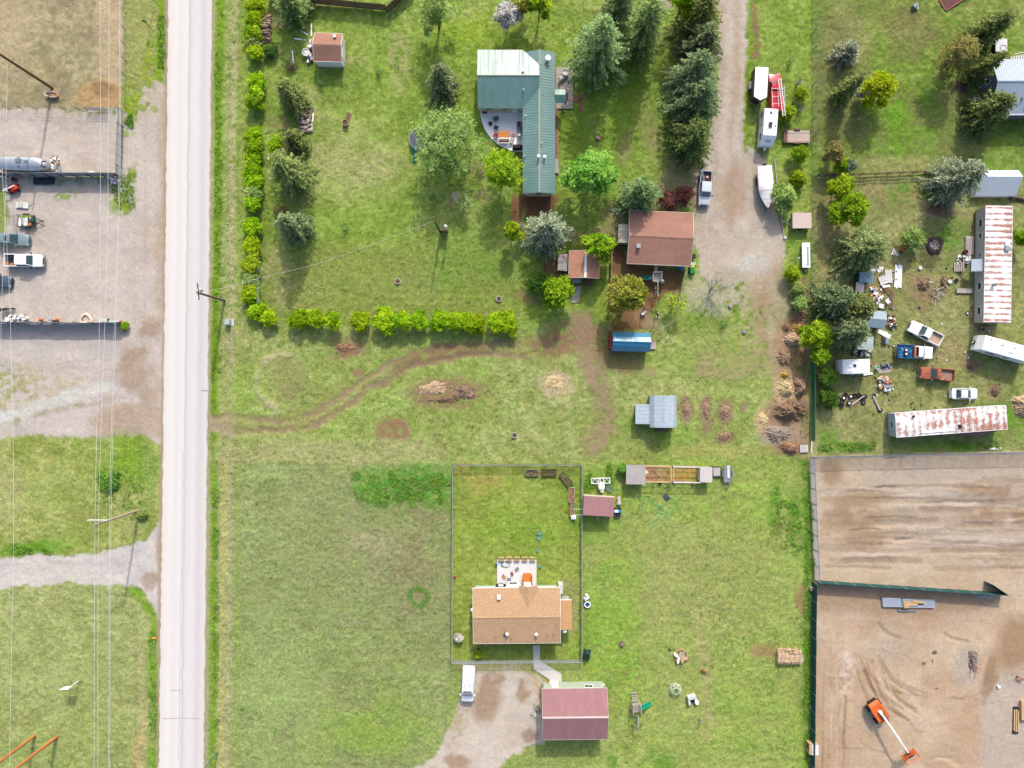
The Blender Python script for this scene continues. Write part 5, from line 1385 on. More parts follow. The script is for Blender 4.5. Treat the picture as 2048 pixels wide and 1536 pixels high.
def pickup(label,px,py,deg,L,W,paint,bedm=None,cab_len=2.0,name='pickup_truck',group=None,h=1.85,hood=1.5,roof=None,bed=True,flatbed=None,square=False,hoodm=None,rim=None):
 x,y=g(px,py,.9)
 t=thing(name,label,'pickup truck',(x,y,zat(x,y)),R(deg),group)
 hw=W/2;l=L/2
 xc0=l-hood;xc1=xc0-cab_len-.25
 zf=1.0 if not square else 1.04
 r_=.06 if square else .12
 S_=[(l,hw*(.86 if square else .7),.42,zf-.22,r_),(l-.08,hw*(.94 if square else .86),.36,zf-.08,r_),(l-.35,hw*.97,.34,zf,r_),(xc0,hw,.34,zf+.1,r_,.02),(xc1,hw,.34,zf+.1,r_)]
 mb=MB();mb.loft([ring(*s)for s in S_]);mb.build('body',paint,t,smooth=True)
 if hoodm:MB().box(((l-.3+xc0)/2-.05,0,zf+.02),(hood-.5,W*.8,.1)).build('hood',hoodm,t)
 greenhouse(t,(xc0+.12,xc0-.55,xc1+.18,xc1+.02,hw*.96,hw*.8,zf+.05,h),paint,roof=roof)
 xb0,xb1=xc1-.04,-l
 if bed:
  bm=bedm or DARK
  o=MB().box(((xb0+xb1)/2,0,.62),(xb0-xb1,W*.96,.12)).build('bed_floor',bm,t)
  for s in(-1,1):
   mb=MB();mb.loft([[(xx,s*hw,.36),(xx,s*hw,1.14),(xx,s*(hw-.04),1.17),(xx,s*(hw-.13),1.15),(xx,s*(hw-.13),.66),(xx,s*(hw-.05),.36)]for xx in(xb1,xb0)])
   mb.build('bed_side',paint,t)
  MB().box((xb0-.04,0,.7),(.07,W*.86,.46)).build('bed_front',paint,t)
  tg=MB().box((xb1+.04,0,.6),(.08,W*.9,.56)).build('tailgate',paint,t)
 wheel_set(t,(l-.95,-l+1.15),hw-.14,.39,.26,rim)
 car_lights(t,l-.08,-l+.02,hw,.74,.85);mirrors(t,xc0-.1,hw,1.15,DARK if not square else CHROME)
 MB().box((l+.04,0,.42),(.16,W*.92,.22)).build('bumper',CHROME,t);MB().box((-l-.08,0,.45),(.16,W*.9,.18)).build('bumper',CHROME,t)
 MB().box((l+.0,0,.7),(.05,W*.5,.2)).build('grille',DARK,t)
 t['_bed']=(xb0+xb1)/2
 return t,(xb0,xb1)
P_WHITE=mat('white_car_paint',(252,252,252),k=1.6,rough=.3,var=.03,spec=.5,coat=.3)
P_OLDW=mat('dull_white_car_paint',(244,242,238),k=1.7,rough=.5,var=.05,tint=(196,180,164),tint_amt=.4,tint_scale=1.5,tint_edge=.6)
P_SILV=mat('silver_car_paint',(222,230,236),k=1.9,rough=.35,metal=.15,var=.04,coat=.3)
P_TEAL=mat('grey_teal_car_paint',(158,182,186),rough=.3,metal=.35,var=.04,coat=.3)
P_NAVY=mat('slate_blue_car_paint',(88,112,134),rough=.3,metal=.3,var=.04,coat=.3)
P_RED=mat('red_truck_paint',(226,34,50),rough=.35,var=.05,coat=.3,tint=(240,96,104),tint_amt=.4)
P_BLUE=mat('blue_tarp',(30,130,190),rough=.6,var=.3,scale=4)
P_RUST=mat('rusty_orange_paint',(190,110,76),rough=.8,var=.2,scale=2,tint=(150,76,56),tint_amt=.7,tint_scale=2.5,tint_edge=.48)
P_BLACK=mat('black_car_paint',(52,62,70),rough=.35,var=.05,coat=.3)
RUST=mat('rust',(166,96,66),rough=.9,var=.3,scale=3)
CARD=mat('cardboard',(206,164,116),rough=.9,var=.08)
def crates(root_label,cat,spots,m,name,px0,py0,base,deg=0,group=None):
 pass
sedan('grey-teal estate car with a sunroof parked at the west yard edge',26,479,-3,5.1,1.9,P_TEAL,wagon=True,sunroof=True,h=1.6)
tr,_b=pickup('white crew cab pickup with a cluttered bed in the west gravel yard',48,521,-1,6.0,2.0,P_WHITE,cab_len=2.25,hood=1.55)
sedan('slate blue car at the west edge south of the white pickup',-7,562,-4,4.7,1.85,P_NAVY,wagon=True,h=1.6)
for i,(dx,dy,a,lb,m)in enumerate([(-33,7,5,'larger tan cardboard box in the bed of the white pickup',CARD),(-21,9,-8,'smaller orange carton by the cab in the white pickup bed',mat('orange_carton',(206,140,92),rough=.9))]):
 b=thing('cardboard_box',lb,'box',g3(48+dx,521+dy,.75)[:2]+(.76,),R(a))
 MB().box((0,0,0),(.55,.5,.4)).build('carton',m,b);MB().box((.14,0,.4),(.26,.5,.02)).build('flap',m,b);MB().box((-.14,0,.4),(.26,.5,.015)).build('flap',m,b)
tt=thing('tool_bag','dark tool bag with green strap in the white pickup bed','bag',g3(48-24,521-6,.75)[:2]+(.76,))
MB().box((0,0,0),(.5,.3,.25)).build('body',DARK,tt);MB().torus((0,0,.25),.14,.02,10,5,axis='y').build('strap',mat('green_strap',(90,150,60)),tt)
tr,_b=pickup('black and silver pickup with junk in the bed by the dark red shrubs',1410.5,376,266,5.4,1.9,P_SILV,cab_len=2.0,hood=1.35,bedm=DARK)
for s in(-1,1):
 MB().box((_b[0]/2+_b[1]/2,s*.95,.5),(_b[0]-_b[1],.06,.72)).build('black_side_panel',P_BLACK,tr)
lg=thing('lawn_mower','small red mower lying in the black and silver pickup bed','mower',g3(1414,355,1.0)[:2]+(.76,),.4)
MB().lathe([(.28,0),(.3,.12),(.2,.22),(.1,.26)],(0,0,.05),12).build('deck',mat('red_enamel',(220,44,60),rough=.4),lg)
MB().box((0,0,.28),(.26,.22,.16)).build('engine',OFFWHITE,lg)
for s in(-1,1):MB().tube([(-.1,s*.22,.15),(-.9,s*.24,.55)],.02,5).build('handle',STEEL,lg)
lp=thing('metal_pipes','bundle of grey pipes slanting in the black and silver pickup bed','pipes',g3(1405,355,1.0)[:2]+(.9,),0)
for i in range(3):MB().tube([(-.25+i*.1,.9,.4),(.25+i*.12,-.8,.02)],.045,6).build('pipe',STEEL,lp)
tr,_b=pickup('white old pickup with a rusty bed, nose to the dark bumper',1850.5,666.5,153,5.5,1.95,P_OLDW,bedm=mat('rusty_bed_liner',(206,176,154),rough=.9,var=.2,tint=(150,96,70),tint_amt=.8,tint_scale=2),cab_len=1.4,hood=1.75,square=True)
bp=thing('loose_bumper','black loose bumper leaning at the nose of the white pickup','bumper',g3(1818,652,.3)[:2]+(0,),R(63))
MB().box((0,0,.25),(1.7,.26,.3)).build('bar',DARK,bp);MB().box((-.1,-.14,.4),(.9,.05,.06)).build('strip',CHROME,bp)
tr,_b=pickup('white cab truck with a blue covered flatbed in the scrapyard',1830,704,-3,5.6,1.95,P_WHITE,cab_len=1.15,hood=1.5,square=True,bed=False)
fb=MB().box((-1.55,0,.78),(2.5,2.1,.12)).build('flatbed',P_BLUE,tr)
for s in(-1,1):MB().box((-1.55,s*1.03,.9),(2.5,.06,.34)).build('side_board',P_BLUE,tr)
MB().box((-2.78,0,.9),(.06,2.0,.34)).build('tail_board',P_BLUE,tr)
MB().box((-.28,0,.95),(.3,1.5,.5)).build('tool_rack',mat('orange_red_paint',(206,110,84),rough=.6,var=.2),tr)
tp=thing('blue_tarp','crumpled blue tarp heaped on the white cab flatbed truck','tarp',g3(1811,704,1.0)[:2]+(.9,))
mb=MB();rr=random.Random(12);n_=9
vs=[(-.9+1.8*i/n_,-.85+1.7*j/n_,.06+rr.random()*.32)for j in range(n_+1)for i in range(n_+1)]
mb.add(vs,[(j*(n_+1)+i,j*(n_+1)+i+1,(j+1)*(n_+1)+i+1,(j+1)*(n_+1)+i)for j in range(n_)for i in range(n_)])
mb.add([(-.9,-.85,0),(.9,-.85,0),(.9,.85,0),(-.9,.85,0)],[(0,1,2,3)]);mb.build('sheet',P_BLUE,tp)
for i,(dx,dy,lb)in enumerate([(0,-4,'upper of two dark tyres lying on the blue tarp'),(0,4,'lower of two dark tyres lying on the blue tarp')]):
 w=thing('spare_tyre',lb,'tyre',g3(1811+dx,704+dy,1.1)[:2]+(1.22,),0,'tyres on the blue tarp')
 MB().torus((0,0,.1),.27,.1,16,7).build('tyre',TYRE,w);MB().lathe([(.2,.05),(.2,.12),(.06,.15),(0,.15)],(0,0,0),12).build('rim',WHITE,w)
wp_=thing('white_pole','short white pole leaning on the tail of the blue flatbed','pole',g3(1796,697,.8)[:2]+(0,));MB().tube([(-.4,.5,.02),(.5,-.1,1.3)],.07,6).build('shaft',WHITE,wp_)
tr,_b=pickup('rusty orange pickup with an empty bed in the scrapyard',1874,748,175,5.3,1.9,P_RUST,bedm=mat('rusty_bed',(176,140,124),rough=.9,var=.25,tint=(128,92,76),tint_amt=.6),cab_len=1.05,hood=1.6,square=True,roof=P_RUST)
sedan('white sedan parked north of the long rusty trailer home',1929,787.5,0,4.35,1.75,mat('pale_silver_paint',(232,238,242),k=1.8,rough=.35,var=.03,coat=.3))
tr,_b=pickup('red pickup with silver rack and a long ladder on its roof',1551,186,93,6.2,1.95,P_RED,bedm=P_RED,cab_len=1.5,hood=1.3,h=1.8,bed=True)
MB().box(((_b[0]+_b[1])/2,0,1.1),(_b[0]-_b[1],1.9,.55)).build('canopy',P_RED,tr)
rk=[]
for xx in(.25,-1.0,-2.1):
 mb=MB();mb.tube([(xx,-1.0,.8),(xx,-1.0,2.05),(xx,1.0,2.05),(xx,1.0,.8)],.035,6);rk.append(mb.build('rack_bar',STEEL,tr))
for s in(-.98,.05,.98):MB().tube([(.5,s,2.08),(-2.6,s,2.08)],.03,6).build('rack_rail',WHITE,tr)
x,y=g(1563,192,2.1)
ld=thing('ladder','white extension ladder lying on the rack of the red pickup','ladder',(x,y,2.12),R(97))
for s in(-.2,.2):MB().box((-.2,s,0),(6.0,.07,.09)).build('rail',WHITE,ld)
for i in range(19):MB().tube([(-3.05+i*.31,-.18,.05),(-3.05+i*.31,.18,.05)],.028,5).build('rung',WHITE,ld)
def white_van():
 x,y=g(936,1370,1.3)
 t=thing('camper_van','white camper van parked on the gravel by the tan house','van',(x,y,zat(x,y)),R(267))
 l,hw=2.85,.98
 mb=MB();mb.loft([ring(*s)for s in[(l,hw*.75,.4,.85),(l-.1,hw*.9,.32,.98),(l-.45,hw*.97,.3,1.06),(l-1.25,hw,.3,1.2),(-l+.2,hw,.3,1.2),(-l,hw*.96,.36,1.15)]])
 mb.build('body',P_WHITE,t,smooth=True)
 mb=MB();mb.loft([ring(*s)for s in[(l-1.2,hw*.9,1.15,1.3,.1),(l-1.75,hw*.9,1.15,1.95,.12,.02),(l-2.0,hw*.92,1.15,2.05,.12,.03),(-l+.4,hw*.92,1.15,2.1,.12,.04),(-l+.06,hw*.92,1.15,2.02,.12),(-l+.02,hw*.9,1.15,1.5,.1)]])
 cab=mb.build('cab',P_WHITE,t,smooth=True)
 mb=MB();mb.plate([(l-1.24,-hw*.8,1.36),(l-1.24,hw*.8,1.36),(l-1.66,hw*.76,1.9),(l-1.66,-hw*.76,1.9)],(.8,0,.62),.04);
 for v in range(len(mb.v)):mb.v[v]=(mb.v[v][0]+.06,mb.v[v][1],mb.v[v][2]+.03)
 mb.build('windscreen',GLASS_T,cab)
 for s in(-1,1):
  MB().box((l-2.1,s*hw*.93,1.35),(.8,.03,.45)).build('side_window',GLASS_T,cab);MB().box((-.6,s*hw*.935,1.4),(1.6,.03,.4)).build('side_window',GLASS_T,cab)
 MB().box((l-2.05,0,2.06),(.35,1.3,.05)).build('roof_trim',GREYM,cab)
 MB().torus((-.4,.3,2.16),.16,.025,12,5,sx=1.3).build('roof_ring',GREYM,cab);MB().box((-.2,-.55,2.1),(.9,.06,.06)).build('roof_rail',GREYM,cab)
 MB().box((-1.3,0,2.1),(.5,.5,.07)).build('roof_hatch',OFFWHITE,cab)
 wheel_set(t,(l-.8,-l+.9),hw-.1,.36,.22);car_lights(t,l-.12,-l+.02,hw,.72,.8);mirrors(t,l-1.3,hw,1.2,WHITE)
 MB().box((l+.02,0,.36),(.14,1.7,.2)).build('bumper',WHITE,t);MB().box((-l-.06,0,.36),(.14,1.7,.2)).build('bumper',CHROME,t)
white_van()
# trailers
def hitch(root,x0,x1,hw,z=.5,m=None):
 m=m or GREYM
 mb=MB()
 for s in(-1,1):mb.tube([(x0,s*hw,z),(x1,0,z)],.05,6)
 o=mb.build('drawbar',m,root)
 MB().box((x1+.08,0,z-.06),(.28,.14,.16)).build('coupler',m,o);MB().tube([(x1-.3,0,.0),(x1-.3,0,z+.45)],.04,6).build('jack',m,o)
 return o
def camper(label,px,py,deg,L,W,Ht,bodym,slope_f=.9,slope_r=.25,name='travel_trailer',zb=.45,spare=False,logo=False,wins=(),roofbits=(),hitch_l=1.1,cat='camper trailer',h_at=None,propane=True):
 x,y=g(px,py,h_at or Ht)
 t=thing(name,label,cat,(x,y,zat(x,y)),R(deg))
 l,hw=L/2,W/2;r=.09
 def sec(xx,zt,f=1.0):return[(xx,-hw*f,zb),(xx,-hw*f,zt-r),(xx,-hw*f+r*.3,zt-r*.3),(xx,-hw*f+r,zt),(xx,0,zt+.03),(xx,hw*f-r,zt),(xx,hw*f-r*.3,zt-r*.3),(xx,hw*f,zt-r),(xx,hw*f,zb)]
 mb=MB();mb.loft([sec(l,zb+.75,.99),sec(l-.05,zb+1.0,1),sec(l-slope_f,Ht-.06),sec(l-slope_f-.2,Ht),sec(-l+slope_r+.1,Ht),sec(-l+slope_r,Ht-.06),sec(-l,zb+.9,.99)])
 b=mb.build('body',bodym,t)
 for(sx,cx_,z_,w_,h_)in wins:wall_window(b,(cx_,sx*hw,z_),(0,sx),w_,h_,frame=GREYM,pane=GLASS_T)
 wall_door(b,(-.6,-hw,zb+.1),(0,-1),.7,1.75,OFFWHITE)
 for(bx_,by_,sx_,sy_,hh,m_)in roofbits:MB().box((bx_,by_,Ht+.01),(sx_,sy_,hh)).build('roof_hatch',m_,b)
 wheel_set(t,(-.35,.45)if L>5 else(0,),hw-.1,.33,.2)
 if hitch_l:hitch(t,l-.1,l+hitch_l,hw*.6,.48)
 if propane and hitch_l:
  MB().lathe([(.17,0),(.19,.1),(.19,.42),(.1,.52),(0,.54)],(l+.35,0,.52),12).build('gas_bottle',WHITE,t)
 if spare:
  o=MB().torus((-l-.14,.0,1.0),.27,.11,16,7,axis='x').build('spare_wheel',TYRE,t);MB().tube([(-l-.14,0,1.0),(-l-.27,0,1.0)],.22,12).build('wheel_cover',WHITE,o)
 if logo:
  z0=zb+1.0;n=Vector((slope_f-.05,0,0));a=Vector((l-.05,0,z0));c=Vector((l-slope_f,0,Ht-.06));d=(c-a).normalized();nn=Vector((-d.z,0,d.x));nn=nn if nn.x>0 else -nn
  mid=a.lerp(c,.45)+nn*.03
  mb=MB()
  for s in(-1,1):mb.tube([tuple(mid+Vector((0,-.42,0))+d*s*.16),tuple(mid+Vector((0,.42,0))+d*s*.16)],.022,5);mb.tube([tuple(mid+Vector((0,s*.5,0))-d*.1),tuple(mid+Vector((0,s*.5,0))+d*.1)],.022,5)
  mb.tube([tuple(mid+Vector((0,-.28,0))),tuple(mid+Vector((0,-.14,0))+d*.07),tuple(mid-d*.06),tuple(mid+Vector((0,.14,0))+d*.07),tuple(mid+Vector((0,.28,0)))],.035,5)
  mb.build('front_emblem',DARK,b)
 return t
CW=mat('white_trailer_skin',(248,249,251),k=1.6,rough=.4,var=.03,spec=.4)
camper('white camper trailer parked behind the red ladder pickup',1541,250,266,5.6,2.15,2.75,CW,slope_f=1.15,logo=True,wins=[(-1,1.5,1.7,.9,.6),(-1,-1.9,1.7,.9,.6),(1,.9,1.7,1.0,.6)],roofbits=[(.0,-.05,.75,.5,.25,DARK),(-1.9,-.05,.34,.34,.1,mat('blue_grey_vent',(96,118,150))),(.1,.75,.3,.14,.08,DARK),(-2.2,.35,.1,.1,.1,GREYM),(-1.7,.35,.1,.1,.1,GREYM)])
camper('long white travel trailer cut by the east edge of the scrapyard',2016,698,-15.5,8.4,2.35,2.8,CW,slope_f=.5,slope_r=.35,spare=True,wins=[(-1,-1.9,1.8,1.3,.6),(-1,.6,1.8,.8,.5)],roofbits=[(-1.0,.3,.6,.1,.06,GREYM),(.6,-.2,.7,.5,.12,WHITE),(.9,.4,.5,.1,.05,GREYM),(-2.9,.7,.25,.12,.08,GREYM),(-1.6,-.1,.1,.1,.1,DARK)])
camper('old white camper with a flat roof against the dark shrubs',1713,733,1,4.7,2.3,2.4,mat('aged_white_skin',(240,241,242),k=1.7,rough=.5,var=.04,tint=(206,204,198),tint_amt=.5,tint_scale=1),slope_f=.2,slope_r=.2,hitch_l=0,wins=[(-1,1.0,1.5,.9,.6)],roofbits=[(-.25,.15,.42,.42,.1,DARK),(-1.6,.05,.2,.2,.08,WHITE),(1.0,-.3,.3,.3,.06,WHITE)])
ab=thing('loose_board','white loose board beneath the old white camper wall','board',g3(1735,748),R(8));MB().box((0,0,0),(1.5,.3,.12)).build('plank',WHITE,ab)
def airstream():
 x,y=g(44,329,1.5)
 t=thing('silver_trailer','rounded silver travel trailer beside the grey panel fence','camper trailer',(x,y,0),R(-2))
 m=mat('polished_aluminium',(226,230,234),rough=.32,metal=.7,var=.05,scale=.8)
 l,hw=4.1,1.22;rings=[]
 for i in range(19):
  u=-1+2*i/18
  f=(1-abs(u)**5.5)**.5 if abs(u)<1 else 0.02
  f=max(f,.22)
  hgt=2.15*(.55+.45*f)
  rings.append([(u*l,hw*f*math.copysign(abs(math.cos(a))**.8,math.cos(a)),.45+hgt*(.5+.5*math.copysign(abs(math.sin(a))**.75,math.sin(a))))for a in np.linspace(-math.pi/2,1.5*math.pi,20,endpoint=False)])
 b=MB().loft(rings).build('body',m,t,smooth=True)
 mb=MB()
 for u in(-.55,-.25,.1,.4,.72):
  f=(1-abs(u)**5.5)**.5
  mb.tube([(u*l,(hw*f+.006)*math.copysign(abs(math.cos(a))**.8,math.cos(a)),.45+(2.15*(.55+.45*f)+.012)*(.5+.5*math.copysign(abs(math.sin(a))**.75,math.sin(a))))for a in np.linspace(0,math.pi,14)],.012,4,cap=False)
 mb.build('seam',GREYM,b)
 MB().box((.2,.28,2.56),(.85,.55,.2)).build('roof_air_unit',mat('blue_grey_glass',(128,146,168),rough=.3),b);MB().box((1.3,.2,2.58),(.55,.36,.1)).build('roof_hatch',GREYM,b)
 MB().box((.05,.75,2.4),(.3,.12,.1)).build('roof_vent',DARK,b);MB().box((.2,-.62,2.48),(.16,.16,.1)).build('roof_vent',DARK,b)
 mb=MB();mb.plate([(l-.22,-.55,1.75),(l-.22,.55,1.75),(l-.62,.5,2.25),(l-.62,-.5,2.25)],(.8,0,.6),.05)
 for v in range(len(mb.v)):mb.v[v]=(mb.v[v][0]+.12,mb.v[v][1],mb.v[v][2]+.1)
 mb.build('front_window',glass(),b)
 for s in(-1,1):wall_window(b,(-1.2,s*1.2,1.5),(0,s),1.0,.6,frame=GREYM)
 wheel_set(t,(-.4,.5),1.02,.35,.22);hitch(t,l-.3,l+1.1,.7,.45)
 MB().lathe([(.17,0),(.19,.1),(.19,.42),(.1,.52),(0,.54)],(l+.25,.16,.5),12).build('gas_bottle',WHITE,t);MB().lathe([(.17,0),(.19,.1),(.19,.42),(.1,.52),(0,.54)],(l+.25,-.22,.5),12).build('gas_bottle',WHITE,t)
airstream()
def cargo():
 x,y=g(1522,165,2.3)
 t=thing('cargo_trailer','black enclosed cargo trailer with a bright white roof','trailer',(x,y,zat(x,y)),R(267))
 l,hw,h=2.35,1.0,2.3
 out=[(-l,-hw),(l-.1,-hw),(l+.45,0),(l-.1,hw),(-l,hw)]
 MB().prism(out,.42,h-.05).build('body',mat('gloss_black_panel',(44,48,54),rough=.35,var=.1),t)
 MB().prism([(a*1.006,b*1.01)for a,b in out],h-.05,h+.04).build('roof',WHITE,t)
 for s in(-1,1):
  MB().box((-.2,s*(hw+.16),.3),(1.15,.3,.5)).build('mudguard',STEEL,t)
 wheel_set(t,(-.2,),hw+.1,.34,.22)
 mb=MB()
 mb.plate([(l-.08,-hw-.01,.7),(l+.46,-.03,.7),(l+.46,-.03,1.9),(l-.08,-hw-.01,1.9)],(.87,-.48,0),.02);mb.build('nose_panel',DARK,t)
 mb=MB()
 for z in(.55,2.0):mb.tube([(l-.12,-hw-.03,z),(l+.48,0,z),(l-.12,hw+.03,z)],.03,5)
 mb.build('nose_trim',mat('olive_trim',(140,150,90),rough=.4),t)
 hitch(t,l,l+1.3,.6,.45)
 wall_door(t,(-l,0,.45),(-1,0),1.7,1.7,DARK)
cargo()
def flat_trailer(label,px,py,deg,L,W,deck,frame,gate=None,ramp_d=0,name='flatbed_trailer',rail=True,z=.55,boards=8,front_m=None,mesh=False):
 x,y=g(px,py,z)
 t=thing(name,label,'trailer',(x,y,zat(x,y)),R(deg))
 l,hw=L/2,W/2
 MB().box((0,0,z-.12),(L,W,.1)).build('frame',frame,t)
 if boards:
  for i in range(boards):
   MB().box((0,-hw+(i+.5)*W/boards,z-.02),(L-.1,W/boards-.02,.05)).build('plank',deck,t)
 if rail:
  mb=MB()
  pts=[(-l,-hw,z+.38),(l,-hw,z+.38),(l,hw,z+.38),(-l,hw,z+.38)]
  mb.tube(pts[:],.035,5)
  for px_,py_ in((-l,-hw),(0,-hw),(l,-hw),(l,hw),(0,hw),(-l,hw)):mb.tube([(px_,py_,z),(px_,py_,z+.38)],.03,5)
  mb.build('rail',frame,t)
 if ramp_d:
  mb=MB()
  for i in range(9):mb.tube([(-l,-hw+.1+i*(W-.2)/8,z),(-l-ramp_d,-hw+.1+i*(W-.2)/8,z+.75)],.02,4)
  for f in(0,.5,1):mb.tube([(-l-ramp_d*f,-hw,z+.75*f),(-l-ramp_d*f,hw,z+.75*f)],.028,5)
  mb.build('ramp_gate',frame,t)
 for s in(-1,1):MB().box((0,s*(hw+.14),z-.1),(.95,.26,.3)).build('mudguard',frame,t)
 wheel_set(t,(0,),hw+.12,.32,.2);hitch(t,l,l+1.1,hw*.6,.45,frame)
 return t
ft=flat_trailer('wooden decked flatbed trailer with a tilted mesh ramp by the fence',1594,273,180,4.2,1.95,mat('pale_deck_board',(216,196,180),rough=.85,var=.12,stretch=(.3,2,2)),mat('brown_rusty_steel',(126,92,78),rough=.7,var=.2),ramp_d=.8,boards=8)
MB().box((1.8,0,.56),(.6,1.9,.03)).build('front_plate',mat('brown_plate',(128,94,80),rough=.7,var=.2),ft)
ut=flat_trailer('utility trailer loaded with pale rubbish next to the grey-teal car',53,442,0,2.75,1.75,WOOD_D,mat('black_steel',(70,70,74),rough=.6,var=.15),ramp_d=.85,boards=6)
rr=random.Random(21)
ul=[(-1.05,.0,.45,1.5,'white foam sheet lying at the tail of the utility trailer','foam_sheet',WHITE),(-.3,-.1,.4,1.6,'wide cream board across the utility trailer','board',mat('cream_board',(240,236,214),rough=.7)),(-.7,.05,.34,1.2,'blue-grey panel between the foam sheets of the utility trailer','panel',mat('blue_grey_panel',(168,184,196),rough=.5)),(.1,-.1,.35,1.3,'slanting white board by the orange box on the utility trailer','board',OFFWHITE)]
for i,(dx,dy,a,b,lb,nm,m)in enumerate(ul):
 x,y=g(53+dx/.08,442-dy/.08,.7);q=thing(nm,lb,'board',(x,y,.62+.05*i),R(rr.uniform(-6,6)));MB().box((0,0,0),(a,b,.07)).build('sheet',m,q);MB().box((0,0,.07),(a*.8,.06,.02)).build('batten',m,q)
for(dx,dy,nm,lb,cat,m,sz)in[(-.3,.72,'hose_coil','yellow-green hose bundle along the north rail of the utility trailer','hose',mat('yellow_green_plastic',(206,224,60),rough=.5),'h'),(.95,.25,'green_bin','dark green crate at the front of the utility trailer','crate',mat('dark_green_plastic',(40,110,84),rough=.5),'b'),(.62,-.55,'orange_box','small orange-brown box on the utility trailer','box',mat('orange_box_card',(214,150,84),rough=.9),'c')]:
 x,y=g(53+dx/.08,442-dy/.08,.8);q=thing(nm,lb,cat,(x,y,.64))
 if sz=='h':
  for k in range(3):MB().tube([(-.9+.1*k,.08*(k-1),.1),(.0,.08*(k-1)+.05,.14),(.9,.08*(k-1),.1)],.06,6).build('hose',m,q)
 elif sz=='b':
  MB().box((0,0,0),(.5,.8,.4)).build('body',m,q)
  for k in range(5):MB().box((rr.uniform(-.18,.18),rr.uniform(-.3,.3),.4),(.16,.2,.1),rr.random()).build('bottle_crate',[WHITE,m,STEEL][k%3],q)
 else:MB().box((0,0,0),(.4,.36,.3)).build('carton',m,q);MB().box((.1,0,.3),(.2,.36,.02)).build('flap',m,q)
bt=thing('box_trailer','small trailer with a flat pinkish beige lid beside the fence','trailer',g3(1604,441,1.2)[:2]+(0,),180)
bt.rotation_euler=(0,0,R(180))
MB().box((0,0,.4),(2.9,2.35,.75)).build('body',mat('beige_box_side',(190,172,160),rough=.6),bt);MB().box((0,0,1.15),(3.0,2.45,.08)).build('lid',mat('pinkish_beige_lid',(226,206,196),rough=.6,var=.04),bt)
wheel_set(bt,(0,),1.2,.32,.2);hitch(bt,1.45,2.6,.5,.45,STEEL)
dt=thing('dock_trailer','narrow white flat-topped dock section with a grey strip by the fence','trailer',g3(1613.5,510,.8)[:2]+(0,),R(91))
MB().box((0,0,.35),(4.0,1.25,.3)).build('hull',mat('white_gelcoat',(244,247,250),k=1.8,rough=.4,var=.03),dt);MB().box((0,.1,.65),(3.9,1.15,.06)).build('deck',WHITE,dt);MB().box((-.2,-.2,.71),(3.1,.32,.03)).build('grey_strip',mat('grey_mat',(176,186,198),rough=.7),dt)
wheel_set(dt,(-.2,),.55,.28,.16);hitch(dt,-1.9,-2.5,.3,.4)
def boat():
 x,y=g(1532,374,1.3)
 t=thing('covered_boat','motor boat under a white tarpaulin on a trailer by the drive','boat',(x,y,zat(x,y)),R(274))
 l=3.35;cov=mat('white_tarpaulin',(244,240,240),k=1.8,rough=.6,var=.07,scale=1.2,bump=.4);hullm=mat('dark_blue_hull',(78,84,98),rough=.3)
 def hwid(u):return 1.12*(1-max(0,(u-.05))**1.9*1.06)*(.93+.07*min(1,(u+1)*2))if u<.97 else .06
 us=[-1,-.92,-.6,-.3,-.05,.2,.4,.6,.78,.9,1.0]
 hull=[[(u*l,-max(.04,hwid(u)),1.25+.25*max(0,u)),(u*l,-max(.03,hwid(u)*.8),.75+.3*max(0,u)**2),(u*l,0,.5+.6*max(0,u)**3),(u*l,max(.03,hwid(u)*.8),.75+.3*max(0,u)**2),(u*l,max(.04,hwid(u)),1.25+.25*max(0,u))]for u in us]
 MB().loft(hull).build('hull',hullm,t,smooth=True)
 top=[]
 rr=random.Random(3)
 for u in us:
  w=max(.05,hwid(u)*1.05);zt=1.75 if u<-.05 else(2.1 if u<.22 else 1.95-.5*(u-.2));zt+=rr.uniform(-.03,.03)
  if u==-1:zt=1.5
  top.append([(u*l,-w,1.12+.25*max(0,u)),(u*l,-w*1.01,1.4+.2*max(0,u)),(u*l,-w*.62,zt-.1),(u*l,0,zt+.05),(u*l,w*.62,zt-.1),(u*l,w*1.01,1.4+.2*max(0,u)),(u*l,w,1.12+.25*max(0,u))])
 cv=MB().loft(top,closed=False).build('cover',cov,t,smooth=True)
 mb=MB()
 for k in(3,5,7,8):mb.tube([(p[0],p[1]*1.005,p[2]+.01)for p in top[k]],.02,4,cap=False)
 mb.build('cover_strap',mat('grey_strap',(196,190,192)),cv)
 MB().box((-l-.1,0,.7),(.4,.5,.9)).build('outboard_motor',DARK,t)
 mb=MB()
 for s in(-1,1):mb.tube([(-l*.9,s*.8,.45),(l*.4,s*.7,.45),(l+.5,0,.45)],.06,6)
 mb.build('trailer_frame',GREYM,t);wheel_set(t,(-1.6,-.9),1.05,.33,.2)
boat()
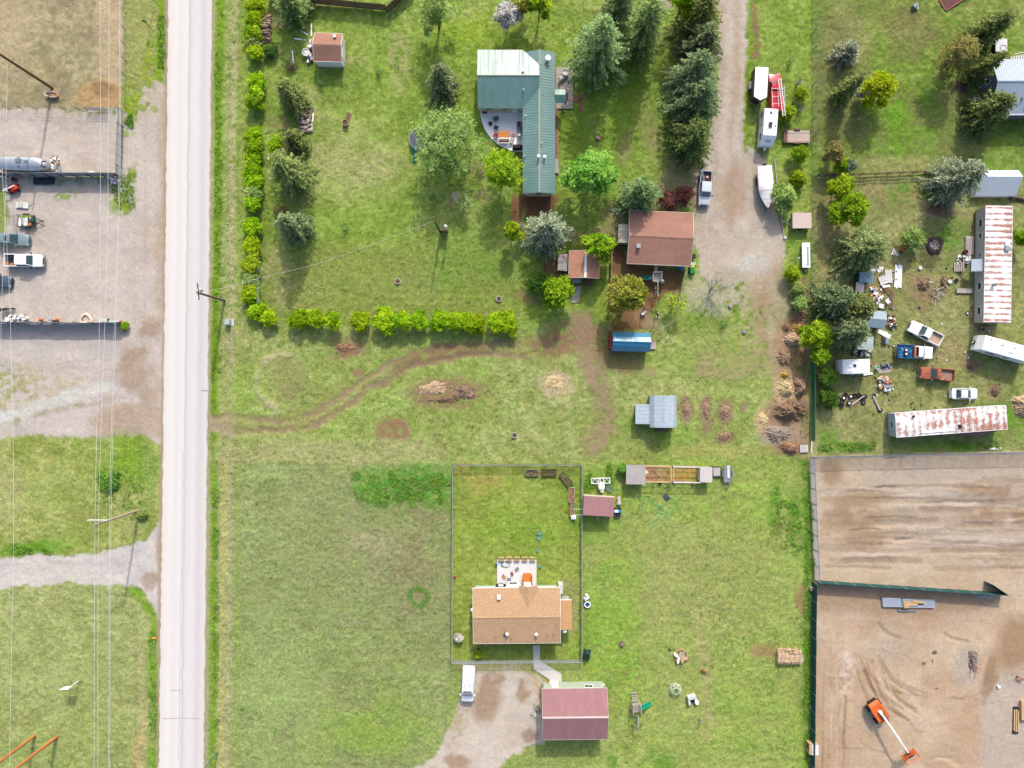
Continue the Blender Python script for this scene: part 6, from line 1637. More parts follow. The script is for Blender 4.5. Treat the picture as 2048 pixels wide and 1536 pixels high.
# mobile homes
def stained_white(name,period,axis,amt,thr,seed_scale=1.6,band=True):
 m=bpy.data.materials.new(name);m.use_nodes=True
 nt=m.node_tree;N,L=nt.nodes,nt.links;b=N['Principled BSDF'];b.inputs['Roughness'].default_value=.6
 tc=N.new('ShaderNodeTexCoord');sp=N.new('ShaderNodeSeparateXYZ');L.new(tc.outputs['Object'],sp.inputs[0])
 def mth(op,a,b_=None):
  n=N.new('ShaderNodeMath');n.operation=op
  for i,v in enumerate((a,b_)):
   if v is None:continue
   if isinstance(v,(int,float)):n.inputs[i].default_value=v
   else:L.new(v,n.inputs[i])
  return n.outputs[0]
 ph=mth('FRACT',mth('MULTIPLY',sp.outputs[axis],1.0/period));bandv=mth('SUBTRACT',1.0,mth('MULTIPLY',mth('ABSOLUTE',mth('SUBTRACT',ph,.5)),4.2))
 def noise(scale,det=4,st=(1,1,1)):
  mp=N.new('ShaderNodeMapping');mp.inputs['Scale'].default_value=st;L.new(tc.outputs['Object'],mp.inputs[0])
  n=N.new('ShaderNodeTexNoise');n.inputs['Scale'].default_value=scale;n.inputs['Detail'].default_value=det;n.inputs['Roughness'].default_value=.6;L.new(mp.outputs[0],n.inputs['Vector']);return n.outputs['Fac']
 a=noise(seed_scale,5);z=noise(.22,2,(.7,1.4,1)if axis==0 else(1.4,.7,1));f=noise(7,3)
 v=mth('ADD',mth('MULTIPLY',bandv,.42 if band else .16),mth('ADD',mth('MULTIPLY',a,1.2),mth('ADD',mth('MULTIPLY',z,1.9),mth('MULTIPLY',f,.5))))
 mr=N.new('ShaderNodeMapRange');mr.inputs[1].default_value=thr;mr.inputs[2].default_value=thr+.16;mr.inputs[4].default_value=amt;L.new(v,mr.inputs[0])
 grey=N.new('ShaderNodeMapRange');grey.inputs[1].default_value=thr-.3;grey.inputs[2].default_value=thr;grey.inputs[4].default_value=.5;L.new(v,grey.inputs[0])
 m1=N.new('ShaderNodeMix');m1.data_type='RGBA';m1.inputs[6].default_value=(*alb((246,244,242),1.8),1);m1.inputs[7].default_value=(*alb((196,192,188)),1);L.new(grey.outputs[0],m1.inputs[0])
 rc=N.new('ShaderNodeMix');rc.data_type='RGBA';rc.inputs[6].default_value=(*alb((176,92,66)),1);rc.inputs[7].default_value=(*alb((206,140,108)),1);L.new(f,rc.inputs[0])
 m2=N.new('ShaderNodeMix');m2.data_type='RGBA';L.new(mr.outputs[0],m2.inputs[0]);L.new(m1.outputs[2],m2.inputs[6]);L.new(rc.outputs[2],m2.inputs[7])
 L.new(m2.outputs[2],b.inputs['Base Color'])
 return m
def mobile_home(label,px,py,deg,L,W,h,roofm,wallm,seams,name='mobile_home'):
 x,y=g(px,py,h)
 t=thing(name,label,'mobile home',(x,y,0),R(deg))
 MB().box((0,0,.35),(L-.1,W-.1,h-.45)).build('wall',wallm,t)
 mb=MB();l,hw=L/2,W/2
 mb.loft([[(xx,-hw,h-.12),(xx,-hw,h-.02),(xx,-hw*.5,h+.08),(xx,0,h+.11),(xx,hw*.5,h+.08),(xx,hw,h-.02),(xx,hw,h-.12)]for xx in(-l,l)])
 ro=mb.build('roof',roofm,t,smooth=False)
 mb=MB();n=int(L/seams)
 for i in range(1,n):
  xx=-l+i*L/n
  mb.tube([(xx,-hw,h),(xx,-hw*.5,h+.085),(xx,0,h+.115),(xx,hw*.5,h+.085),(xx,hw,h)],.018,4,cap=False)
 mb.build('roof_seam',WHITE,ro,kind='stuff')
 mb=MB()
 for s in(-1,1):mb.box((0,s*(hw+.02),h-.14),(L,.05,.16))
 for s in(-1,1):mb.box((s*(l+.02),0,h-.14),(.05,W,.16))
 mb.build('drip_edge',WHITE,ro)
 MB().box((0,0,.05),(L-.3,W-.3,.35)).build('skirting',GREYM,t)
 return t,ro
mh,ro=mobile_home('mobile home whose white roof is banded with rust, beside the fire ring',1996.5,528,89.0,18.1,4.15,2.75,stained_white('rust_banded_roof',.92,0,.95,1.84),mat('pale_siding',(222,214,204),rough=.6,var=.06),.92)
for xx,w,hh in((6.6,1.3,.9),(4.6,1.0,.8),(-3.3,1.1,.9),(-7.2,1.3,.9),(1.5,.9,.7)):
 wall_window(mh,(xx,4.05/2,1.55),(0,1),w,hh)
wall_door(mh,(-.2,4.05/2,.4),(0,1),.9,1.95,OFFWHITE)
aw=MB();q=[(-1.1,2.05,2.35),(.8,2.05,2.35),(.8,3.75,2.1),(-1.1,3.75,2.1)];aw.slab(q,.05);ao=aw.build('awning',PALE_ROOF,mh)
mb=MB();ribs_poly(mb,q,(0,1),.35);mb.build('awning_rib',PALE_ROOF,ao,kind='stuff')
for xx in(-1.0,.7):MB().box((xx,3.6,0),(.09,.09,2.1)).build('awning_post',OFFWHITE,mh)
for i in range(5):MB().box((-.1,3.95+i*.28,.05),(1.5,.24,.5-i*.1)).build('step',WOOD_G,mh)
MB().box((-3.9,3.5,.2),(.75,2.6,.12)).build('landing',WOOD_G,mh)
MB().box((3.3,2.9,.1),(2.9,1.3,.25)).build('porch_deck',OFFWHITE,mh)
for k in range(7):MB().box((2.1+k*.4,2.9,.36),(.3,1.3,.04)).build('deck_board',WOOD_G,mh)
MB().box((2.4,-1.2,2.84),(.75,.75,.3)).build('roof_cooler',STEEL,ro);MB().box((3.2,-1.2,2.84),(.7,.7,.25)).build('roof_cooler',WHITE,ro);vent_pipe(ro,(-3.3,.9,2.85),.14,.45,GREYM,True)
hitch(mh,-8.9,-10.4,1.0,.5,RUST)
mh2,ro2=mobile_home('long old trailer home with a rust-stained white roof south of the white sedan',1902.5,842.5,4.2,17.3,3.75,2.7,stained_white('rust_stained_roof',1.1,0,.9,1.72,2.2,False),mat('blue_grey_siding',(198,210,216),rough=.6,var=.05),1.1)
wall_window(mh2,(-8.6,0,1.5),(-1,0),1.1,.8)
for xx in(-5,-1,4):wall_window(mh2,(xx,1.83,1.5),(0,1),1.2,.8)
q=[(.6,-1.9,2.45),(8.3,-1.9,2.45),(4.2,-2.75,2.1)]
MB().slab(q,.05).build('maroon_awning',mat('maroon_panel',(128,92,100),rough=.7),mh2)
MB().box((1.2,-.9,2.78),(.5,.6,.15)).build('roof_hatch',DARK,ro2);MB().box((5.8,1.1,2.78),(.5,.5,.12)).build('roof_hatch',WHITE,ro2);vent_pipe(ro2,(-6.0,1.2,2.75),.1,.3,DARK,True)
MB().box((-2.2,-1.35,2.76),(5.2,.35,.05)).build('loose_flashing',WHITE,ro2)
# boom lift
def boom_lift():
 x,y=g(1758,1426,1.0)
 t=thing('boom_lift','orange boom lift with a long white boom on the dirt lot','boom lift',(x,y,zat(x,y)),R(-57))
 OR=mat('orange_enamel',(240,116,52),rough=.4,var=.06)
 MB().box((0,0,.35),(2.5,1.2,.4)).build('chassis',DARK,t)
 wheel_set(t,(-1.15,1.15),1.0,.48,.38,GREYM)
 mb=MB();mb.loft([[(xx,-w,z0),(xx,-w,z1),(xx,w,z1),(xx,w,z0)]for xx,w,z0,z1 in((-2.3,.75,.9,1.5),(-1.9,.9,.8,1.75),(.4,.92,.8,1.7),(1.3,.78,.85,1.5))])
 tb=mb.build('turntable',OR,t)
 MB().box((-2.2,0,.9),(.5,1.5,.5)).build('counterweight',DARK,t)
 for s in(-1,1):MB().box((-.3,s*.75,1.74),(2.2,.5,.1)).build('hood',OR,tb)
 MB().box((-.6,.1,1.7),(.4,.5,.5)).build('boom_pivot',WHITE,tb)
 BW=mat('boom_white',(246,246,248),rough=.4,var=.04)
 b1=Vector((-.4,.1,2.1));b2=Vector((4.3,.1,2.7));b3=Vector((6.4,.1,2.85))
 def beam(a,b,w):
  mb=MB();d=(b-a).normalized();u=Vector((0,1,0));v=d.cross(u)
  mb.loft([[tuple(p+u*w+v*w),tuple(p-u*w+v*w),tuple(p-u*w-v*w),tuple(p+u*w-v*w)]for p in(a,b)]);return mb
 bo=beam(b1,b2,.16).build('boom',BW,t);beam(b2,b3,.11).build('boom_extension',BW,bo)
 MB().box((.3,.32,2.2),(1.6,.12,.12)).build('cable_track',DARK,bo);MB().tube([(.4,.1,1.7),(2.2,.1,2.3)],.08,8).build('lift_cylinder',STEEL,bo)
 MB().box((6.5,.1,2.2),(.4,.3,.7)).build('basket_bracket',DARK,bo)
 k=MB().box((7.3,.1,2.15),(1.0,2.3,.07)).build('basket_floor',OR,t)
 mb=MB()
 for z in(2.65,3.15):mb.tube([(6.75,-1.05,z),(7.85,-1.05,z),(7.85,1.25,z),(6.75,1.25,z),(6.75,-1.05,z)],.045,6)
 for a in((6.75,-1.05),(7.85,-1.05),(7.85,1.25),(6.75,1.25),(7.85,.1),(6.75,.1),(7.3,-1.05),(7.3,1.25)):mb.tube([(*a,2.2),(*a,3.15)],.04,6)
 mb.build('basket_rail',OR,t);MB().box((7.0,.1,2.8),(.25,.8,.3)).build('control_panel',DARK,k)
boom_lift()
# fences
def seg_iter(pts,pitch):
 """(start, end) plan points of equal bays along a polyline in image pixels"""
 out=[]
 for a,b in zip(pts[:-1],pts[1:]):
  A,B=Vector(g(*a)),Vector(g(*b));n=max(1,round((B-A).length/pitch))
  for i in range(n):out.append((A.lerp(B,i/n),A.lerp(B,(i+1)/n),i==0))
 return out
def fence(name,label,pts,h,pitch,kind,pm,postm,thick=.04,posth=.12,group=None,rails=(),railm=None,post_off=0.0,postr=.05,square=True):
 x0,y0=g(*pts[0])
 t=thing(name,label,'fence',(x0,y0,0),0,group)
 segs=seg_iter(pts,pitch);mesh_cache={}
 post=None
 ends=[s[0]for s in segs]+[segs[-1][1]]
 for i,p in enumerate(ends):
  q=(p.x-x0,p.y-y0)
  if post is None:
   mb=MB()
   if square:mb.box((0,0,-.1),(postr*2,postr*2,h+posth+.1))
   else:mb.tube([(0,0,-.1),(0,0,h+posth)],postr,7)
   post=mb.build('post',postm,t,(*q,0));o=post
  else:
   o=post.copy();COL0.objects.link(o);o.location=(*q,0)
  if post_off:
   d=(segs[min(i,len(segs)-1)][1]-segs[min(i,len(segs)-1)][0]).normalized();o.location=(q[0]+d.y*post_off,q[1]-d.x*post_off,0)
 wires=MB();slats=MB();rr=random.Random(len(label))
 for(a,b,_)in segs:
  d=b-a;L=d.length;rot=math.atan2(d.y,d.x);mid=(a+b)/2;key=round(L,1)
  if kind=='panel':
   if key not in mesh_cache:
    mb=MB();mb.box((0,0,.05),(L-.03,thick,h-.05))
    for k in range(int(L/.28)):mb.box((-L/2+.14+k*.28,0,.08),(.06,thick+.04,h-.1))
    o=mb.build('panel',pm,t);mesh_cache[key]=o
   else:o=mesh_cache[key].copy();COL0.objects.link(o)
   o.location=(mid.x-x0,mid.y-y0,0);o.rotation_euler=(rr.uniform(-.015,.015),0,rot)
  elif kind=='plank':
   n=max(1,int(L/.16))
   for k in range(n):
    c=a.lerp(b,(k+.5)/n);slats.box((c.x-x0,c.y-y0,.05),(L/n-.02,.03,h-.05+rr.uniform(-.04,.03)),rot)
  elif kind=='mesh':
   n=max(1,int(L/.13));u=d/L
   for k in range(-int(h/.13),n):
    for sg in(0,1):
     s0,s1=k*.13,k*.13+h
     z0,z1=0.05,h
     if s0<0:z0=.05-s0;s0=0
     if s1>L:z1=h-(s1-L);s1=L
     if s1-s0<.02:continue
     if sg:z0,z1=h+.05-z0,h+.05-z1
     p,q=a+u*s0,a+u*s1
     wires.tube([(p.x-x0,p.y-y0,z0),(q.x-x0,q.y-y0,z1)],.0085,3,cap=False)
  for z in rails:
   p,q=(a.x-x0,a.y-y0,z),(b.x-x0,b.y-y0,z)
   if kind=='mesh' or kind=='wire':
    MB().tube([p,q],.042 if kind=='mesh' else .014,6).build('rail',railm or postm,t)
   else:MB().box(((p[0]+q[0])/2,(p[1]+q[1])/2,z-.07),(L-.02,.05,.14),rot).build('rail',railm or postm,t)
 if slats.v:slats.build('slat',pm,t,kind='stuff')
 if wires.v:wires.build('chain_link',pm,t,kind='stuff')
 return t
CHAIN=mat('chain_link_wire',(186,196,202),rough=.45,metal=.4,var=.05)
GREEN_W=mat('green_wire',(86,140,110),rough=.5,var=.1)
PANEL_G=mat('grey_screen_panel',(178,184,188),rough=.6,var=.1,scale=.6)
PANEL_W=mat('white_screen_panel',(238,236,228),rough=.6,var=.06)
TEAL=mat('dark_green_mesh_screen',(38,96,96),rough=.75,var=.08)
SLAT_G=mat('green_fence_slat',(42,132,92),rough=.6,var=.15)
FPOST=mat('rusty_post',(136,84,72),rough=.8,var=.2)
fence('panel_fence','grey panel fence with rusty posts south of the silver trailer',[(-40,352),(240,353)],2.0,2.25,'panel',PANEL_G,FPOST,post_off=.12,posth=.05)
fence('panel_fence','long grey panel fence with junk leaning on it south of the motorcycle',[(-40,646),(248,647.5)],2.0,2.4,'panel',PANEL_G,FPOST,posth=.02,post_off=-.08)
fence('panel_fence','short white panel at the north end of the yard gate',[(246,223),(247,253)],1.9,2.4,'panel',PANEL_W,GREYM,posth=.05)
fence('panel_fence','short white panel at the south end of the yard gate',[(244,336),(242,354)],1.9,1.5,'panel',PANEL_W,FPOST,posth=.05)
fence('mesh_gate','grey wire mesh gate between two white panels of the west yard',[(247,253),(244,336)],1.8,1.7,'mesh',CHAIN,GREYM,rails=(.1,.9,1.8),posth=.02,square=False)
fence('wire_fence','leaning wire fence along the east side of the dry field',[(251,-40),(252,60),(253,214)],1.4,2.5,'wire',None,mat('dark_stake',(106,98,90),rough=.8),rails=(.5,.9,1.3),postr=.03,railm=GREYM)
fence('wire_fence','wire fence with thin stakes along the south side of the dry field',[(-40,217),(160,221)],1.4,2.4,'wire',None,mat('dark_stake',(106,98,90)),rails=(.5,.9,1.3),postr=.03,railm=GREYM)
gt=thing('tube_gate','steel tube gate standing at the south-east corner of the dry field','gate',g3(165,222))
for z in(.25,.5,.75,1.0,1.3):MB().tube([(1.0,0,z),(4.1,0,z)],.035,6).build('bar',GREYM,gt)
for x_ in(1.0,2.05,3.1,4.1):MB().tube([(x_,0,.1),(x_,0,1.35)],.035,6).build('upright',GREYM,gt)
mb=MB();mb.tube([(-.1,0,.1),(-.1,0,1.5),(.85,0,1.5),(.85,0,.1),(-.1,0,.1)],.035,6);mb.build('walk_gate',GREYM,gt)
cl=MB()
for i in range(20):cl.tube([(1.9+i*.2,.06,.05),(2.9+i*.2,.06,1.5)],.01,3,cap=False);cl.tube([(2.9+i*.2,.06,.05),(1.9+i*.2,.06,1.5)],.01,3,cap=False)
cl.build('chain_link',CHAIN,gt,kind='stuff')
fence('plank_fence','tall brown plank fence along the top edge north of the white shed',[(540,0),(600,5),(774,22)],1.9,2.45,'plank',WOOD_B,WOOD_D,rails=(.4,1.5),railm=WOOD_B)
fence('plank_fence','brown plank fence running diagonally off the top edge',[(776,27),(830,-24)],1.9,2.3,'plank',WOOD_B,WOOD_D,rails=(.4,1.5),railm=WOOD_B)
fence('white_fence','low white board fence between the roadside shrubs and the lawn',[(517,527),(518,615)],.9,2.35,'panel',WHITE,WHITE,thick=.08,posth=.04)
fence('chain_fence','galvanised chain link fence around the yard of the tan house',[(906,929),(1163,929),(1162,1319),(904,1321),(906,929)],1.25,2.95,'mesh',CHAIN,STEEL,rails=(1.25,),posth=.06,square=False,postr=.045)
fence('wire_fence','long green wire fence along the east edge of the drive and meadow',[(1626,-40),(1626,345),(1623,640)],1.3,2.9,'wire',None,GREEN_W,rails=(.4,.85,1.3),railm=GREEN_W,postr=.035)
fence('slatted_fence','green slatted fence between the earth heaps and the scrapyard',[(1623,690),(1622,880)],1.5,2.5,'plank',SLAT_G,GREEN_W,rails=(1.5,),railm=GREEN_W)
fence('chain_fence','chain link fence along the north edge of the levelled dirt lot',[(1622,914),(1830,909),(2080,904)],1.8,2.2,'mesh',CHAIN,GREYM,rails=(.1,1.8),posth=.06,square=False)
fence('chain_fence','chain link fence along the west edge of the levelled dirt lot',[(1619,914),(1630,1160)],1.8,2.4,'mesh',CHAIN,GREYM,rails=(1.8,),posth=.06,square=False)
fence('screen_fence','dark green screened fence crossing between the two dirt lots',[(1632,1160),(1700,1165),(1870,1176),(2002,1185)],1.8,3.0,'panel',TEAL,STEEL,posth=.03,thick=.03)
fence('screen_fence','dark grey screened gate leaf turned back at the end of the green fence',[(2002,1185),(1968,1162)],1.8,3.4,'panel',mat('dark_grey_screen',(92,96,98),rough=.7),STEEL,posth=.03,thick=.03)
fence('screen_fence','tall dark green screened fence along the west side of the lower dirt lot',[(1624,1162),(1619,1600)],1.85,3.0,'panel',TEAL,STEEL,posth=.02,thick=.03)
fence('rail_fence','dark rail fence between the north-east lawn and the scrapyard',[(1632,354),(1750,350),(1875,345)],1.2,2.2,'rail',None,WOOD_D,rails=(.3,.7,1.1),railm=WOOD_B)
fence('board_fence','tan board fence on the west side of the play yard',[(1222,492),(1220,560),(1216,661),(1224,663)],1.2,2.4,'plank',mat('tan_fence_board',(206,180,146),rough=.85,var=.12),WOOD_T,rails=(1.2,),railm=WOOD_T)
fence('board_fence','wide topped tan board fence on the east side of the play yard',[(1367,541),(1354,606)],1.3,2.4,'plank',WOOD_G,WOOD_T,rails=(1.3,),railm=WOOD_T)
fence('pole_rail','pale slanting pole rail from the blue shed towards the bare tree',[(1305,669),(1350,640)],1.3,4.4,'rail',None,WOOD_G,rails=(1.3,),railm=WOOD_G)
fence('board_fence','short dark fence along the north side of the play yard',[(1222,492),(1256,494)],1.1,2.4,'plank',WOOD_D,WOOD_D,rails=(1.1,))
fence('board_fence','low dark fence around the small dog yard',[(1137,508),(1088,511),(1089,558),(1136,561)],1.0,1.9,'wire',None,WOOD_D,rails=(.4,.95),railm=WOOD_D)
ed=thing('edging_log','long pale pole lying along the edge of the gravel drive','edging',g3(1548,318))
P_=[Vector(g(*p))-Vector(g(1548,318))for p in((1548,318),(1554,372),(1561,430),(1568,476))]
mb=MB();mb.tube([(p.x,p.y,.1)for p in P_],.11,7);mb.build('log',WOOD_G,ed);MB().lathe([(.3,0),(.25,.25),(.1,.35)],(P_[-1].x+.1,P_[-1].y,0),8).build('end_stone',OFFWHITE,ed)
pst=thing('white_post','slim pale board standing at the corner of the dirt lot fence','post',g3(1623,908));MB().box((0,1.0,0),(.1,1.9,.12)).build('board',WHITE,pst)
# poles and lines
def upole(label,px,py,h,r,m,name='utility_pole',top=None):
 x,y=g(px,py);t=thing(name,label,'utility pole',(x,y,0))
 MB().tube([(0,0,-.2),(0,0,h*.5),(0,0,h)],[r*1.2,r,r*.75],9).build('pole',m,t);return t
PW=mat('brown_pole_wood',(136,96,72),rough=.85,var=.18,scale=2,stretch=(2,2,.2));PG=mat('grey_pole_wood',(196,178,152),rough=.85,var=.15,scale=2,stretch=(2,2,.2));PO=mat('orange_brown_pole_wood',(206,136,78),rough=.85,var=.15,stretch=(2,2,.2))
upole('dark brown utility pole with its foot by the tan tub',104,176,15,.2,PW)
up=upole('grey utility pole with a pale crossarm on the west meadow',278,1020,11.8,.19,PG)
ca=MB().box((.0,.55,10.75),(2.9,.14,.16)).build('crossarm',OFFWHITE,up)
for x_ in(-1.35,-.5,1.05,1.35):MB().lathe([(.06,0),(.09,.08),(.05,.16),(.08,.22),(0,.26)],(x_,.55,10.91),8).build('insulator',OFFWHITE,ca)
MB().tube([(-.9,.55,10.8),(0,.1,10.1)],.04,5).build('brace',GREYM,up)
up=upole('grey-brown utility pole on the verge east of the road',449,601,9.6,.19,mat('dark_grey_pole_wood',(150,128,116),rough=.85,var=.15))
MB().lathe([(.28,0),(.3,.1),(.3,.7),(.2,.8)],(-.05,.55,8.0),10).build('transformer',OFFWHITE,up)
ca=MB().box((0,.3,9.1),(.14,2.6,.14),.1).build('crossarm',WOOD_D,up)
for y_ in(-.8,.4,1.4):MB().lathe([(.05,0),(.09,.1),(0,.2)],(0,y_,9.24),8).build('insulator',WHITE,ca)
up=upole('dark brown service pole in the lawn with a white meter head',881,466,7.4,.14,mat('dark_brown_pole',(110,74,64),rough=.85))
MB().box((.7,.0,.1),(1.1,.1,1.8)).build('backboard',mat('brown_panel_board',(128,88,72),rough=.8),up)
MB().tube([(1.2,.12,0),(1.2,.12,4.2)],.07,7).build('conduit',OFFWHITE,up);MB().lathe([(.12,0),(.2,.1),(.2,.3),(.1,.4)],(1.2,.12,4.1),9).build('weather_head',WHITE,up);MB().box((1.2,.2,3.3),(.4,.3,.6)).build('meter_box',WHITE,up)
upole('orange-brown pole, left of the pair at the bottom of the west meadow',70,1471,14,.22,PO);upole('orange-brown pole, right of the pair at the bottom of the west meadow',113,1474,14,.24,PO)
upole('grey-green street pole by the road at the bottom edge',435,1504,7.0,.09,mat('grey_green_pole',(110,140,142),rough=.5,metal=.3),'lamp_post')
WIRE=mat('bright_conductor',(246,248,250),rough=.4,var=.02)
def line(label,pts,h,r=.021,name='power_line',sag=0.0):
 P=[Vector(g3(*p,h))for p in pts];c=Vector((P[0].x,P[0].y,0));pp=[]
 for i,p in enumerate(smooth_pts([tuple(q-c)for q in P],5)):pp.append(p)
 o=MB().tube(pp,r,5).build(name,WIRE,None,tuple(c));return tag(o,label,'cable','overhead lines on the west side' if 'conductor' in label else None)
line('white overhead conductor, westernmost on the meadow pole crossarm',[(200,-60),(201,340),(199,640),(190,1044),(188,1600)],11.0)
line('white overhead conductor, second from the west on the crossarm',[(219,-60),(216,380),(210,640),(197,1046),(196,1600)],11.05)
line('white overhead conductor, third from the west on the crossarm',[(239,-60),(238,340),(229,640),(219,1044),(217,1600)],11.0)
line('white overhead conductor, easternmost on the crossarm',[(242,-60),(240.5,340),(232,640),(222,1044),(219.5,1600)],11.05)
line('white overhead conductor along the west edge ending near the silver trailer',[(14,128),(13,250),(11,400),(5,560),(1,700)],10.0)
line('white overhead conductor curving over the parked cars to the bottom edge',[(4,335),(13,480),(20,620),(26,860),(27,1100),(23,1300),(18,1600)],10.0)
line('thin pale service cable crossing the lawn to the dark service pole',[(396,586),(455,574),(520,556),(640,526),(760,483),(868,442)],7.2,.013)
bw=thing('guy_wire','short pale stay wire beside the dry field','cable',g3(14,128));MB().tube([(0,0,9.9),(-2,1.2,10.2)],.03,5).build('wire',WIRE,bw);MB().box((-.05,.5,9.7),(.2,.9,.2)).build('connector',GREYM,bw)
hp=thing('basketball_hoop','white basketball hoop casting a square shadow on the west meadow','basketball hoop',g3(157,1362),R(3))
MB().tube([(0,0,-.1),(0,0,2.6)],.06,7).build('pole',WHITE,hp);MB().tube([(-1.15,0,0),(-1.15,0,2.6)],.05,6).build('pole',GREYM,hp)
MB().box((-.58,-.1,1.75),(1.4,.06,1.0),.0).build('backboard',WHITE,hp);MB().torus((-.58,-.4,1.95),.23,.025,14,5).build('rim',mat('orange_steel',(230,110,50)),hp)
sp=thing('road_sign','small dark road sign on a post in the verge by the dry field','sign',g3(301,55));MB().tube([(0,0,0),(0,0,2.3)],.04,6).build('post',DARK,sp);MB().box((0,0,1.6),(.55,.05,.7)).build('plate',GREYM,sp)
vb=thing('transformer_cabinet','pale green electrical cabinet on a concrete pad by the verge','cabinet',g3(460,645));MB().box((.1,0,0),(1.15,1.15,.12)).build('pad',CONC,vb);MB().box((-.1,.05,.12),(.75,.8,.75)).build('body',mat('pale_green_cabinet',(196,214,206),rough=.5),vb);MB().box((-.1,.05,.87),(.8,.85,.05)).build('lid',mat('pale_green_cabinet',(196,214,206)),vb)
# piles and heaps
def mound(name,label,px,py,rx,ry,h,m,seed,rot=0,rough=.25,cat='heap',group=None):
 """an uneven heap of loose material with its own crumbled surface"""
 x,y=g(px,py);t=thing(name,label,cat,(x,y,-.05),R(rot),group)
 n=46;rx*=S*1.25;ry*=S*1.25;mb=MB();rr=np.random.default_rng(seed)
 U,V_=np.meshgrid(np.linspace(-1,1,n),np.linspace(-1,1,n))
 rad=np.hypot(U,V_);ang=np.arctan2(V_,U);ca,sa=np.cos(ang),np.sin(ang)
 edge=.98-.34*vn(ca*1.4+seed,sa*1.4,seed%7)-.3*vn(ca*4.5-seed,sa*4.5,5)
 z=np.clip(1-(rad/edge)**2,0,1)**1.25
 lump=.45+.75*vn(U*rx*1.1+seed,V_*ry*1.1,3)+.5*(vn(U*rx*3+seed,V_*ry*3,4)-.5)
 zz=z*h*lump+np.where(z>0,1,0)*(rr.random((n,n))-.35)*(.08+.14*h)*np.minimum(1,z*4)
 vs=[(U[j,i]*rx,V_[j,i]*ry,float(zz[j,i])if z[j,i]>0 else -.15)for j in range(n)for i in range(n)]
 fs=[(j*n+i,j*n+i+1,(j+1)*n+i+1,(j+1)*n+i)for j in range(n-1)for i in range(n-1)if max(z[j,i],z[j+1,i+1],z[j,i+1],z[j+1,i])>0]
 mb.add(vs,fs);mb.build('earth',m,t)
 mb=MB()
 for k in range(26):
  a,q=rr.random()*6.28,rr.random()**.5*1.0;c=rr.uniform(.05,.17);xx,yy=math.cos(a)*q*rx,math.sin(a)*q*ry
  i,j=int((xx/rx+1)/2*(n-1)),int((yy/ry+1)/2*(n-1))
  mb.lathe([(c*.8,0),(c,c*.5),(c*.5,c)],(xx,yy,max(0.02,zz[j,i]-.03)),5)
 mb.build('clod',m,t,kind='stuff');return t
def soil(nm,c,c2,v=.25):return mat(nm,c,rough=1,var=v,scale=1.6,fine=.25,tint=c2,tint_amt=.7,tint_scale=1.4,bump=.7)
S_BR=soil('brown_earth',(176,146,118),(186,156,126));S_DK=soil('dark_earth_and_shade',(148,120,98),(164,136,112));S_ST=soil('straw_heap',(232,208,158),(208,176,130));S_YL=soil('yellow_straw',(222,186,96),(236,210,140));S_OL=soil('olive_cuttings',(176,158,100),(150,128,96));S_GR=soil('grey_earth',(176,156,140),(140,150,100));S_TN=soil('tan_earth',(214,184,150),(170,138,112))
S_BRUSH=soil('brush',(150,124,104),(196,168,140),.3);S_RED=soil('reddish_earth',(174,134,106),(196,158,128))
for i,a in enumerate([('earth_heap','brown earth heap, northernmost by the green slatted fence',1597,632,18,13,.8,S_BR),('straw_heap','small bright yellow straw heap under the lime tree',1597,656,11,10,.8,S_YL),('earth_heap','reddish earth heap at the west foot of the yellow straw',1572,655,9,12,.5,S_RED),('earth_heap','tan and brown heap south of the yellow straw',1585,680,22,17,1.0,S_TN),('cuttings_heap','olive heap of garden cuttings beside the green slatted fence',1597,728,16,18,1.1,S_OL),('earth_heap','brown heap west of the olive cuttings',1570,715,18,18,.8,S_BR),('straw_heap','mustard coloured straw heap between earth heaps',1569,750,11,8,.7,S_YL),('straw_heap','pale straw heap in the middle of the berm',1572,778,19,22,1.0,S_ST),('earth_heap','brown heap east of the pale straw by the slatted fence',1600,775,15,26,1.1,S_BR),('earth_heap','big dark clod-covered earth heap at the south of the berm',1578,820,40,24,1.4,S_DK),('earth_heap','flat grey weedy earth heap south of the dark clods',1556,868,34,20,.6,S_GR),('earth_heap','loose brown heap beside the pale pallet',1580,897,24,14,.9,S_RED),('straw_heap','flat tan straw patch west of the dark clods',1525,838,16,19,.3,S_ST),('brush_heap','western half of the low brush heap in the middle meadow',868,776,36,18,.35,S_TN),('brush_heap','eastern half of the low brush heap in the middle meadow',930,784,36,19,.4,S_BRUSH),('brush_heap','dark hollow brush strip along the south of the meadow heap',890,800,44,7,.3,S_DK),('straw_ring','round pale straw heap burnt in its middle',1110,765,24,22,.35,S_ST),('earth_heap','dark soil heap south of the big blue spruce',1872,412,18,13,.9,S_DK),('earth_heap','grey-brown soil heap right next to the dark one',1895,426,20,11,.6,S_BR),('brush_heap','grey heap of thin branches west of the mobile home',1846,572,16,14,.7,S_BRUSH),('brush_heap','slim grey heap of sticks next to the branch heap',1886,565,9,14,.6,S_BRUSH),('straw_heap','large tan straw heap at the east edge by the trailer home',2044,812,26,28,1.3,S_TN),('earth_heap','dark rotted earth patch east of the white sedan',1990,782,11,17,.35,S_DK),('earth_heap','lumpy grey earth ridge south-east of the rusty pickup',1945,732,16,10,.4,S_BRUSH),('earth_heap','reddish earth heap just south of the hedge gap',690,695,26,13,.35,S_RED),('earth_heap','low brown clod bed, first in the row east of the pale blue shed',1373,820,13,21,.28,S_BR),('earth_heap','low brown clod bed, last in the row east of the pale blue shed',1450,822,15,22,.3,S_BR),('earth_heap','low brown clod bed between the first and last beds',1412,818,11,24,.25,S_BR),('earth_heap','small low brown clod bed south of the row',1450,872,17,11,.25,S_BR)]):  # dark strip south of the meadow brush is shade built as dark earth
 mound(*a,40+i)
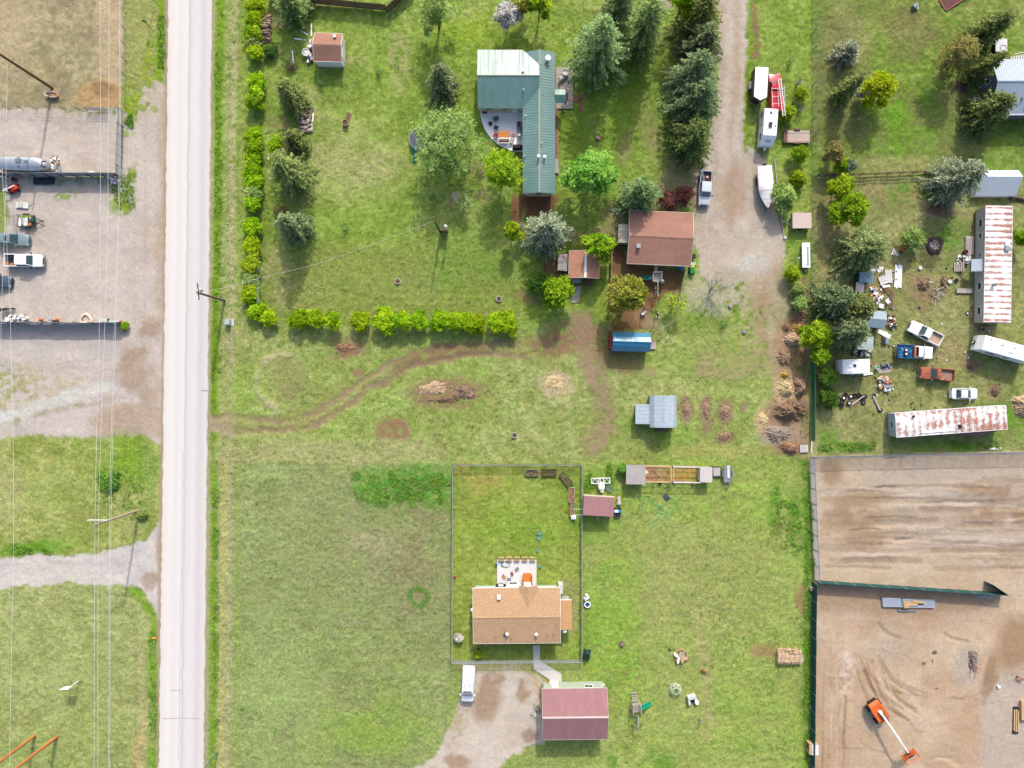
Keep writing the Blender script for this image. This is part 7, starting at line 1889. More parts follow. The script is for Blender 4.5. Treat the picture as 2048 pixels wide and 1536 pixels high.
def scatter(name,label,cat,px,py,w,h,n,shape,ms,seed,layers=1,rot=0,kind='stuff',part='stone'):
 rr=random.Random(seed);t=thing(name,label,cat,(*g(px,py),0),R(rot));mb=MB()
 W_,H_=w*S/2,h*S/2
 for i in range(n):
  x,y=rr.uniform(-1,1),rr.uniform(-1,1)
  z=max(0,(1-max(abs(x),abs(y))**2))*layers*rr.random()*.5
  shape(mb,(x*W_,y*H_,z),rr,rr.randrange(len(ms)))
 mb.build(part,ms,t,kind=kind);return t
def sh_stone(mb,p,rr,m):
 r=rr.uniform(.12,.3);mb.lathe([(r*.7,0),(r,r*.3),(r*.75,r*.75),(0,r*.9)],p,6,m,sx=rr.uniform(.7,1.2),sy=rr.uniform(.7,1.2))
def sh_log(mb,p,rr,m):
 a=rr.uniform(-.35,.35);r=rr.uniform(.06,.1);l=rr.uniform(.4,.55);c,s=math.cos(a)*l,math.sin(a)*l;mb.tube([(p[0]-c,p[1]-s,p[2]+r),(p[0]+c,p[1]+s,p[2]+r)],r,6,m)
def sh_stick(mb,p,rr,m):
 a=rr.uniform(0,6.28);l=rr.uniform(.4,1.1);mb.tube([p,(p[0]+math.cos(a)*l,p[1]+math.sin(a)*l,p[2]+rr.uniform(0,.4))],.035,4,m)
def sh_junk(mb,p,rr,m):
 if rr.random()<.55:mb.box(p,(rr.uniform(.15,.6),rr.uniform(.12,.45),rr.uniform(.08,.4)),rr.uniform(0,3),m)
 elif rr.random()<.6:mb.tube([p,(p[0]+rr.uniform(-.7,.7),p[1]+rr.uniform(-.7,.7),p[2]+rr.uniform(0,.3))],.05,5,m)
 else:mb.lathe([(.2,0),(.22,.1),(.16,.25),(0,.28)],p,8,m)
ST1=mat('pale_stone',(216,196,184),rough=.9,var=.2);ST2=mat('brown_stone',(160,136,122),rough=.9,var=.2);LG1=mat('split_wood',(214,186,158),rough=.9,var=.2);LG2=mat('grey_split_wood',(160,136,118),rough=.9,var=.2);BLUE_P=mat('blue_plastic',(44,110,196),rough=.4);ORNG=mat('orange_plastic',(240,110,40),rough=.45);REDP=mat('bright_red_plastic',(226,44,56),rough=.4);YEL=mat('yellow_plastic',(240,214,60),rough=.45);GRN=mat('green_plastic',(40,170,90),rough=.45);TEALP=mat('teal_plastic',(30,150,150),rough=.4);CYAN=mat('cyan_plastic',(52,170,204),rough=.4)
scatter('log_stack','long stack of split logs beside the roadside shrubs','firewood',532,58,15,56,170,sh_log,[LG1,LG2],3,2,part='log')
scatter('stone_heap','heap of pale field stones on the west lawn','stones',611,242,26,44,130,sh_stone,[ST1,ST2],4,1.2)
scatter('stick_pile','tepee shaped pile of old posts west of the white shed','wood pile',583,136,16,20,34,sh_stick,[LG2,WOOD_D],5,1,part='stick')
scatter('junk_heap','heap of pale and rusty scraps at the west wall of the white shed','junk',622,117,12,16,34,sh_junk,[WHITE,OFFWHITE,RUST,CARD],6,1,part='scrap')
scatter('junk_heap','mixed heap of coloured rubbish south of the old camper','junk',1768,766,26,24,80,sh_junk,[WHITE,DARK,STEEL,OFFWHITE,ORNG,CARD],7,1.5,part='scrap')
scatter('junk_heap','scrap heap at the wall of the mobile home near the red barrel','junk',1925,520,24,16,40,sh_junk,[WHITE,OFFWHITE,STEEL,DARK],8,1,part='scrap')
scatter('junk_heap','scattered scraps at the east end of the blue roofed shed','junk',1781,643,14,24,40,sh_junk,[WHITE,WOOD_T,DARK,RUST],9,.8,part='scrap')
scatter('junk_heap','tools and boards between the old camper and the pale roof','junk',1722,706,34,10,40,sh_junk,[DARK,WOOD_D,STEEL,OFFWHITE],10,.8,part='scrap')
scatter('stick_pile','bundle of broken boards and branches west of the mobile home','wood pile',1873,588,22,26,50,sh_stick,[LG1,LG2,OFFWHITE],11,1,part='stick')
scatter('junk_heap','white and blue sacks heaped at the foot of the long grey fence','junk',36,637,46,12,40,sh_junk,[WHITE,OFFWHITE,WHITE,BLUE_P],12,1,part='sack')
scatter('junk_heap','camp stuff at the front of the silver trailer','junk',113,322,16,18,26,sh_junk,[WHITE,OFFWHITE,CARD,BLUE_P],13,.8,part='scrap')
scatter('stone_heap','pale rubble lying on the concrete end of the grey panel fence','stones',231,362,16,12,40,sh_stone,[WHITE,ST1],14,.6)
scatter('junk_heap','broken rubbish heap among grass south of the pale planks','junk',1752,590,26,36,34,sh_junk,[OFFWHITE,STEEL,WOOD_T,WHITE],15,.5,part='scrap')
scatter('junk_heap','dark machine parts north of the grey tool mat','junk',1771,731,20,6,26,sh_junk,[DARK,STEEL,GREYM],16,.6,part='scrap')
scatter('rubble_patch','grey rubble and pipes set with orange tipped stakes on the dirt lot','rubble',1945,1322,14,40,60,sh_stone,[ST2,GREYM],17,.5)
for i in range(10):
 st=thing('marker_stake',f'orange tipped stake, {ORD[i // 2]} from the north in the {"east" if i % 2 else "west"} file of the grey rubble','stake',(*g(1941+(i%2)*10,1303+i*4.4),0),0,'orange stakes in the rubble row')
 MB().tube([(0,0,0),(.05,.02,.8)],.045,5).build('stake',GREYM,st);MB().tube([(.05,.02,.8),(.06,.02,1.15)],.07,6).build('tip',mat('orange_tip',(240,130,110),rough=.5),st)
rr=random.Random(77);mb=MB()
for k in range(230):
 x_,y_=g(rr.choice([rr.uniform(1735,1800),rr.uniform(1700,1790),rr.uniform(1820,1945)]),rr.uniform(530,830));mb.box((x_,y_,.0),(rr.uniform(.08,.4),rr.uniform(.06,.22),rr.uniform(.04,.15)),rr.uniform(0,3),rr.randrange(5))
mb.build('litter',[OFFWHITE,WOOD_G,DARK,RUST,STEEL],None,kind='stuff')
fr=thing('fire_ring','round stone fire ring with white ash by the mobile home','fire pit',g3(1868,491));rr=random.Random(5)
sm=[]
for k in range(2):
 mb=MB();sh_stone(mb,(0,0,0),rr,0);sm.append(mb)
proto=[sm[k].build('stone',mat('dark_stone',(84,72,68),rough=.9,var=.3),fr,(9,0,0))for k in range(2)]
for i in range(18):
 o=proto[i%2]if i<2 else proto[i%2].copy()
 if i>=2:COL0.objects.link(o)
 o.location=(math.cos(i*.349)*1.05,math.sin(i*.349)*1.1,0);o.rotation_euler=(0,0,rr.random()*6);o.scale=[rr.uniform(1.0,1.5)]*3
mb=MB()
for i in range(60):
 a,r_=rr.random()*6.28,rr.random()**.5*.8;sh_stone(mb,(math.cos(a)*r_,math.sin(a)*r_,0),rr,rr.randrange(2))
mb.build('ash',[mat('white_ash',(222,212,210),rough=1),ST2],fr,kind='stuff')
# small objects
def pl(px,py,h=0):return(*g(px,py,h),h)
def planks(label,px,py,deg,n,L,w,m,gap=.03,name='plank_stack',z=0.0,t=.06,fan=0.0,cat='planks'):
 o=thing(name,label,cat,pl(px,py)[:2]+(z,),R(deg));a=None
 for i in range(n):
  y=(i-(n-1)/2)*(w+gap)
  if a is None:a=MB().box((0,0,0),(L,w,t)).build('plank',m,o);q=a
  else:q=a.copy();COL0.objects.link(q)
  q.location=(math.sin(i*2.3)*L*.03,y,.02+.008*(i%3));q.rotation_euler=(0,0,fan*math.sin(i*1.7))
 return o
def pallet(label,px,py,deg,m=None,z=0.0,w=1.2,d=1.0,n=7,group=None):
 m=m or OFFWHITE;o=thing('pallet',label,'pallet',pl(px,py)[:2]+(z,),R(deg),group)
 for s in(-1,0,1):MB().box((0,s*(d/2-.06),0),(w,.09,.1)).build('bearer',WOOD_D,o)
 a=None
 for i in range(n):
  if a is None:a=MB().box((0,0,.1),(w/n-.06,d,.025)).build('slat',m,o);q=a
  else:q=a.copy();COL0.objects.link(q)
  q.location=(-w/2+(i+.5)*w/n,0,0)
 return o
def chair(label,px,py,deg,m,z=.1,name='garden_chair',frame=None,arms=True):
 o=thing(name,label,'chair',pl(px,py)[:2]+(z,),R(deg));f=frame or m
 MB().box((0,0,.4),(.6,.6,.06)).build('seat',m,o)
 mb=MB();mb.loft([[(-.3-k*.12,-.3,.44+k*.55),(-.3-k*.12,.3,.44+k*.55),(-.36-k*.12,.3,.44+k*.55),(-.36-k*.12,-.3,.44+k*.55)]for k in(0,1)]);mb.build('backrest',m,o)
 for sx in(-.27,.27):
  for sy in(-.27,.27):MB().box((sx,sy,0),(.05,.05,.4)).build('leg',f,o)
 if arms:
  for s in(-.33,.33):MB().box((0,s,.62),(.6,.09,.04)).build('armrest',f,o)
 return o
def tyre(label,px,py,R_=.36,rim=None,z=0.0,group=None,tilt=0.0):
 o=thing('tyre',label,'tyre',pl(px,py)[:2]+(z+.12,),0,group);o.rotation_euler=(tilt,0,0)
 MB().torus((0,0,0),R_*.72,R_*.3,16,7).build('rubber',TYRE,o)
 if rim:MB().lathe([(R_*.5,-.06),(R_*.5,.04),(R_*.2,.07),(0,.07)],(0,0,0),12).build('rim',rim,o)
 return o
def bucket(name,label,cat,px,py,r,h,m,fill=None,z=0.0,group=None,seg=14):
 o=thing(name,label,cat,pl(px,py)[:2]+(z,),0,group)
 MB().lathe([(r*.85,0),(r,h),(r*.88,h),(r*.8,h*.3),(0,h*.28)],(0,0,0),seg).build('body',m,o)
 if fill:MB().lathe([(r*.86,h*.8),(0,h*.86)],(0,0,0),seg).build('filling',fill,o)
 return o
def raised(label,px,py,deg,L,W,h,m,fill=SOIL,oval=False,name='planter_bed'):
 o=thing(name,label,'planter',pl(px,py),R(deg));l,w=L/2,W/2
 if oval:
  mb=MB();P=[(l-w+w*math.cos(a),w*math.sin(a))for a in np.linspace(-1.57,1.57,9)]+[(-l+w-w*math.cos(a),-w*math.sin(a))for a in np.linspace(-1.57,1.57,9)]
  mb.loft([[(x,y,0)for x,y in P],[(x,y,h)for x,y in P],[(x*.93,y*.86,h)for x,y in P],[(x*.93,y*.86,.1)for x,y in P]],cap=False);mb.build('rim',m,o)
  MB().prism([(x*.92,y*.85)for x,y in P],.05,h*.8).build('soil',fill,o)
 else:
  for s in(-1,1):
   MB().box((0,s*w,0),(L+.06,.07,h)).build('side_board',m,o);MB().box((s*l,0,0),(.07,W-.08,h)).build('end_board',m,o)
  MB().box((0,0,.02),(L-.08,W-.08,h*.75)).build('soil',fill,o)
 rng=np.random.default_rng(int(px));k=40
 P=np.stack([rng.uniform(-l*.85,l*.85,k),rng.uniform(-w*.7,w*.7,k),np.full(k,h*.85)],1);leaf_cloud('seedling',P,.09,rng.random(k),LEAF['straw' if px%2 else 'weed'],o,rng)
 return o
def cage(label,px,py,r=.4,h=1.2,m=None):
 o=thing('plant_cage',label,'plant cage',pl(px,py));mb=MB();m=m or GREYM
 for z in(.1,h*.5,h):mb.torus((0,0,z),r,.022,14,4)
 for i in range(8):mb.tube([(r*math.cos(i*.785),r*math.sin(i*.785),0),(r*math.cos(i*.785),r*math.sin(i*.785),h)],.014,4)
 mb.build('wire_hoop',m,o);rng=np.random.default_rng(int(px));k=30
 leaf_cloud('sapling',np.stack([rng.normal(size=k)*r*.3,rng.normal(size=k)*r*.3,rng.uniform(.2,h*.8,k)],1),.12,rng.random(k),LEAF['weed'],o,rng);return o
for i,(x_,y_,d_)in enumerate([(642,168,'in the shadow of the white shed'),(758,146,'on the lawn well east of the white shed'),(692,457,'east of the long conifer shadow'),(864,394,'beside the poplar trunk'),(1578,126,'north of the ladder truck'),(1446,649,'south-west of the stump near the drive')]):
 cage('green wire plant cage '+d_,x_,y_,.42 if i else .45,1.3,GREEN_W)
for x_,y_,d_ in[(796,563,'on the mown lawn'),(998,598,'north of the hedge east end'),(1029,870,'in the middle meadow')]:
 bucket('tree_ring','pale round planter ring '+d_,'planter',x_,y_,.46,.35,OFFWHITE,SOIL)
bucket('stump_planter','hollow pale stump used as a planter on the west lawn','planter',692,248,.5,.7,mat('pale_stump',(206,186,160),rough=.9,var=.2),SOIL);planks('grey bark slab behind the hollow stump',696,236,70,2,1.6,.35,WOOD_B,name='bark_slab')
planks('white plank lying beside the stone heap',625,245,84,1,3.0,.2,WHITE,name='plank')
for i,(x_,y_,a_,d_)in enumerate([(623,60,90,'upright north of the white shed'),(608,65,-32,'slanting north-west of the white shed'),(601,79,-8,'level with the white shed roof'),(617,90,68,'nearest the white shed wall'),(586,114,-84,'beside the post pile')]):
 planks('single white board '+d_,x_,y_,a_,1,2.0 if i!=1 else 1.4,.18,WHITE,name='board')
planks('two long cream boards propped on the west wall of the white shed',621,88,62,2,2.2,.14,WOOD_T,name='board',z=.1)
rt=bucket('cable_reel','round white table top standing by the white shed','table',614,108,.62,.7,WHITE,OFFWHITE,seg=18)
bucket('barrel','white drum close to the white shed corner','barrel',622,95,.4,.8,OFFWHITE,WHITE)
tm=thing('trampoline','round trampoline with a dark mat under the loose pale tree','trampoline',pl(843,281));MB().lathe([(0,.86),(1.75,.86),(1.75,.9),(0,.9)],(0,0,0),26).build('mat',mat('dark_trampoline_mat',(84,96,108),rough=.6),tm);MB().torus((0,0,.88),1.85,.06,28,6).build('rim',STEEL,tm)
for i in range(6):MB().tube([(1.85*math.cos(i*1.047),1.85*math.sin(i*1.047),0),(1.85*math.cos(i*1.047),1.85*math.sin(i*1.047),.88)],.05,6).build('leg',GREYM,tm)
sl_=thing('slide','small teal slide south of the trampoline','slide',pl(831,313),R(80));MB().loft([[(x,-.25,z),(x,.25,z),(x,.25,z-.06),(x,-.25,z-.06)]for x,z in((-1,.15),(-.3,.5),(.7,1.3),(1.1,1.35))]).build('chute',TEALP,sl_)
planks('weathered wooden hatch lying below the leafless pale tree',913,393,15,5,1.3,.26,WOOD_G,name='hatch')
chair('red chair against the cream wall of the patio',970,226,-90,mat('red_chair',(178,44,58),rough=.5));chair('red chair at the west end of the orange bench',991,273,160,mat('red_chair',(178,44,58)))
chair('grey chair by the round fire bowl on the patio',991,241,200,mat('grey_brown_weave',(140,130,128),rough=.8));chair('small black metal chair south of the fire bowl',992,257,150,DARK,frame=CHROME,arms=False)
bucket('fire_bowl','round dark red fire bowl on the patio','fire bowl',981,249,.33,.4,mat('dark_red_bowl',(104,50,58),rough=.5),SOIL,z=.1)
sw=thing('swing_bench','orange roofed wooden swing bench on the patio','bench',pl(1008,279)[:2]+(.1,));MB().box((0,.25,1.5),(1.65,.95,.07),tilt=Matrix.Rotation(.12,3,'X')).build('canopy',WOOD_O,sw)
MB().box((0,-.35,.4),(1.5,.55,.06)).build('seat',mat('brown_bench_seat',(176,124,92)),sw);MB().box((0,-.62,.45),(1.5,.07,.5)).build('backrest',GREYM,sw)
for s in(-.8,.8):
 for y_ in(-.6,.6):MB().box((s,y_,0),(.08,.08,1.5)).build('post',WOOD_D,sw)
lo=thing('lounger','grey and white reclining lounger east of the orange swing bench','lounger',pl(1025,277)[:2]+(.1,),R(75));MB().box((0,0,.32),(1.1,.55,.06)).build('seat',mat('pale_grey_cloth',(206,204,208)),lo);MB().box((-.75,0,.32),(.5,.55,.06),tilt=Matrix.Rotation(.6,3,'Y')).build('backrest',mat('pale_grey_cloth',(206,204,208)),lo);MB().box((.35,0,.38),(.4,.5,.07)).build('cushion',mat('pinkish_cushion',(190,110,116)),lo)
for s in(-.25,.25):MB().box((0,s,0),(1.2,.04,.32)).build('leg_frame',GREYM,lo)
gb=thing('storage_bench','dark box bench against the west wall of the house wing','bench',pl(1038,253)[:2]+(.1,),R(90));MB().box((0,0,0),(1.1,.55,.5)).build('body',DARK,gb);MB().box((0,0,.5),(1.15,.6,.06)).build('lid',mat('charcoal_lid',(62,64,66)),gb)
sm_=thing('smoker_grill','barrel smoker grill beside the house wing on the patio','grill',pl(1039,265)[:2]+(.1,),R(86));MB().tube([(-.6,0,.8),(.6,0,.8)],.3,12).build('barrel',mat('blue_black_enamel',(70,96,108),rough=.35),sm_);MB().tube([(.7,0,.8),(.7,0,1.5)],.08,8).build('chimney',DARK,sm_);MB().box((-.8,0,.6),(.4,.4,.5)).build('firebox',STEEL,sm_)
for s in(-.5,.5):MB().box((s,0,0),(.06,.5,.6)).build('leg',DARK,sm_)
cg=thing('covered_grill','black covered grill at the south edge of the patio','grill',pl(1034,297)[:2]+(.1,));MB().loft([[(-.7*f,-.35*f,z),(.7*f,-.35*f,z),(.7*f,.35*f,z),(-.7*f,.35*f,z)]for f,z in((1,0),(.95,.8),(.7,1.1))]).build('cover',BLACK,cg);MB().box((.9,0,0),(.5,.6,.75)).build('side_table',DARK,cg)
lg_=thing('pole','thin brown pole lying across the south edge of the patio','pole',pl(992,291)[:2]+(.12,),R(-24));MB().tube([(-1.6,0,.05),(1.6,0,.05)],.035,6).build('shaft',WOOD_D,lg_)
pb=bucket('flower_tub','dark round tub on the lawn east of the green house','planter',1195,276,.42,.4,mat('dark_tub',(96,80,78)),mat('pink_flowers',(196,150,150)))
bn=thing('porch_bench','brown bench by the little porch on the deck','bench',pl(1131,196)[:2]+(.2,),R(90));MB().box((0,0,.4),(1.1,.4,.06)).build('seat',WOOD_D,bn);MB().box((0,-.25,.4),(1.1,.06,.5)).build('backrest',WOOD_D,bn)
tc_=bucket('round_table','round pale cafe table on the deck under the tall pine','table',1130,150,.5,.72,mat('pale_table',(222,214,204)),OFFWHITE,z=.2);chair('metal chair beside the round deck table',1124,158,30,STEEL,z=.2,arms=False)
for i in range(5):
 raised(f'small wooden planter box, {ORD[i]} from the west along the tan house patio',1002.5+i*15.6,1117,0,.82,.5,.5,WOOD_T,name='planter_box')
raised('oval metal garden bed by the north fence',1063.5,945,0,2.3,1.0,.45,mat('galvanised_bed',(176,170,160),rough=.5,metal=.3),SOIL,True);raised('long brown wooden garden bed beside the oval bed',1098,945,0,2.3,1.0,.4,WOOD_D)
raised('slanted green-edged garden bed near the fence corner',1132,958,-50,2.3,1.0,.4,mat('mossy_board',(120,126,92),rough=.9));raised('long garden bed with rusty leaves along the east fence',1143,990,90,2.4,.9,.4,WOOD_G,mat('rusty_leaf_soil',(150,104,72),rough=1,var=.3,scale=4))
raised('narrow oval garden bed with pale hoops next to the pink shed',1143.5,1021,90,2.2,.75,.45,STEEL,mat('tan_leaf_soil',(176,130,84),rough=1,var=.3,scale=4),True)
hpf=thing('pipe_arch','pale pipe frame bridging the fence to the oval garden bed','frame',pl(1157,1021));
for s in(-.45,.45):MB().tube([(-1.0,s,1.2),(.9,s,1.35)],.045,6).build('pipe',mat('pale_pipe',(206,230,226),rough=.4),hpf)
for x_ in(-1.0,.9):MB().tube([(x_,-.45,0),(x_,-.45,1.3)],.04,6).build('leg',STEEL,hpf);MB().tube([(x_,.45,0),(x_,.45,1.3)],.04,6).build('leg',STEEL,hpf)
wb=thing('white_box','white cool box at the south end of the oval bed by the pink shed','box',pl(1146.5,1033));MB().box((0,0,0),(.7,.65,.55)).build('body',WHITE,wb);MB().box((0,0,.55),(.74,.69,.08)).build('lid',WHITE,wb);MB().box((-.1,0,.63),(.16,.12,.03)).build('handle',GREYM,wb)
def hose(label,pts,m,r=.03,z=.05,name='garden_hose',zs=None):
 P=smooth_pts([g(*p)for p in pts],5);c=P[0];rr=random.Random(2)
 o=MB().tube([(p[0]-c[0],p[1]-c[1],z+rr.random()*.03)for p in P],r,6).build(name,m,None,(c[0],c[1],0));return tag(o,label,'hose')
GH=mat('green_hose',(110,222,150),rough=.4,var=.05);YH=mat('yellow_hose',(206,204,70),rough=.4)
hose('dark green hose looped on the tan house patio',[(1003,1126),(1006,1132),(1014,1134),(1019,1130),(1016,1124),(1008,1123),(1002,1128),(1005,1133),(1013,1133)],mat('dark_green_hose',(40,130,110),rough=.4),.035,.14)
hose('bright green hose tangled on the lawn south of the coop run',[(1280,1020),(1284,998),(1294,990),(1303,996),(1308,1007),(1320,1011),(1327,1018),(1326,1030),(1318,1042),(1308,1050),(1300,1056),(1303,1048),(1314,1035),(1322,1020),(1316,1012),(1313,1020),(1324,1026),(1333,1018),(1329,1030),(1335,1034),(1342,1022),(1352,1010),(1350,998),(1342,996)],GH,.035,.16)
hose('thin bright green hose branch towards the dark mat',[(1316,1011),(1328,1008),(1336,1002)],GH,.03,.16);hose('faint yellow hose running diagonally over the right lawn',[(1303,1056),(1280,1076),(1240,1098),(1205,1118),(1190,1124)],YH,.02,.14)
ds_=thing('rubber_mat','dark rubber mat at the end of the bright green hose','mat',pl(1333,994)[:2]+(.12,),R(-55));MB().box((0,0,0),(1.0,.75,.04)).build('sheet',mat('dark_blue_mat',(74,86,104)),ds_);MB().box((.3,0,.04),(.1,.6,.03)).build('rib',DARK,ds_)
bq=thing('gas_grill','silver gas grill at the corner of the tan house patio','grill',pl(1002,1168)[:2]+(.1,));MB().box((0,0,.55),(.75,.55,.3)).build('firebox',DARK,bq);MB().tube([(-.36,-.02,.88),(.36,-.02,.88)],.26,10).build('hood',STEEL,bq)
for s in(-.6,.6):MB().box((s,0,.78),(.42,.5,.06)).build('side_shelf',DARK,bq)
for s in(-.3,.3):MB().box((s,0,0),(.06,.4,.55)).build('leg',DARK,bq)
for nm,lb,x_,y_,m1,m2 in[('toy_car','red and yellow toy car on the tan house patio',1008,1152,REDP,YEL),('toy_truck','grey toy truck east of the red toy car',1018,1157,STEEL,GREYM),('scooter','pink toy scooter on the tan house patio',1024,1146,mat('pink_plastic',(224,130,140)),DARK),('toy_cart','small grey toy cart near the planter boxes',1034,1137,GREYM,STEEL)]:
 o=thing(nm,lb,'toy',pl(x_,y_)[:2]+(.1,),R(y_*7));o.scale=(.7,.7,.7);MB().box((0,0,.12),(.8,.4,.2)).build('body',m1,o);MB().box((-.1,0,.32),(.35,.36,.18)).build('seat',m2,o)
 for sx in(-.3,.3):
  for sy in(-.22,.22):MB().tube([(sx,sy-.03,.13),(sx,sy+.03,.13)],.13,8).build('wheel',BLACK,o)
for x_,y_,d_ in[(1078.5,1066,'northernmost'),(1078,1075.5,'middle'),(1074.5,1100,'southernmost, smallest')]:bucket('septic_cover',f'round blue-green lid in the fenced lawn, {d_}','lid',x_,y_,.34 if y_<1090 else .24,.22,mat('blue_green_lid',(110,176,176),rough=.5),mat('blue_green_lid',(110,176,176)))
for x_,y_,m,d_ in[(992.5,1129,BLUE_P,'blue ball at the west edge of the tan house patio'),(1080,1133,CYAN,'pale blue ball just east of the tan house patio'),(909.5,1153,REDP,'red ball by the west chain link fence')]:
 o=MB().lathe([(.02,0),(.13,.04),(.19,.14),(.19,.24),(.13,.34),(0,.38)],(0,0,0),12).build('ball',m,None,pl(x_,y_),smooth=True);tag(o,d_,'ball')
tz=thing('truss_frame','white lattice frame lying in the weeds north of the pink shed','frame',pl(1201,961)[:2]+(.25,),R(2))
mb=MB()
for y_ in(-.42,.42):mb.box((0,y_,0),(3.0,.1,.12))
for x_ in(-1.45,-.35,-.1,.45,1.45):mb.box((x_,0,0),(.1,.74,.12))
for(x0,x1)in((-1.4,-.4),(.5,1.4)):mb.tube([(x0,-.35,.06),((x0+x1)/2,.35,.06),(x1,-.35,.06)],.05,5)
mb.build('lattice',WHITE,tz)
tk=thing('water_tank','white domed plastic tank north of the pink shed','tank',pl(1202,974));MB().lathe([(.5,0),(.56,.3),(.5,.8),(.2,1.05),(0,1.08)],(0,.15,0),14,sx=1,sy=1.25).build('body',WHITE,tk,smooth=True);MB().box((.1,-.5,.3),(.5,.5,.35)).build('spout',WHITE,tk)
bucket('flat_cover','flat grey round lid on the grass beside the white tank','lid',1219,976,.6,.14,mat('blue_grey_lid',(150,160,172)),mat('blue_grey_lid',(150,160,172)))
gc=thing('garden_cart','pale long-handled cart at the east wall of the pink shed','cart',pl(1237,1000),R(90));MB().box((0,0,.3),(1.2,.45,.3)).build('body',mat('pale_pink_cart',(226,210,200)),gc);MB().tube([(-.7,0,.3),(-1.0,-.5,.5)],.03,5).build('handle',GREYM,gc);MB().tube([(-.55,-.3,.2),(-.55,.3,.2)],.2,10).build('wheel',WHITE,gc)
bk=thing('quad_bike','blue and white quad bike behind the pink shed','quad bike',pl(1234,1021),R(0));MB().box((0,0,.4),(1.2,.45,.25)).build('body',CYAN,bk);MB().box((-.2,0,.65),(.55,.35,.12)).build('seat',WHITE,bk);MB().tube([(.45,-.35,.85),(.45,.35,.85)],.03,5).build('handlebar',DARK,bk)
for sx in(-.42,.42):
 for sy in(-.4,.4):MB().tube([(sx,sy-.1,.22),(sx,sy+.1,.22)],.23,10).build('wheel',TYRE,bk)
sh_=thing('black_rack','black wheeled rack south of the blue quad bike','rack',pl(1234,1030));MB().box((0,0,.2),(.9,.7,.12)).build('tray',DARK,sh_)
for x_ in(-.4,0,.4):MB().tube([(x_,-.32,.32),(x_,-.32,.8),(x_,.32,.8),(x_,.32,.32)],.03,5).build('hoop',GREYM,sh_)
lt=thing('toy_heap','pale ride-on toy beside the blue ringed pool at the east fence','toy',pl(1173,1195),R(30));MB().box((0,0,.1),(.9,.5,.3)).build('body',OFFWHITE,lt);MB().tube([(-.3,.1,.4),(-.5,.3,1.0)],.07,6).build('handle',STEEL,lt);MB().lathe([(.2,0),(.26,.2),(.15,.5),(0,.55)],(.2,.4,0),10).build('bucket',WHITE,lt);MB().box((-.2,-.4,0),(.4,.3,.2)).build('step',WOOD_T,lt)
pn=bucket('paddling_pool','small round blue and white ring pool at the east fence','pool',1174.5,1208,.5,.35,mat('white_blue_ring',(206,222,236)),mat('deep_blue_water',(44,92,140),rough=.1))
MB().torus((0,0,.33),.44,.08,18,6).build('ring',WHITE,pn)
qm=thing('riding_mower','dark green riding mower outside the south-east fence corner','mower',pl(1173,1307),R(80));MB().loft([[(x,-w,.35),(x,-w,z),(x,w,z),(x,w,.35)]for x,w,z in((-.8,.38,.6),(-.1,.42,.7),(.1,.3,.85),(.8,.26,.75))]).build('body',mat('dark_green_enamel',(36,84,78),rough=.4),qm);MB().box((-.35,0,.7),(.45,.5,.35)).build('seat',BLACK,qm);MB().torus((.1,0,1.0),.18,.025,12,5).build('steering_wheel',DARK,qm);MB().box((0,0,.15),(.9,1.1,.18)).build('deck',mat('dark_green_enamel',(36,84,78)),qm)
for sx,r_ in((-.55,.3),(.6,.2)):
 for sy in(-.45,.45):MB().tube([(sx,sy-.1,r_),(sx,sy+.1,r_)],r_,10).build('wheel',TYRE,qm)
bucket('planter_tub','lone round brown tub in the right lawn','planter',1243.5,1286,.38,.45,mat('brown_tub',(110,90,80)),mat('pale_soil',(170,150,140)))
def playset(label,px,py,deg,slide_m,slide_side):
 t=thing('playset',label,'playset',pl(px,py),R(deg))
 for sx in(-.6,.6):
  for sy in(-.7,.7):MB().box((sx,sy,0),(.11,.11,2.3)).build('post',WOOD_G,t)
 d=MB().box((0,0,1.15),(1.35,1.5,.08)).build('platform',WOOD_B,t)
 for i in range(8):MB().box((0,-.65+i*.19,1.23),(1.3,.16,.03)).build('board',WOOD_G,d)
 for z in(1.55,1.95):
  for s in(-.66,.66):MB().box((s,0,z),(.06,1.4,.09)).build('rail',WOOD_G,t)
  MB().box((0,.74,z),(1.3,.06,.09)).build('rail',WOOD_G,t)
 sl=MB().loft([[(slide_side*x,-.27,z),(slide_side*x,.27,z),(slide_side*x,.27,z-.07),(slide_side*x,-.27,z-.07)]for x,z in((.7,1.25),(1.1,1.15),(2.1,.35),(2.5,.2))]).build('slide',slide_m,t)
 for s in(-.3,.3):MB().loft([[(slide_side*x,s-.03,z+.18),(slide_side*x,s+.03,z+.18),(slide_side*x,s+.03,z-.07),(slide_side*x,s-.03,z-.07)]for x,z in((.7,1.25),(1.1,1.15),(2.1,.35),(2.5,.2))]).build('slide_edge',slide_m,sl)
 MB().tube([(0,-.7,2.2),(0,-3.2,2.2)],.07,6).build('swing_beam',WOOD_G,t)
 for s in(-1,1):MB().tube([(0,-3.2,2.2),(s*.8,-3.25,0)],.06,6).build('leg',WOOD_D,t)
 for y_,m in((-1.5,YEL),(-2.3,TEALP)):
  q=MB().box((0,y_,.5),(.2,.5,.05)).build('swing_seat',m,t)
  for s in(-.2,.2):MB().tube([(0,y_+s,.53),(0,y_+s,2.2)],.018,4).build('chain',GREYM,q)
 return t
p1=playset('wooden playset with a green slide in the brown play yard',1310,557,0,mat('sea_green_slide',(30,150,130),rough=.35),-1)
MB().box((-.05,1.9,1.3),(.55,2.9,.07),tilt=Matrix.Rotation(.33,3,'X')).build('gangplank',WOOD_G,p1);MB().lathe([(.36,0),(.4,.5),(.3,.9),(0,1.0)],(.95,-.6,.2),10).build('tube_tunnel',GREYM,p1)
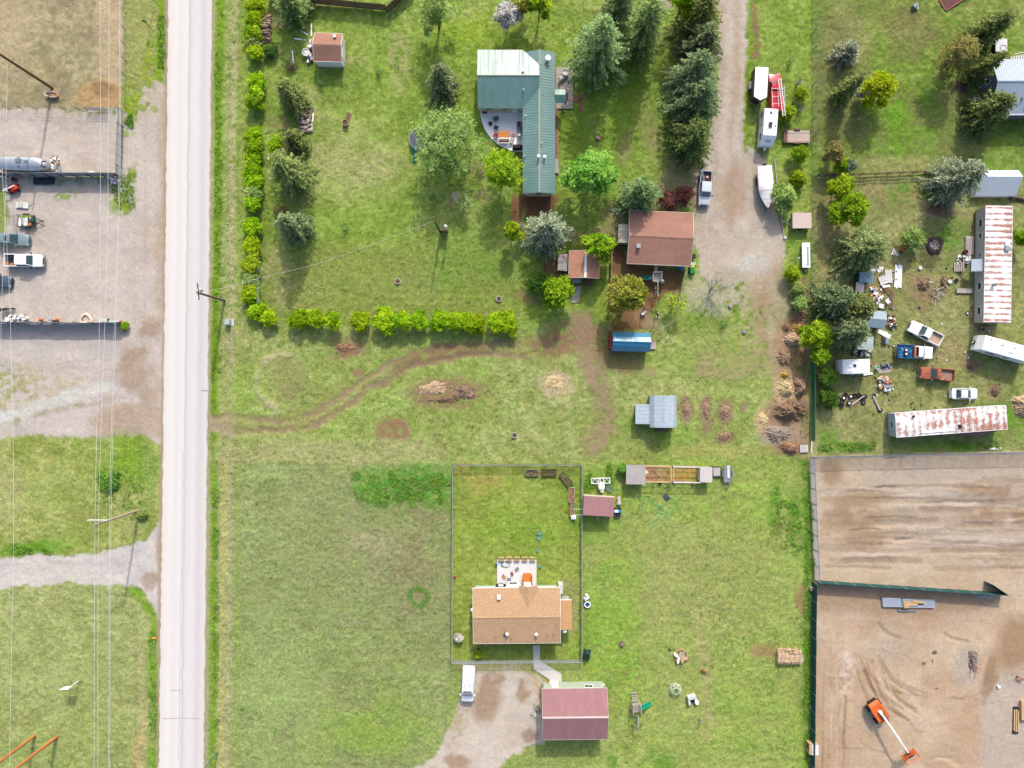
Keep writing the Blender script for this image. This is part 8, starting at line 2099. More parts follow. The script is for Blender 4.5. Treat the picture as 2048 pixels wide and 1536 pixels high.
p2=playset('wooden playset with a bright green slide on the right lawn',1270,1408,4,mat('bright_green_slide',(20,176,140),rough=.35),1)
for i in range(4):MB().box((-.05,1.0+i*.3,1.0-i*.25),(1.0,.22,.06)).build('ladder_step',WOOD_G,p2)
sf=thing('swing_set','dark metal swing frame south of the bronze green tree','swing',pl(1297,625),R(-20))
for sx in(-1.1,1.1):
 for s in(-.7,.7):MB().tube([(sx,s,0),(sx,0,2.0)],.045,6).build('leg',DARK,sf)
MB().tube([(-1.1,0,2.0),(1.1,0,2.0)],.05,6).build('top_bar',DARK,sf)
rk_=thing('rocking_horse','white plastic rocker beside the dark swing frame','toy',pl(1286,627),R(40));MB().loft([[(x,-w,z0),(x,-w,z1),(x,w,z1),(x,w,z0)]for x,w,z0,z1 in((-.4,.1,.2,.45),(0,.2,.15,.5),(.4,.12,.3,.75))]).build('body',WHITE,rk_);MB().box((0,0,0),(.9,.4,.1)).build('rocker',GREYM,rk_)
rk_=thing('toy_trike','dark toy trike at the east side of the swing frame','toy',pl(1315,631),R(80));MB().box((0,0,.25),(.6,.2,.15)).build('body',DARK,rk_)
for x_,y_ in((.35,0),(-.3,.2),(-.3,-.2)):MB().tube([(x_,y_-.04,.15),(x_,y_+.04,.15)],.15,8).build('wheel',WHITE,rk_)
bucket('blue_bin','small bright blue bucket under the bronze green tree','bucket',1237,627,.3,.4,BLUE_P,CYAN);bucket('paddling_pool','round turquoise tub at the south-east corner of the garage','tub',1361,535.5,.52,.45,TEALP,CYAN)
gm=thing('garden_tractor','bright green and cream garden tractor by the garage corner','mower',pl(1383,538),R(-95));MB().loft([[(x,-w,.3),(x,-w,z),(x,w,z),(x,w,.3)]for x,w,z in((-.6,.4,.65),(0,.42,.7),(.15,.34,.85),(.8,.3,.75))]).build('body',GRN,gm);MB().box((-.25,0,.7),(.35,.5,.2)).build('seat',YEL,gm);MB().box((-.75,0,.35),(.5,.8,.35)).build('grass_box',mat('pale_green_lid',(200,232,208)),gm)
for sx,r_ in((-.4,.28),(.6,.2)):
 for sy in(-.45,.45):MB().tube([(sx,sy-.08,r_),(sx,sy+.08,r_)],r_,10).build('wheel',TYRE,gm)
wbn=thing('wheelie_bin','black rubbish bin against the east wall of the garage','bin',pl(1384,515));MB().loft([[(-.3*f,-.35*f,z),(.3*f,-.35*f,z),(.3*f,.35*f,z),(-.3*f,.35*f,z)]for f,z in((.85,0),(1,1.0))]).build('body',BLACK,wbn);MB().box((0,0,1.0),(.66,.76,.08)).build('lid',DARK,wbn)
dm=thing('dome_climber','pale green geodesic climbing dome on the right lawn','climber',pl(1350,1377));R1,z0=.95,0
mb=MB();rng_=[[(R1*c_*math.cos(2*math.pi*(i+o_)/n_),R1*c_*math.sin(2*math.pi*(i+o_)/n_),zz)for i in range(n_)]for c_,n_,o_,zz in((1,8,0,.05),(.88,8,.5,.55),(.5,8,0,.95))]
for k in range(3):
 for i in range(8):
  mb.tube([rng_[k][i],rng_[k][(i+1)%8]],.045,5)
  if k<2:
   j=i if k==0 else(i+1)%8;mb.tube([rng_[k][i],rng_[k+1][i if k==0 else i]],.045,5);mb.tube([rng_[k][(i+1)%8]if k==0 else rng_[k][i],rng_[k+1][i if k==0 else(i+1)%8]],.045,5)
mb.build('tube_frame',mat('pale_green_tube',(222,240,214),rough=.4),dm)
ph=thing('play_house','grey and white plastic play kitchen on the right lawn','toy',pl(1384,1397),R(12));MB().box((-.1,.5,0),(1.3,.5,.9)).build('back_wall',mat('pale_grey_plastic',(222,228,226)),ph);MB().box((-.65,-.1,0),(.35,.9,.8)).build('side_wall',mat('pale_grey_plastic',(222,228,226)),ph);MB().box((.45,-.1,0),(.35,.9,.6)).build('side_wall',WHITE,ph);MB().box((-.1,-.05,.05),(.75,.7,.3)).build('floor',DARK,ph);MB().lathe([(.3,.0),(.34,.5),(.2,.55)],(.55,-.6,0),12).build('sink',WHITE,ph)
ptt=thing('water_tap','grey standpipe post on the right lawn','post',pl(1399,1438));MB().tube([(0,0,0),(0,0,1.0)],.09,7).build('post',GREYM,ptt);MB().box((.05,.05,1.0),(.25,.2,.2)).build('head',STEEL,ptt)
dgm=mat('brown_fur',(170,96,56),rough=.9,var=.2)
dg=thing('dog','small brown dog lying on the worn track of the right lawn','dog',pl(1407,1341),R(-25))
bod=bpy.data.meshes.new('body');V_=[(0,0,.28),(.3,0,.3),(.46,0,.42),(.6,0,.44),(-.3,0,.27),(-.55,.05,.3),(.3,.12,.05),(.3,-.12,.05),(-.3,.12,.05),(-.3,-.12,.05),(-.26,.13,.17),(-.26,-.13,.17)]
bod.from_pydata(V_,[(0,1),(1,2),(2,3),(0,4),(4,5),(1,6),(1,7),(4,10),(10,8),(4,11),(11,9)],[]);bo=bpy.data.objects.new('body',bod);COL0.objects.link(bo);bo.parent=dg;bod.materials.append(dgm)
mo=bo.modifiers.new('skin','SKIN')
for i,r_ in enumerate([.13,.14,.1,.06,.12,.03,.04,.04,.04,.04,.06,.06]):bod.skin_vertices[0].data[i].radius=(r_,r_)
bod.skin_vertices[0].data[0].use_root=True;bo.modifiers.new('smooth','SUBSURF').levels=1
fw=thing('fire_pit','ring of blocks with boards and logs heaped in it on the right lawn','fire pit',pl(1362,1310));rr=random.Random(9);a=None
for i in range(14):
 if a is None:a=MB().box((0,0,0),(.38,.24,.25)).build('block',mat('tan_block',(216,176,132),rough=.9,var=.15),fw);q=a
 else:q=a.copy();COL0.objects.link(q)
 q.location=(math.cos(i*.449)*1.0,math.sin(i*.449)*.95,0);q.rotation_euler=(0,0,i*.449+1.57)
for i in range(16):MB().box((rr.uniform(-.6,.6),rr.uniform(-.6,.5),.18+i*.035),(rr.uniform(.7,1.6),.26,.07),rr.uniform(-.9,1.6)).build('board',[WOOD_T,WHITE,WOOD_G][i%3],fw)
MB().lathe([(.3,0),(.3,.35),(0,.36)],(-.5,-.6,0),10).build('log',WOOD_T,fw)
rake=thing('metal_rod','thin dark poker lying west of the block fire pit','tool',pl(1343,1299));MB().tube([(-.3,0,.1),(.6,-.1,.12)],.03,5).build('shaft',DARK,rake);MB().lathe([(.18,.05),(.18,.15),(0,.18)],(-.35,0,0),8).build('head',DARK,rake)
fs_=thing('firewood_stack','large neat stack of split firewood near the green screened fence','firewood',pl(1577,1312));mb=MB();rr=random.Random(31)
wm=[mat('fresh_split_wood',(234,192,144),rough=.9,var=.12),LG1,mat('pale_split_wood',(238,216,186),rough=.9,var=.12)]
a=None
for row in range(5):
 for i in range(18):
  z=.1+(.75 if row in(1,2,3)else .5);L_=.4
  x=-1.85+i*.215;y=-.85+row*.4
  if a is None:a=[MB().box((0,0,-.75),(.19,.38,.8)).build('log',m_,fs_)for m_ in wm];used_=[0,0,0]
  k=rr.randrange(3)
  q=a[k]if not used_[k]else a[k].copy()
  if used_[k]:COL0.objects.link(q)
  used_[k]=1;q.location=(x+rr.uniform(-.02,.02),y+rr.uniform(-.03,.03),z+rr.uniform(-.05,.08));q.rotation_euler=(0,0,rr.uniform(-.06,.06))
for cx_,cy_,r_ in((.1,1.35,.8),(.75,.95,.8)):
 for i in range(9):MB().box((cx_-.8+i*.2,cy_+.12*math.sin(i),.75),(.18,.42,.2),rr.uniform(-.15,.15)).build('log',wm[i%3],fs_)
for i in range(6):MB().box((-1.8+i*.2,1.2,.2),(.17,.4,.25),rr.uniform(-.2,.2)).build('log',wm[i%3],fs_)
hh=thing('hose_house','small white and wooden hutch against the green screened fence','hutch',pl(1620,1490));MB().box((0,0,0),(1.3,1.7,1.3)).build('body',WOOD_T,hh);MB().box((.25,-.1,1.3),(1.1,1.6,.08)).build('roof',OFFWHITE,hh);MB().box((-.62,.2,.4),(.1,.9,.7)).build('window',glass(),hh)
pbx=thing('post_cap','small square box on the fence line above the lower dirt lot','box',pl(1621,1176));MB().box((0,0,0),(.5,.5,.7)).build('body',WOOD_G,pbx);MB().box((0,0,.7),(.3,.3,.04)).build('cap',DARK,pbx)
def coop_run():
 t=thing('chicken_run','long grey roofed chicken coop with an open wooden run','coop',pl(1334,947),R(-.8))
 MB().box((-5.35,0,0),(2.7,2.6,1.9)).build('wall',RED_WALL,t);MB().box((-5.35,0,1.9),(3.05,3.05,.1)).build('roof',GREY_SH,t)
 MB().box((5.75,.1,0),(1.7,2.1,1.6)).build('wall',OFFWHITE,t);MB().box((5.8,.1,1.6),(1.95,2.4,.08)).build('roof',mat('pale_grey_panel',(222,214,210),rough=.7,var=.05),t)
 MB().box((-1.85,.0,.0),(4.2,2.2,.06)).build('run_floor',mat('tan_litter',(196,150,112),rough=1,var=.25,scale=2),t);MB().box((2.5,.0,.0),(4.6,2.2,.06)).build('run_floor',mat('straw_litter',(196,160,84),rough=1,var=.25,scale=1.5,tint=(90,70,50),tint_amt=.8,tint_scale=.7,tint_edge=.62),t)
 for x_ in(-3.9,-2.1,.3,.7,2.6,4.8):
  for y_ in(-1.2,1.25):MB().box((x_,y_,0),(.1,.1,1.5)).build('post',WOOD_T if x_<.5 else WOOD_G,t)
 for y_ in(-1.2,1.25):
  MB().box((-1.8,y_,1.5),(4.3,.16,.08)).build('top_rail',WOOD_T,t);MB().box((2.8,y_,1.5),(4.3,.14,.08)).build('top_rail',OFFWHITE,t)
  MB().box((-1.8,y_,.05),(4.3,.06,.3)).build('kick_board',WOOD_T,t);MB().box((2.8,y_,.05),(4.3,.06,.3)).build('kick_board',WOOD_G,t)
  for z_ in(.8,):MB().box((.5,y_,z_),(8.6,.05,.06)).build('mid_rail',WOOD_T,t)
 for x_ in(.3,.7):MB().box((x_,0,1.5),(.14,2.4,.08)).build('cross_rail',WOOD_G if x_>.5 else WOOD_T,t)
 MB().box((-2.1,0,1.5),(.07,2.4,.07)).build('cross_rail',WOOD_D,t)
 MB().add([(-3.75,.75,1.5),(-3.2,.35,1.5),(-3.75,.0,1.5),(-3.75,.75,1.45),(-3.2,.35,1.45),(-3.75,0,1.45)],[(0,1,2),(3,5,4),(0,3,4,1),(1,4,5,2),(2,5,3,0)]).build('corner_sheet',OFFWHITE,t)
coop_run()
planks('two tan boards fallen inside the coop run',1313,945,-40,2,1.4,.12,WOOD_T,name='board',z=.1)
for lb,x_,y_,m1 in[('red round feeder at the south side of the coop run',1349,963,REDP),('black tub at the south rail of the coop run',1319,966,DARK),('orange pot near the pale end roof of the coop run',1386,965,ORNG)]:
 bucket('feeder',lb,'feeder',x_,y_,.28,.4,m1,OFFWHITE if m1 is REDP else BLACK)
pallet('black based white slatted pallet at the east end of the coop run',1432,943,1,OFFWHITE,.35,1.1,1.35);ut2=thing('black_crate','large dark crate under the pallet east of the coop run','crate',pl(1431,943));MB().box((0,0,0),(1.5,1.6,.3)).build('body',DARK,ut2);MB().box((0,0,.3),(1.3,1.4,.04)).build('lid',mat('charcoal_lid',(62,64,66)),ut2)
ft2=flat_trailer('small grey utility trailer with boards east of the coop run',1455,948,-90,2.6,1.2,STEEL,GREYM,boards=4,name='utility_trailer');x_,y_=g(1457,944,.7);o=thing('board','pale board standing in the small grey trailer','board',(x_,y_,.62),R(92));MB().box((0,0,0),(1.9,.4,.08)).build('plank',OFFWHITE,o);MB().box((.6,.0,.08),(.1,.4,.03)).build('batten',WOOD_T,o)
pallet('pale pallet leaning by the loose brown heap',1607,897,3,OFFWHITE,.1,1.3,1.2)
def bike(label,px,py,deg,m,r=.3,name='bicycle'):
 o=thing(name,label,'bicycle',pl(px,py),R(deg))
 for x_ in(-.5,.5):w=MB().torus((x_,0,r),r,.035,16,5,axis='y').build('wheel',TYRE,o)
 mb=MB();mb.tube([(-.5,0,r),(-.15,0,.7),(.3,0,.75),(0,0,.3),(-.5,0,r)],.03,5);mb.tube([(.5,0,r),(.3,0,.85)],.03,5);mb.tube([(0,0,.3),(-.15,0,.75)],.03,5);mb.build('frame',m,o)
 MB().tube([(.28,-.28,.92),(.28,.28,.92)],.03,5).build('handlebar',m,o);MB().box((-.18,0,.76),(.28,.16,.07)).build('saddle',DARK,o);o.rotation_euler=(R(62),0,R(deg));return o
bike('white bicycle lying at the north wall of the barn',1143,1362,10,WHITE);bike('pink and white bicycle by the west wall of the barn',1078,1412,-30,mat('pale_pink',(240,214,220)));bike('small white bicycle lying on the gravel west of the barn',1069,1423,20,WHITE,.24)
bucket('drum','blue and white drum at the north-east corner of the barn','barrel',1206,1370,.3,.8,WHITE,mat('slate_blue',(80,100,130)))
fp=thing('gnome_planter','orange and white flower pot pair at the barn corner','planter',pl(1096,1363));MB().lathe([(.15,0),(.25,.4),(.2,.4),(0,.3)],(0,0,0),10).build('pot',ORNG,fp);MB().lathe([(.15,0),(.22,.35),(0,.3)],(.4,.1,0),10).build('pot',WHITE,fp)
bucket('washtub','dark hole cover with leaves in the shade of the tan house','lid',956.5,1299,.3,.12,mat('dark_brown_lid',(90,72,62)),SOIL)
for i,(x_,y_,rm)in enumerate([(1701,793,WHITE),(1708,791,None),(1686,796,WHITE),(1683,803,GREYM),(1682,810,None),(1697,806,WHITE),(1722,795,None),(1716,790,None),(1728,793,None),(1726,805,GREYM),(1690,790,None),(1678,800,None)]):
 tyre(f'dark tyre, {ORD[i]} in the tyre heap south of the old camper',x_,y_,.4,rm,z=.08*(i%3),group='tyres in the heap south of the old camper',tilt=.15*(i%2))
planks('long white pole on top of the tyre heap',1713,800,35,1,2.4,.1,OFFWHITE,z=.45,name='pole');tyre('single tyre with a pale rim west of the mobile home',1934,627,.34,WHITE);tyre('dark tyre on the log south of the rubbish heap',1747,791,.32);tyre('dark tyre at the south end of the thin log',1760,820,.36,GREYM)
planks('rough grey log lying between two tyres',1752,806,-64,1,2.6,.25,WOOD_G,name='log',t=.25)
planks('stack of long white boards east of the wooden pallet table',1796,553,87,4,3.6,.26,WHITE,t=.08);
for i,(x_,y_,a_,lb)in enumerate([(1776,553,5,'larger tilted pale pallet next to the long white boards'),(1764,561,20,'smaller pale pallet at the west of the larger one')]):pallet(lb,x_,y_,a_,WHITE,.1,1.1,2.1-i*.7,8)
planks('pair of grey cross boards between pallet and white boards',1786,551,3,2,1.3,.16,WOOD_G,gap=1.1,z=.1,name='board');planks('rusty red crate lid south of the pale pallets',1771,580,5,3,.6,.18,mat('red_rusty_wood',(160,82,66)),name='lid',z=.2);planks('white loose shelf south of the pale pallets',1770,573,8,2,1.2,.16,WHITE,name='shelf',z=.3)
planks('cream sheet lying under the dark pine',1753,538,-4,2,2.0,.4,OFFWHITE,name='sheet');planks('long white door lying in the grass west of the white pickup',1768,668,-27,1,2.1,.65,WHITE,name='door_leaf',t=.1);planks('long narrow brown strip of turf boards',1782,600,88,2,2.9,.28,WOOD_B,name='board')
gbx=thing('metal_box','grey metal box below the white loose door','box',pl(1768,682));MB().box((0,0,0),(.85,.9,.6)).build('body',STEEL,gbx);MB().box((-.25,0,.6),(.35,.85,.04)).build('lid',DARK,gbx)
def small_shed(label,px,py,deg,L,W,h,rise,rm,wm,ribs=.35,name='old_shed'):
 loc,_,_=placed(px,py,h,1,1);s,_,_=profiled(name,label,'shed',loc,R(deg),L,[(-W/2,h),(0,h+rise),(W/2,h)],rm,wm,over=.1,side=.12,ribs=ribs);return s
SB=mat('blue_grey_old_roof',(142,176,190),rough=.5,var=.1,tint=(186,204,208),tint_amt=.4)
small_shed('small old shed with a blue-grey metal roof in the scrapyard',1732.5,555,-4,2.2,1.7,1.8,.12,SB,mat('dark_green_wall',(40,84,78),rough=.8));small_shed('low pinkish flat roof behind the blue-grey old shed',1719.5,581,86,2.6,1.3,1.5,.05,mat('pinkish_flat_roof',(222,208,208),rough=.7,var=.06),WOOD_D,None)
small_shed('old shed with pale and blue ribbed roof beside the spruces',1748,638,-6,3.6,2.7,2.0,.5,mat('pale_blue_old_roof',(166,190,200),rough=.45,var=.08,tint=(206,214,218),tint_amt=.5),WOOD_D);small_shed('flat grey-green roof between the spruce and the old camper',1730,686,-3,2.6,2.1,1.9,.06,mat('grey_green_flat_roof',(188,204,200),rough=.6,var=.06),WOOD_D,None);small_shed('little white flat roof touching the old blue ribbed shed',1733,611,-3,1.4,.9,1.7,.04,WHITE,WOOD_D,None)
chair('white plastic chair lying in the scrapyard grass',1772,603,30,WHITE,z=0);chair('white plastic chair behind the old blue ribbed shed',1759,612,80,WHITE,z=0)
bucket('barrel','red barrel near the scrap heap at the mobile home','barrel',1927,505,.32,.7,mat('red_barrel',(150,40,50)),DARK);bucket('bucket','white bucket lying on the grass east of the white boards','bucket',1839,536,.3,.3,WHITE,OFFWHITE);bucket('bucket','yellow rimmed bucket by the stick heap','bucket',1902,556,.25,.3,YEL,DARK);bucket('bucket','pale blue tub by the stick heap','tub',1898,563,.38,.3,mat('pale_blue_tub',(190,214,222)),OFFWHITE);bucket('bucket','black tub next to the yellow rimmed bucket','tub',1911,561,.3,.3,DARK,BLACK)
ts=thing('triangle_sheet','white triangular sheet lying on the scrapyard grass','sheet',pl(1788,504));MB().prism([(-.5,-.4),(.7,-.6),(-.1,.7)],.0,.1).build('sheet',WHITE,ts);MB().box((.1,-.3,.1),(.6,.06,.05),-.15).build('edge_strip',GREYM,ts)
hand=thing('hand_truck','orange hand truck standing by the pale lime shrub','hand truck',pl(1803,500),R(75));MB().box((0,0,.3),(.7,.35,.08)).build('frame',ORNG,hand);MB().box((-.4,0,0),(.1,.4,.35)).build('toe_plate',DARK,hand)
for s in(-.2,.2):MB().tube([(-.3,s-.04,.15),(-.3,s+.04,.15)],.15,8).build('wheel',TYRE,hand)
planks('long yellow pole lying in the scrapyard grass',1831,527,-42,1,2.4,.07,YEL,name='pole');planks('thin tan pole near the branch heap',1828,551,-28,1,2.2,.06,WOOD_T,name='pole');planks('light tan stick on the slim stick heap',1888,572,-58,1,1.6,.08,WOOD_T,name='pole',z=.5)
tmat=thing('grey_mat','grey tool mat east of the old white camper','mat',pl(1770,740),R(8));MB().box((0,0,0),(2.2,.95,.06)).build('sheet',WOOD_G,tmat);MB().box((.9,0,.06),(.08,.9,.03)).build('edge',WOOD_D,tmat)
bucket('green_can','white and green can at the corner of the old camper','can',1751,735,.3,.6,WHITE,GRN);wc=thing('white_cooler','white cooler box beside the coloured rubbish heap','box',pl(1772,779),R(10));MB().box((0,0,0),(.9,.5,.45)).build('body',WHITE,wc);MB().box((0,0,.45),(.5,.25,.05)).build('lid',STEEL,wc)
wl_=thing('wheelbarrow','grey metal frame trailer at the south end of the mobile home','frame',pl(1970,660));mb=MB();mb.tube([(-.9,-.35,.4),(.9,-.35,.4),(.9,.35,.4),(-.9,.35,.4),(-.9,-.35,.4)],.045,6);mb.build('frame',STEEL,wl_);MB().torus((-.75,0,.3),.25,.09,14,6).build('wheel',TYRE,wl_);MB().box((.2,0,.3),(.9,.5,.06)).build('tray',WOOD_G,wl_)
planks('white boards lying south of the long trailer home',1990,897,3,2,1.9,.14,WHITE,name='board');ldd=thing('ladder','thin grey ladder in the grass by the dark soil heap','ladder',pl(1858,378),R(8))
for s in(-.18,.18):MB().box((0,s,.03),(1.9,.05,.05)).build('rail',GREYM,ldd)
for i in range(6):MB().box((-.8+i*.3,0,.04),(.05,.36,.04)).build('rung',GREYM,ldd)
fl=thing('fallen_trunk','dark fallen trunk at the east edge south of the long pale shed','log',pl(2034,398),R(-8));MB().tube([(-1.3,0,.2),(0,.1,.25),(1.6,-.1,.2)],[.2,.26,.24],8).build('trunk',WOOD_D,fl);MB().tube([(-.6,0,.3),(-1.1,-.7,.2)],.07,6).build('branch',WOOD_D,fl)
ht=thing('hot_tub','white covered square tub with a brown ring on its lid','hot tub',pl(1994,96));MB().box((0,0,0),(1.75,1.95,.85)).build('cabinet',DARK,ht);MB().box((.02,0,.85),(1.85,2.05,.12)).build('lid',mat('white_tub_lid',(238,238,236),rough=.5,var=.04),ht);MB().torus((.3,-.45,.99),.42,.03,18,5,sx=1.2).build('ring',WOOD_D,ht)
pp=thing('raised_bed','dark red framed bed of mulch cut by the top edge','planter',pl(1905,-2),R(32));MB().box((0,0,0),(4.0,2.0,.14)).build('mulch',mat('dark_red_mulch',(118,78,76),rough=1,var=.2,scale=4),pp)
for s in(-1,1):MB().box((0,s*1.03,0),(4.1,.1,.22)).build('side_board',mat('salmon_board',(206,120,104)),pp);MB().box((s*2.03,0,0),(.1,1.94,.22)).build('end_board',mat('salmon_board',(206,120,104)),pp)
gg=thing('garden_gate_light','pale grey garden pump on the north-east lawn','pump',pl(1828,14),R(30));MB().box((0,0,0),(.8,.5,.6)).build('body',mat('grey_green_metal',(150,170,172)),gg);MB().box((.2,-.4,0),(.35,.4,.3)).build('base',OFFWHITE,gg)
planks('dark brown square of boards laid in the shaded lawn',1923,173,0,5,1.7,.3,mat('dark_red_brown_board',(98,74,68),rough=.9,var=.15),name='board_square',t=.05)
for x_,y_,lb in[(1958,165,'pale garden bench by the west wall of the blue-grey house'),(1959,175,'green-white barrow at the west wall of the blue-grey house')]:
 o=thing('wall_bench',lb,'bench',pl(x_,y_),R(25));MB().box((0,0,.4),(.9,.4,.08)).build('seat',mat('pale_green_seat',(176,200,196)),o)
 for s in(-.35,.35):MB().box((s,0,0),(.07,.35,.4)).build('leg',GREYM,o)
tub=thing('old_tub','tan and white old tub lying at the foot of the dark pole','tub',pl(106,191),R(-6));P=[(1.15*math.cos(a),.5*math.sin(a))for a in np.linspace(0,6.283,19)[:-1]];MB().loft([[(x*.8,y*.8,0)for x,y in P],[(x,y,.5)for x,y in P],[(x*.88,y*.8,.5)for x,y in P],[(x*.7,y*.6,.12)for x,y in P]]).build('shell',mat('pinkish_white_shell',(240,214,192),rough=.5,tint=(196,128,84),tint_amt=.6,tint_scale=1.0),tub);MB().box((.25,0,.2),(.8,.5,.12),.3).build('tan_liner',mat('orange_tan_cloth',(200,136,88),rough=.8),tub)
rm=thing('red_mower','orange-red riding mower in the shade of the grey panel fence','mower',pl(30,379),R(20));MB().loft([[(x,-w,.3),(x,-w,z),(x,w,z),(x,w,.3)]for x,w,z in((-.8,.45,.6),(0,.5,.7),(.2,.38,.9),(.9,.32,.8))]).build('body',mat('orange_red_enamel',(240,84,52),rough=.4),rm);MB().box((-.4,0,.7),(.45,.5,.3)).build('seat',BLACK,rm);MB().box((.1,0,.2),(.9,1.2,.18)).build('deck',REDP,rm)
for sx,r_ in((-.5,.3),(.65,.22)):
 for sy in(-.5,.5):MB().tube([(sx,sy-.1,r_),(sx,sy+.1,r_)],r_,10).build('wheel',TYRE,rm)
planks('pale plank leaning across the orange-red mower',26,380,25,1,2.0,.18,OFFWHITE,z=1.0,name='board');scatter('junk_heap','white scraps and cloth west of the orange-red mower','junk',17,375,10,14,14,sh_junk,[WHITE,OFFWHITE,REDP],41,.6,part='scrap')
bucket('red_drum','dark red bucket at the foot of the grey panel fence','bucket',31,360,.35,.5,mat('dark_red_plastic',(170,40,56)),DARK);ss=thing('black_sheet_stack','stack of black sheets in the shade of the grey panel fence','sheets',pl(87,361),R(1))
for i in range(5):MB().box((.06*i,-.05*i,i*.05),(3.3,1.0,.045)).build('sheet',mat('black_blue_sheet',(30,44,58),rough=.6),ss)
ww=thing('white_panel_stack','cream panels lying on the gravel north of the utility trailer','panels',pl(46,411),R(-3));MB().box((0,0,.1),(2.0,.95,.14)).build('panel',mat('cream_panel',(244,242,230)),ww);MB().box((-.2,0,.24),(.75,.8,.06)).build('panel',mat('grey_cream_panel',(214,218,210)),ww);MB().tube([(.9,0,.1),(1.4,.15,.1)],.05,6).build('handle',OFFWHITE,ww);MB().box((-.9,-.2,0),(.1,.4,.1)).build('foot',DARK,ww)
pallet('white slatted pallet at the front of the silver trailer',115,340,90,WHITE,.05,1.0,1.1,8);wbo=thing('curved_cover','curved white lid leaning on the grey panel fence','lid',pl(183,348),R(-8));P=[(.5*math.cos(a),.45*math.sin(a))for a in np.linspace(0,3.14,9)];MB().prism(P+[(-.5,-.1),(.5,-.1)],0,.12).build('shell',WHITE,wbo);MB().prism([(x*.7,y*.6+.02)for x,y in P],.12,.15).build('inset',GREYM,wbo)
mc=thing('motorcycle','dark motorcycle parked north of the long grey panel fence','motorcycle',pl(19,619),R(8))
for x_ in(-.7,.75):w=MB().torus((x_,0,.32),.28,.07,16,6,axis='y').build('wheel',TYRE,mc);MB().tube([(x_,-.05,.32),(x_,.05,.32)],.1,8).build('hub',CHROME,w)
MB().loft([[(x,-w,z0),(x,-w,z1),(x,w,z1),(x,w,z0)]for x,w,z0,z1 in((-.4,.16,.4,.75),(0,.2,.35,.9),(.4,.14,.5,.95))]).build('tank',mat('dark_blue_tank',(60,76,92),rough=.3),mc);MB().box((-.45,0,.75),(.6,.28,.1)).build('seat',BLACK,mc);MB().tube([(.5,-.38,1.05),(.5,.38,1.05)],.03,5).build('handlebar',CHROME,mc);MB().box((-.95,0,.6),(.35,.5,.35)).build('pannier',DARK,mc);MB().tube([(.75,0,.32),(.45,0,1.0)],.04,5).build('fork',CHROME,mc)
bucket('bin','white sack barrel by the long grey panel fence','barrel',55,637,.32,.8,WHITE,OFFWHITE);
for lb,x_,m1 in[('orange gas bottle standing at the long grey panel fence',84,ORNG),('second orange bottle beside a grey sheet at the long fence',116,ORNG)]:
 o=thing('gas_bottle',lb,'gas bottle',pl(x_,640));MB().lathe([(.22,0),(.25,.1),(.25,.5),(.12,.66),(.12,.8),(0,.8)],(0,0,0),12).build('body',m1,o);MB().box((0,.0,.8),(.2,.12,.12)).build('valve',OFFWHITE,o)
gs=thing('grey_sheet','grey sheet leaning on the long fence next to an orange bottle','sheet',pl(109,641));MB().box((0,0,0),(.9,.15,1.0)).build('sheet',mat('blue_grey_sheet',(170,182,196)),gs);MB().box((0,.1,.9),(.9,.06,.06)).build('edge',STEEL,gs)
tf=thing('raft','cream triangular raft leaning at the long grey panel fence','raft',pl(174,639));P=smooth_pts([(-.85,-.5),(-.75,.2),(0,.85),(.8,.1),(.85,-.45),(0,-.6),(-.85,-.5)],4);MB().tube([(x,y,.3)for x,y in P],.2,8).build('ring',mat('cream_rubber',(250,232,210),rough=.5),tf);MB().prism([(x*.7,y*.7)for x,y in P[:-1]],.1,.2).build('floor',mat('pale_floor',(222,206,190)),tf)
tb_=thing('folding_table','pale folding table standing by the long grey panel fence','table',pl(211,641),R(3));MB().box((0,0,.7),(1.4,.6,.05)).build('top',mat('pale_grey_top',(214,220,214)),tb_)
for s in(-.6,.6):MB().box((s,0,0),(.06,.5,.7)).build('leg',DARK,tb_)
ps2=thing('pale_tarp_roll','long pale green roll lying at the east end of the long fence','roll',pl(228,644));MB().tube([(-1.1,0,.2),(1.0,0,.2)],.2,10).build('roll',mat('pale_green_sheet',(190,214,208)),ps2);MB().tube([(1.0,0,.22),(1.35,.02,.22)],.2,10).build('rust_end',RUST,ps2)
mk=thing('marker_drum','small orange marker on the grass beside the road','marker',pl(309,1276));MB().lathe([(.3,0),(.32,.1),(.12,.2),(0,.22)],(0,0,0),12,sx=1.2,sy=.7).build('body',mat('pale_orange',(244,166,96)),mk);MB().box((0,0,0),(.8,.5,.04)).build('base',ORNG,mk)
stl=thing('steel_sheet_stack','stack of pale steel sheets with tan offcuts on the lower dirt lot','building materials',pl(1817,1204),R(-1));GSM=mat('pale_blue_steel',(206,216,228),rough=.4,metal=.3,var=.06)
for i in range(7):MB().box((-2.9+.02*i,.62-i*.21,.05),(3.0,.19,.32)).build('steel_bundle',GSM,stl)
for i in range(7):MB().box((1.4+.05*(i%2),.5-i*.2,.05),(5.2,.18,.28)).build('steel_bundle',GSM,stl)
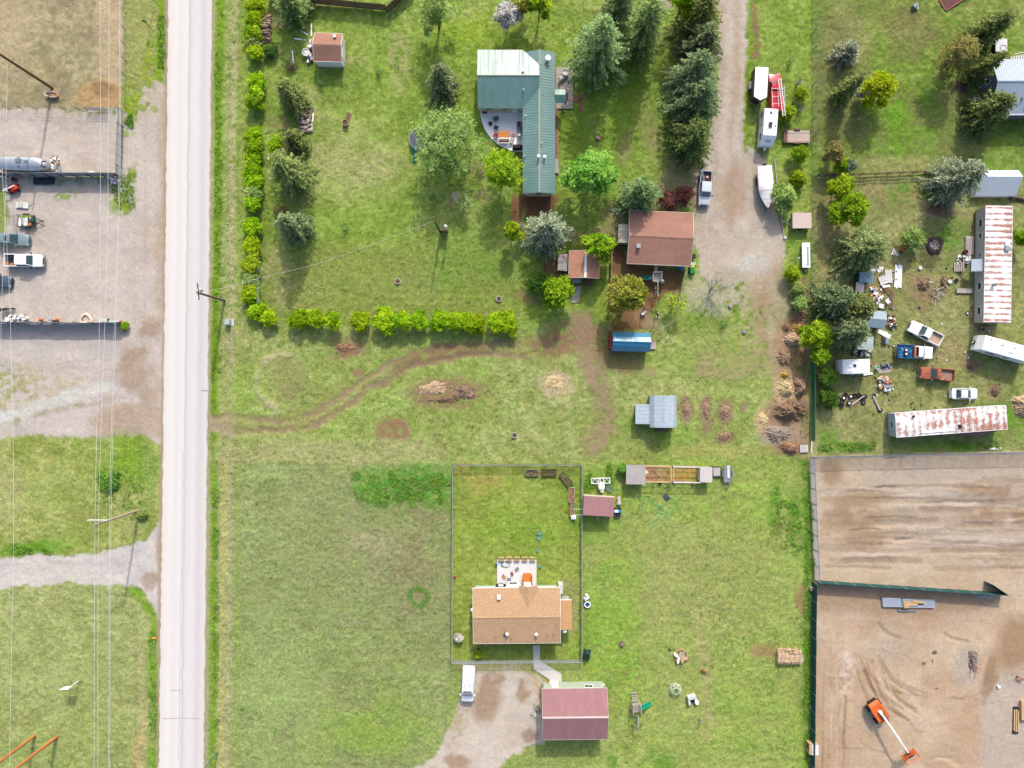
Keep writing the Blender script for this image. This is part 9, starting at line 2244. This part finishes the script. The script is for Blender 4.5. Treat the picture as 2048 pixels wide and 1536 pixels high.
for i,(x_,y_,l_,r_)in enumerate([(.4,.05,2.9,.02),(.1,-.3,2.2,.08),(1.3,.2,2.0,-.12),(-.6,-.6,.9,.1)]):MB().box((x_,y_,.38+i*.05),(l_,.36,.06),r_).build('offcut',WOOD_T,stl)
MB().box((.6,-.2,.33),(3.2,.22,.06)).build('dark_strip',DARK,stl);MB().box((-.3,-1.35,0),(2.9,.3,.2)).build('channel',GREYM,stl)
planks('two pale pipes lying at the east end of the green screened fence',1975,1193,2,2,2.6,.1,STEEL,name='pipe');planks('pale pipe lying aslant below the green screened fence',1963,1199,-36,1,2.2,.1,STEEL,name='pipe')
ls_=thing('lumber_stack','stack of tan lumber cut by the east edge of the dirt lot','lumber',pl(2046,1418),R(90))
for i in range(5):MB().box((0,.5-i*.25,.05),(3.0,.23,.5)).build('beam',WOOD_T,ls_)
lt_=thing('lumber_pile','black topped pile of long tan beams on the dirt lot','lumber',pl(2030,1440),R(89));MB().box((0,0,0),(4.3,.9,.15)).build('black_sheet',DARK,lt_)
for s in(-.3,0,.3):MB().box((.2*s,s,.15),(3.6-abs(s),.17,.18)).build('beam',WOOD_T,lt_)
bucket('white_bucket','lone white bucket on the east dirt lot','bucket',1996,1372,.26,.3,WHITE,OFFWHITE)
rbg=thing('orange_barrier','orange barrier pieces near the lumber on the dirt lot','barrier',pl(2037,1355),R(-25));MB().box((0,0,.3),(1.0,.12,.25)).build('beam',mat('salmon_orange',(236,130,100)),rbg)
for s in(-.4,.4):MB().box((s,0,0),(.08,.4,.55)).build('leg',GREYM,rbg)
st_=bucket('stump','low grey stump at the south end of the gravel drive','stump',1460,611,.32,.35,mat('stump_wood',(206,190,180),rough=.9),WOOD_G);bucket('stump','small grey stump in a ring of bare earth','stump',1488,663,.3,.3,GREYM,STEEL)
wp2=thing('weather_post','short grey post with a box by the white dock section','post',pl(1591,519));MB().tube([(0,0,0),(0,0,1.1)],.06,6).build('post',GREYM,wp2);MB().box((0,0,1.1),(.4,.25,.22)).build('box',STEEL,wp2)
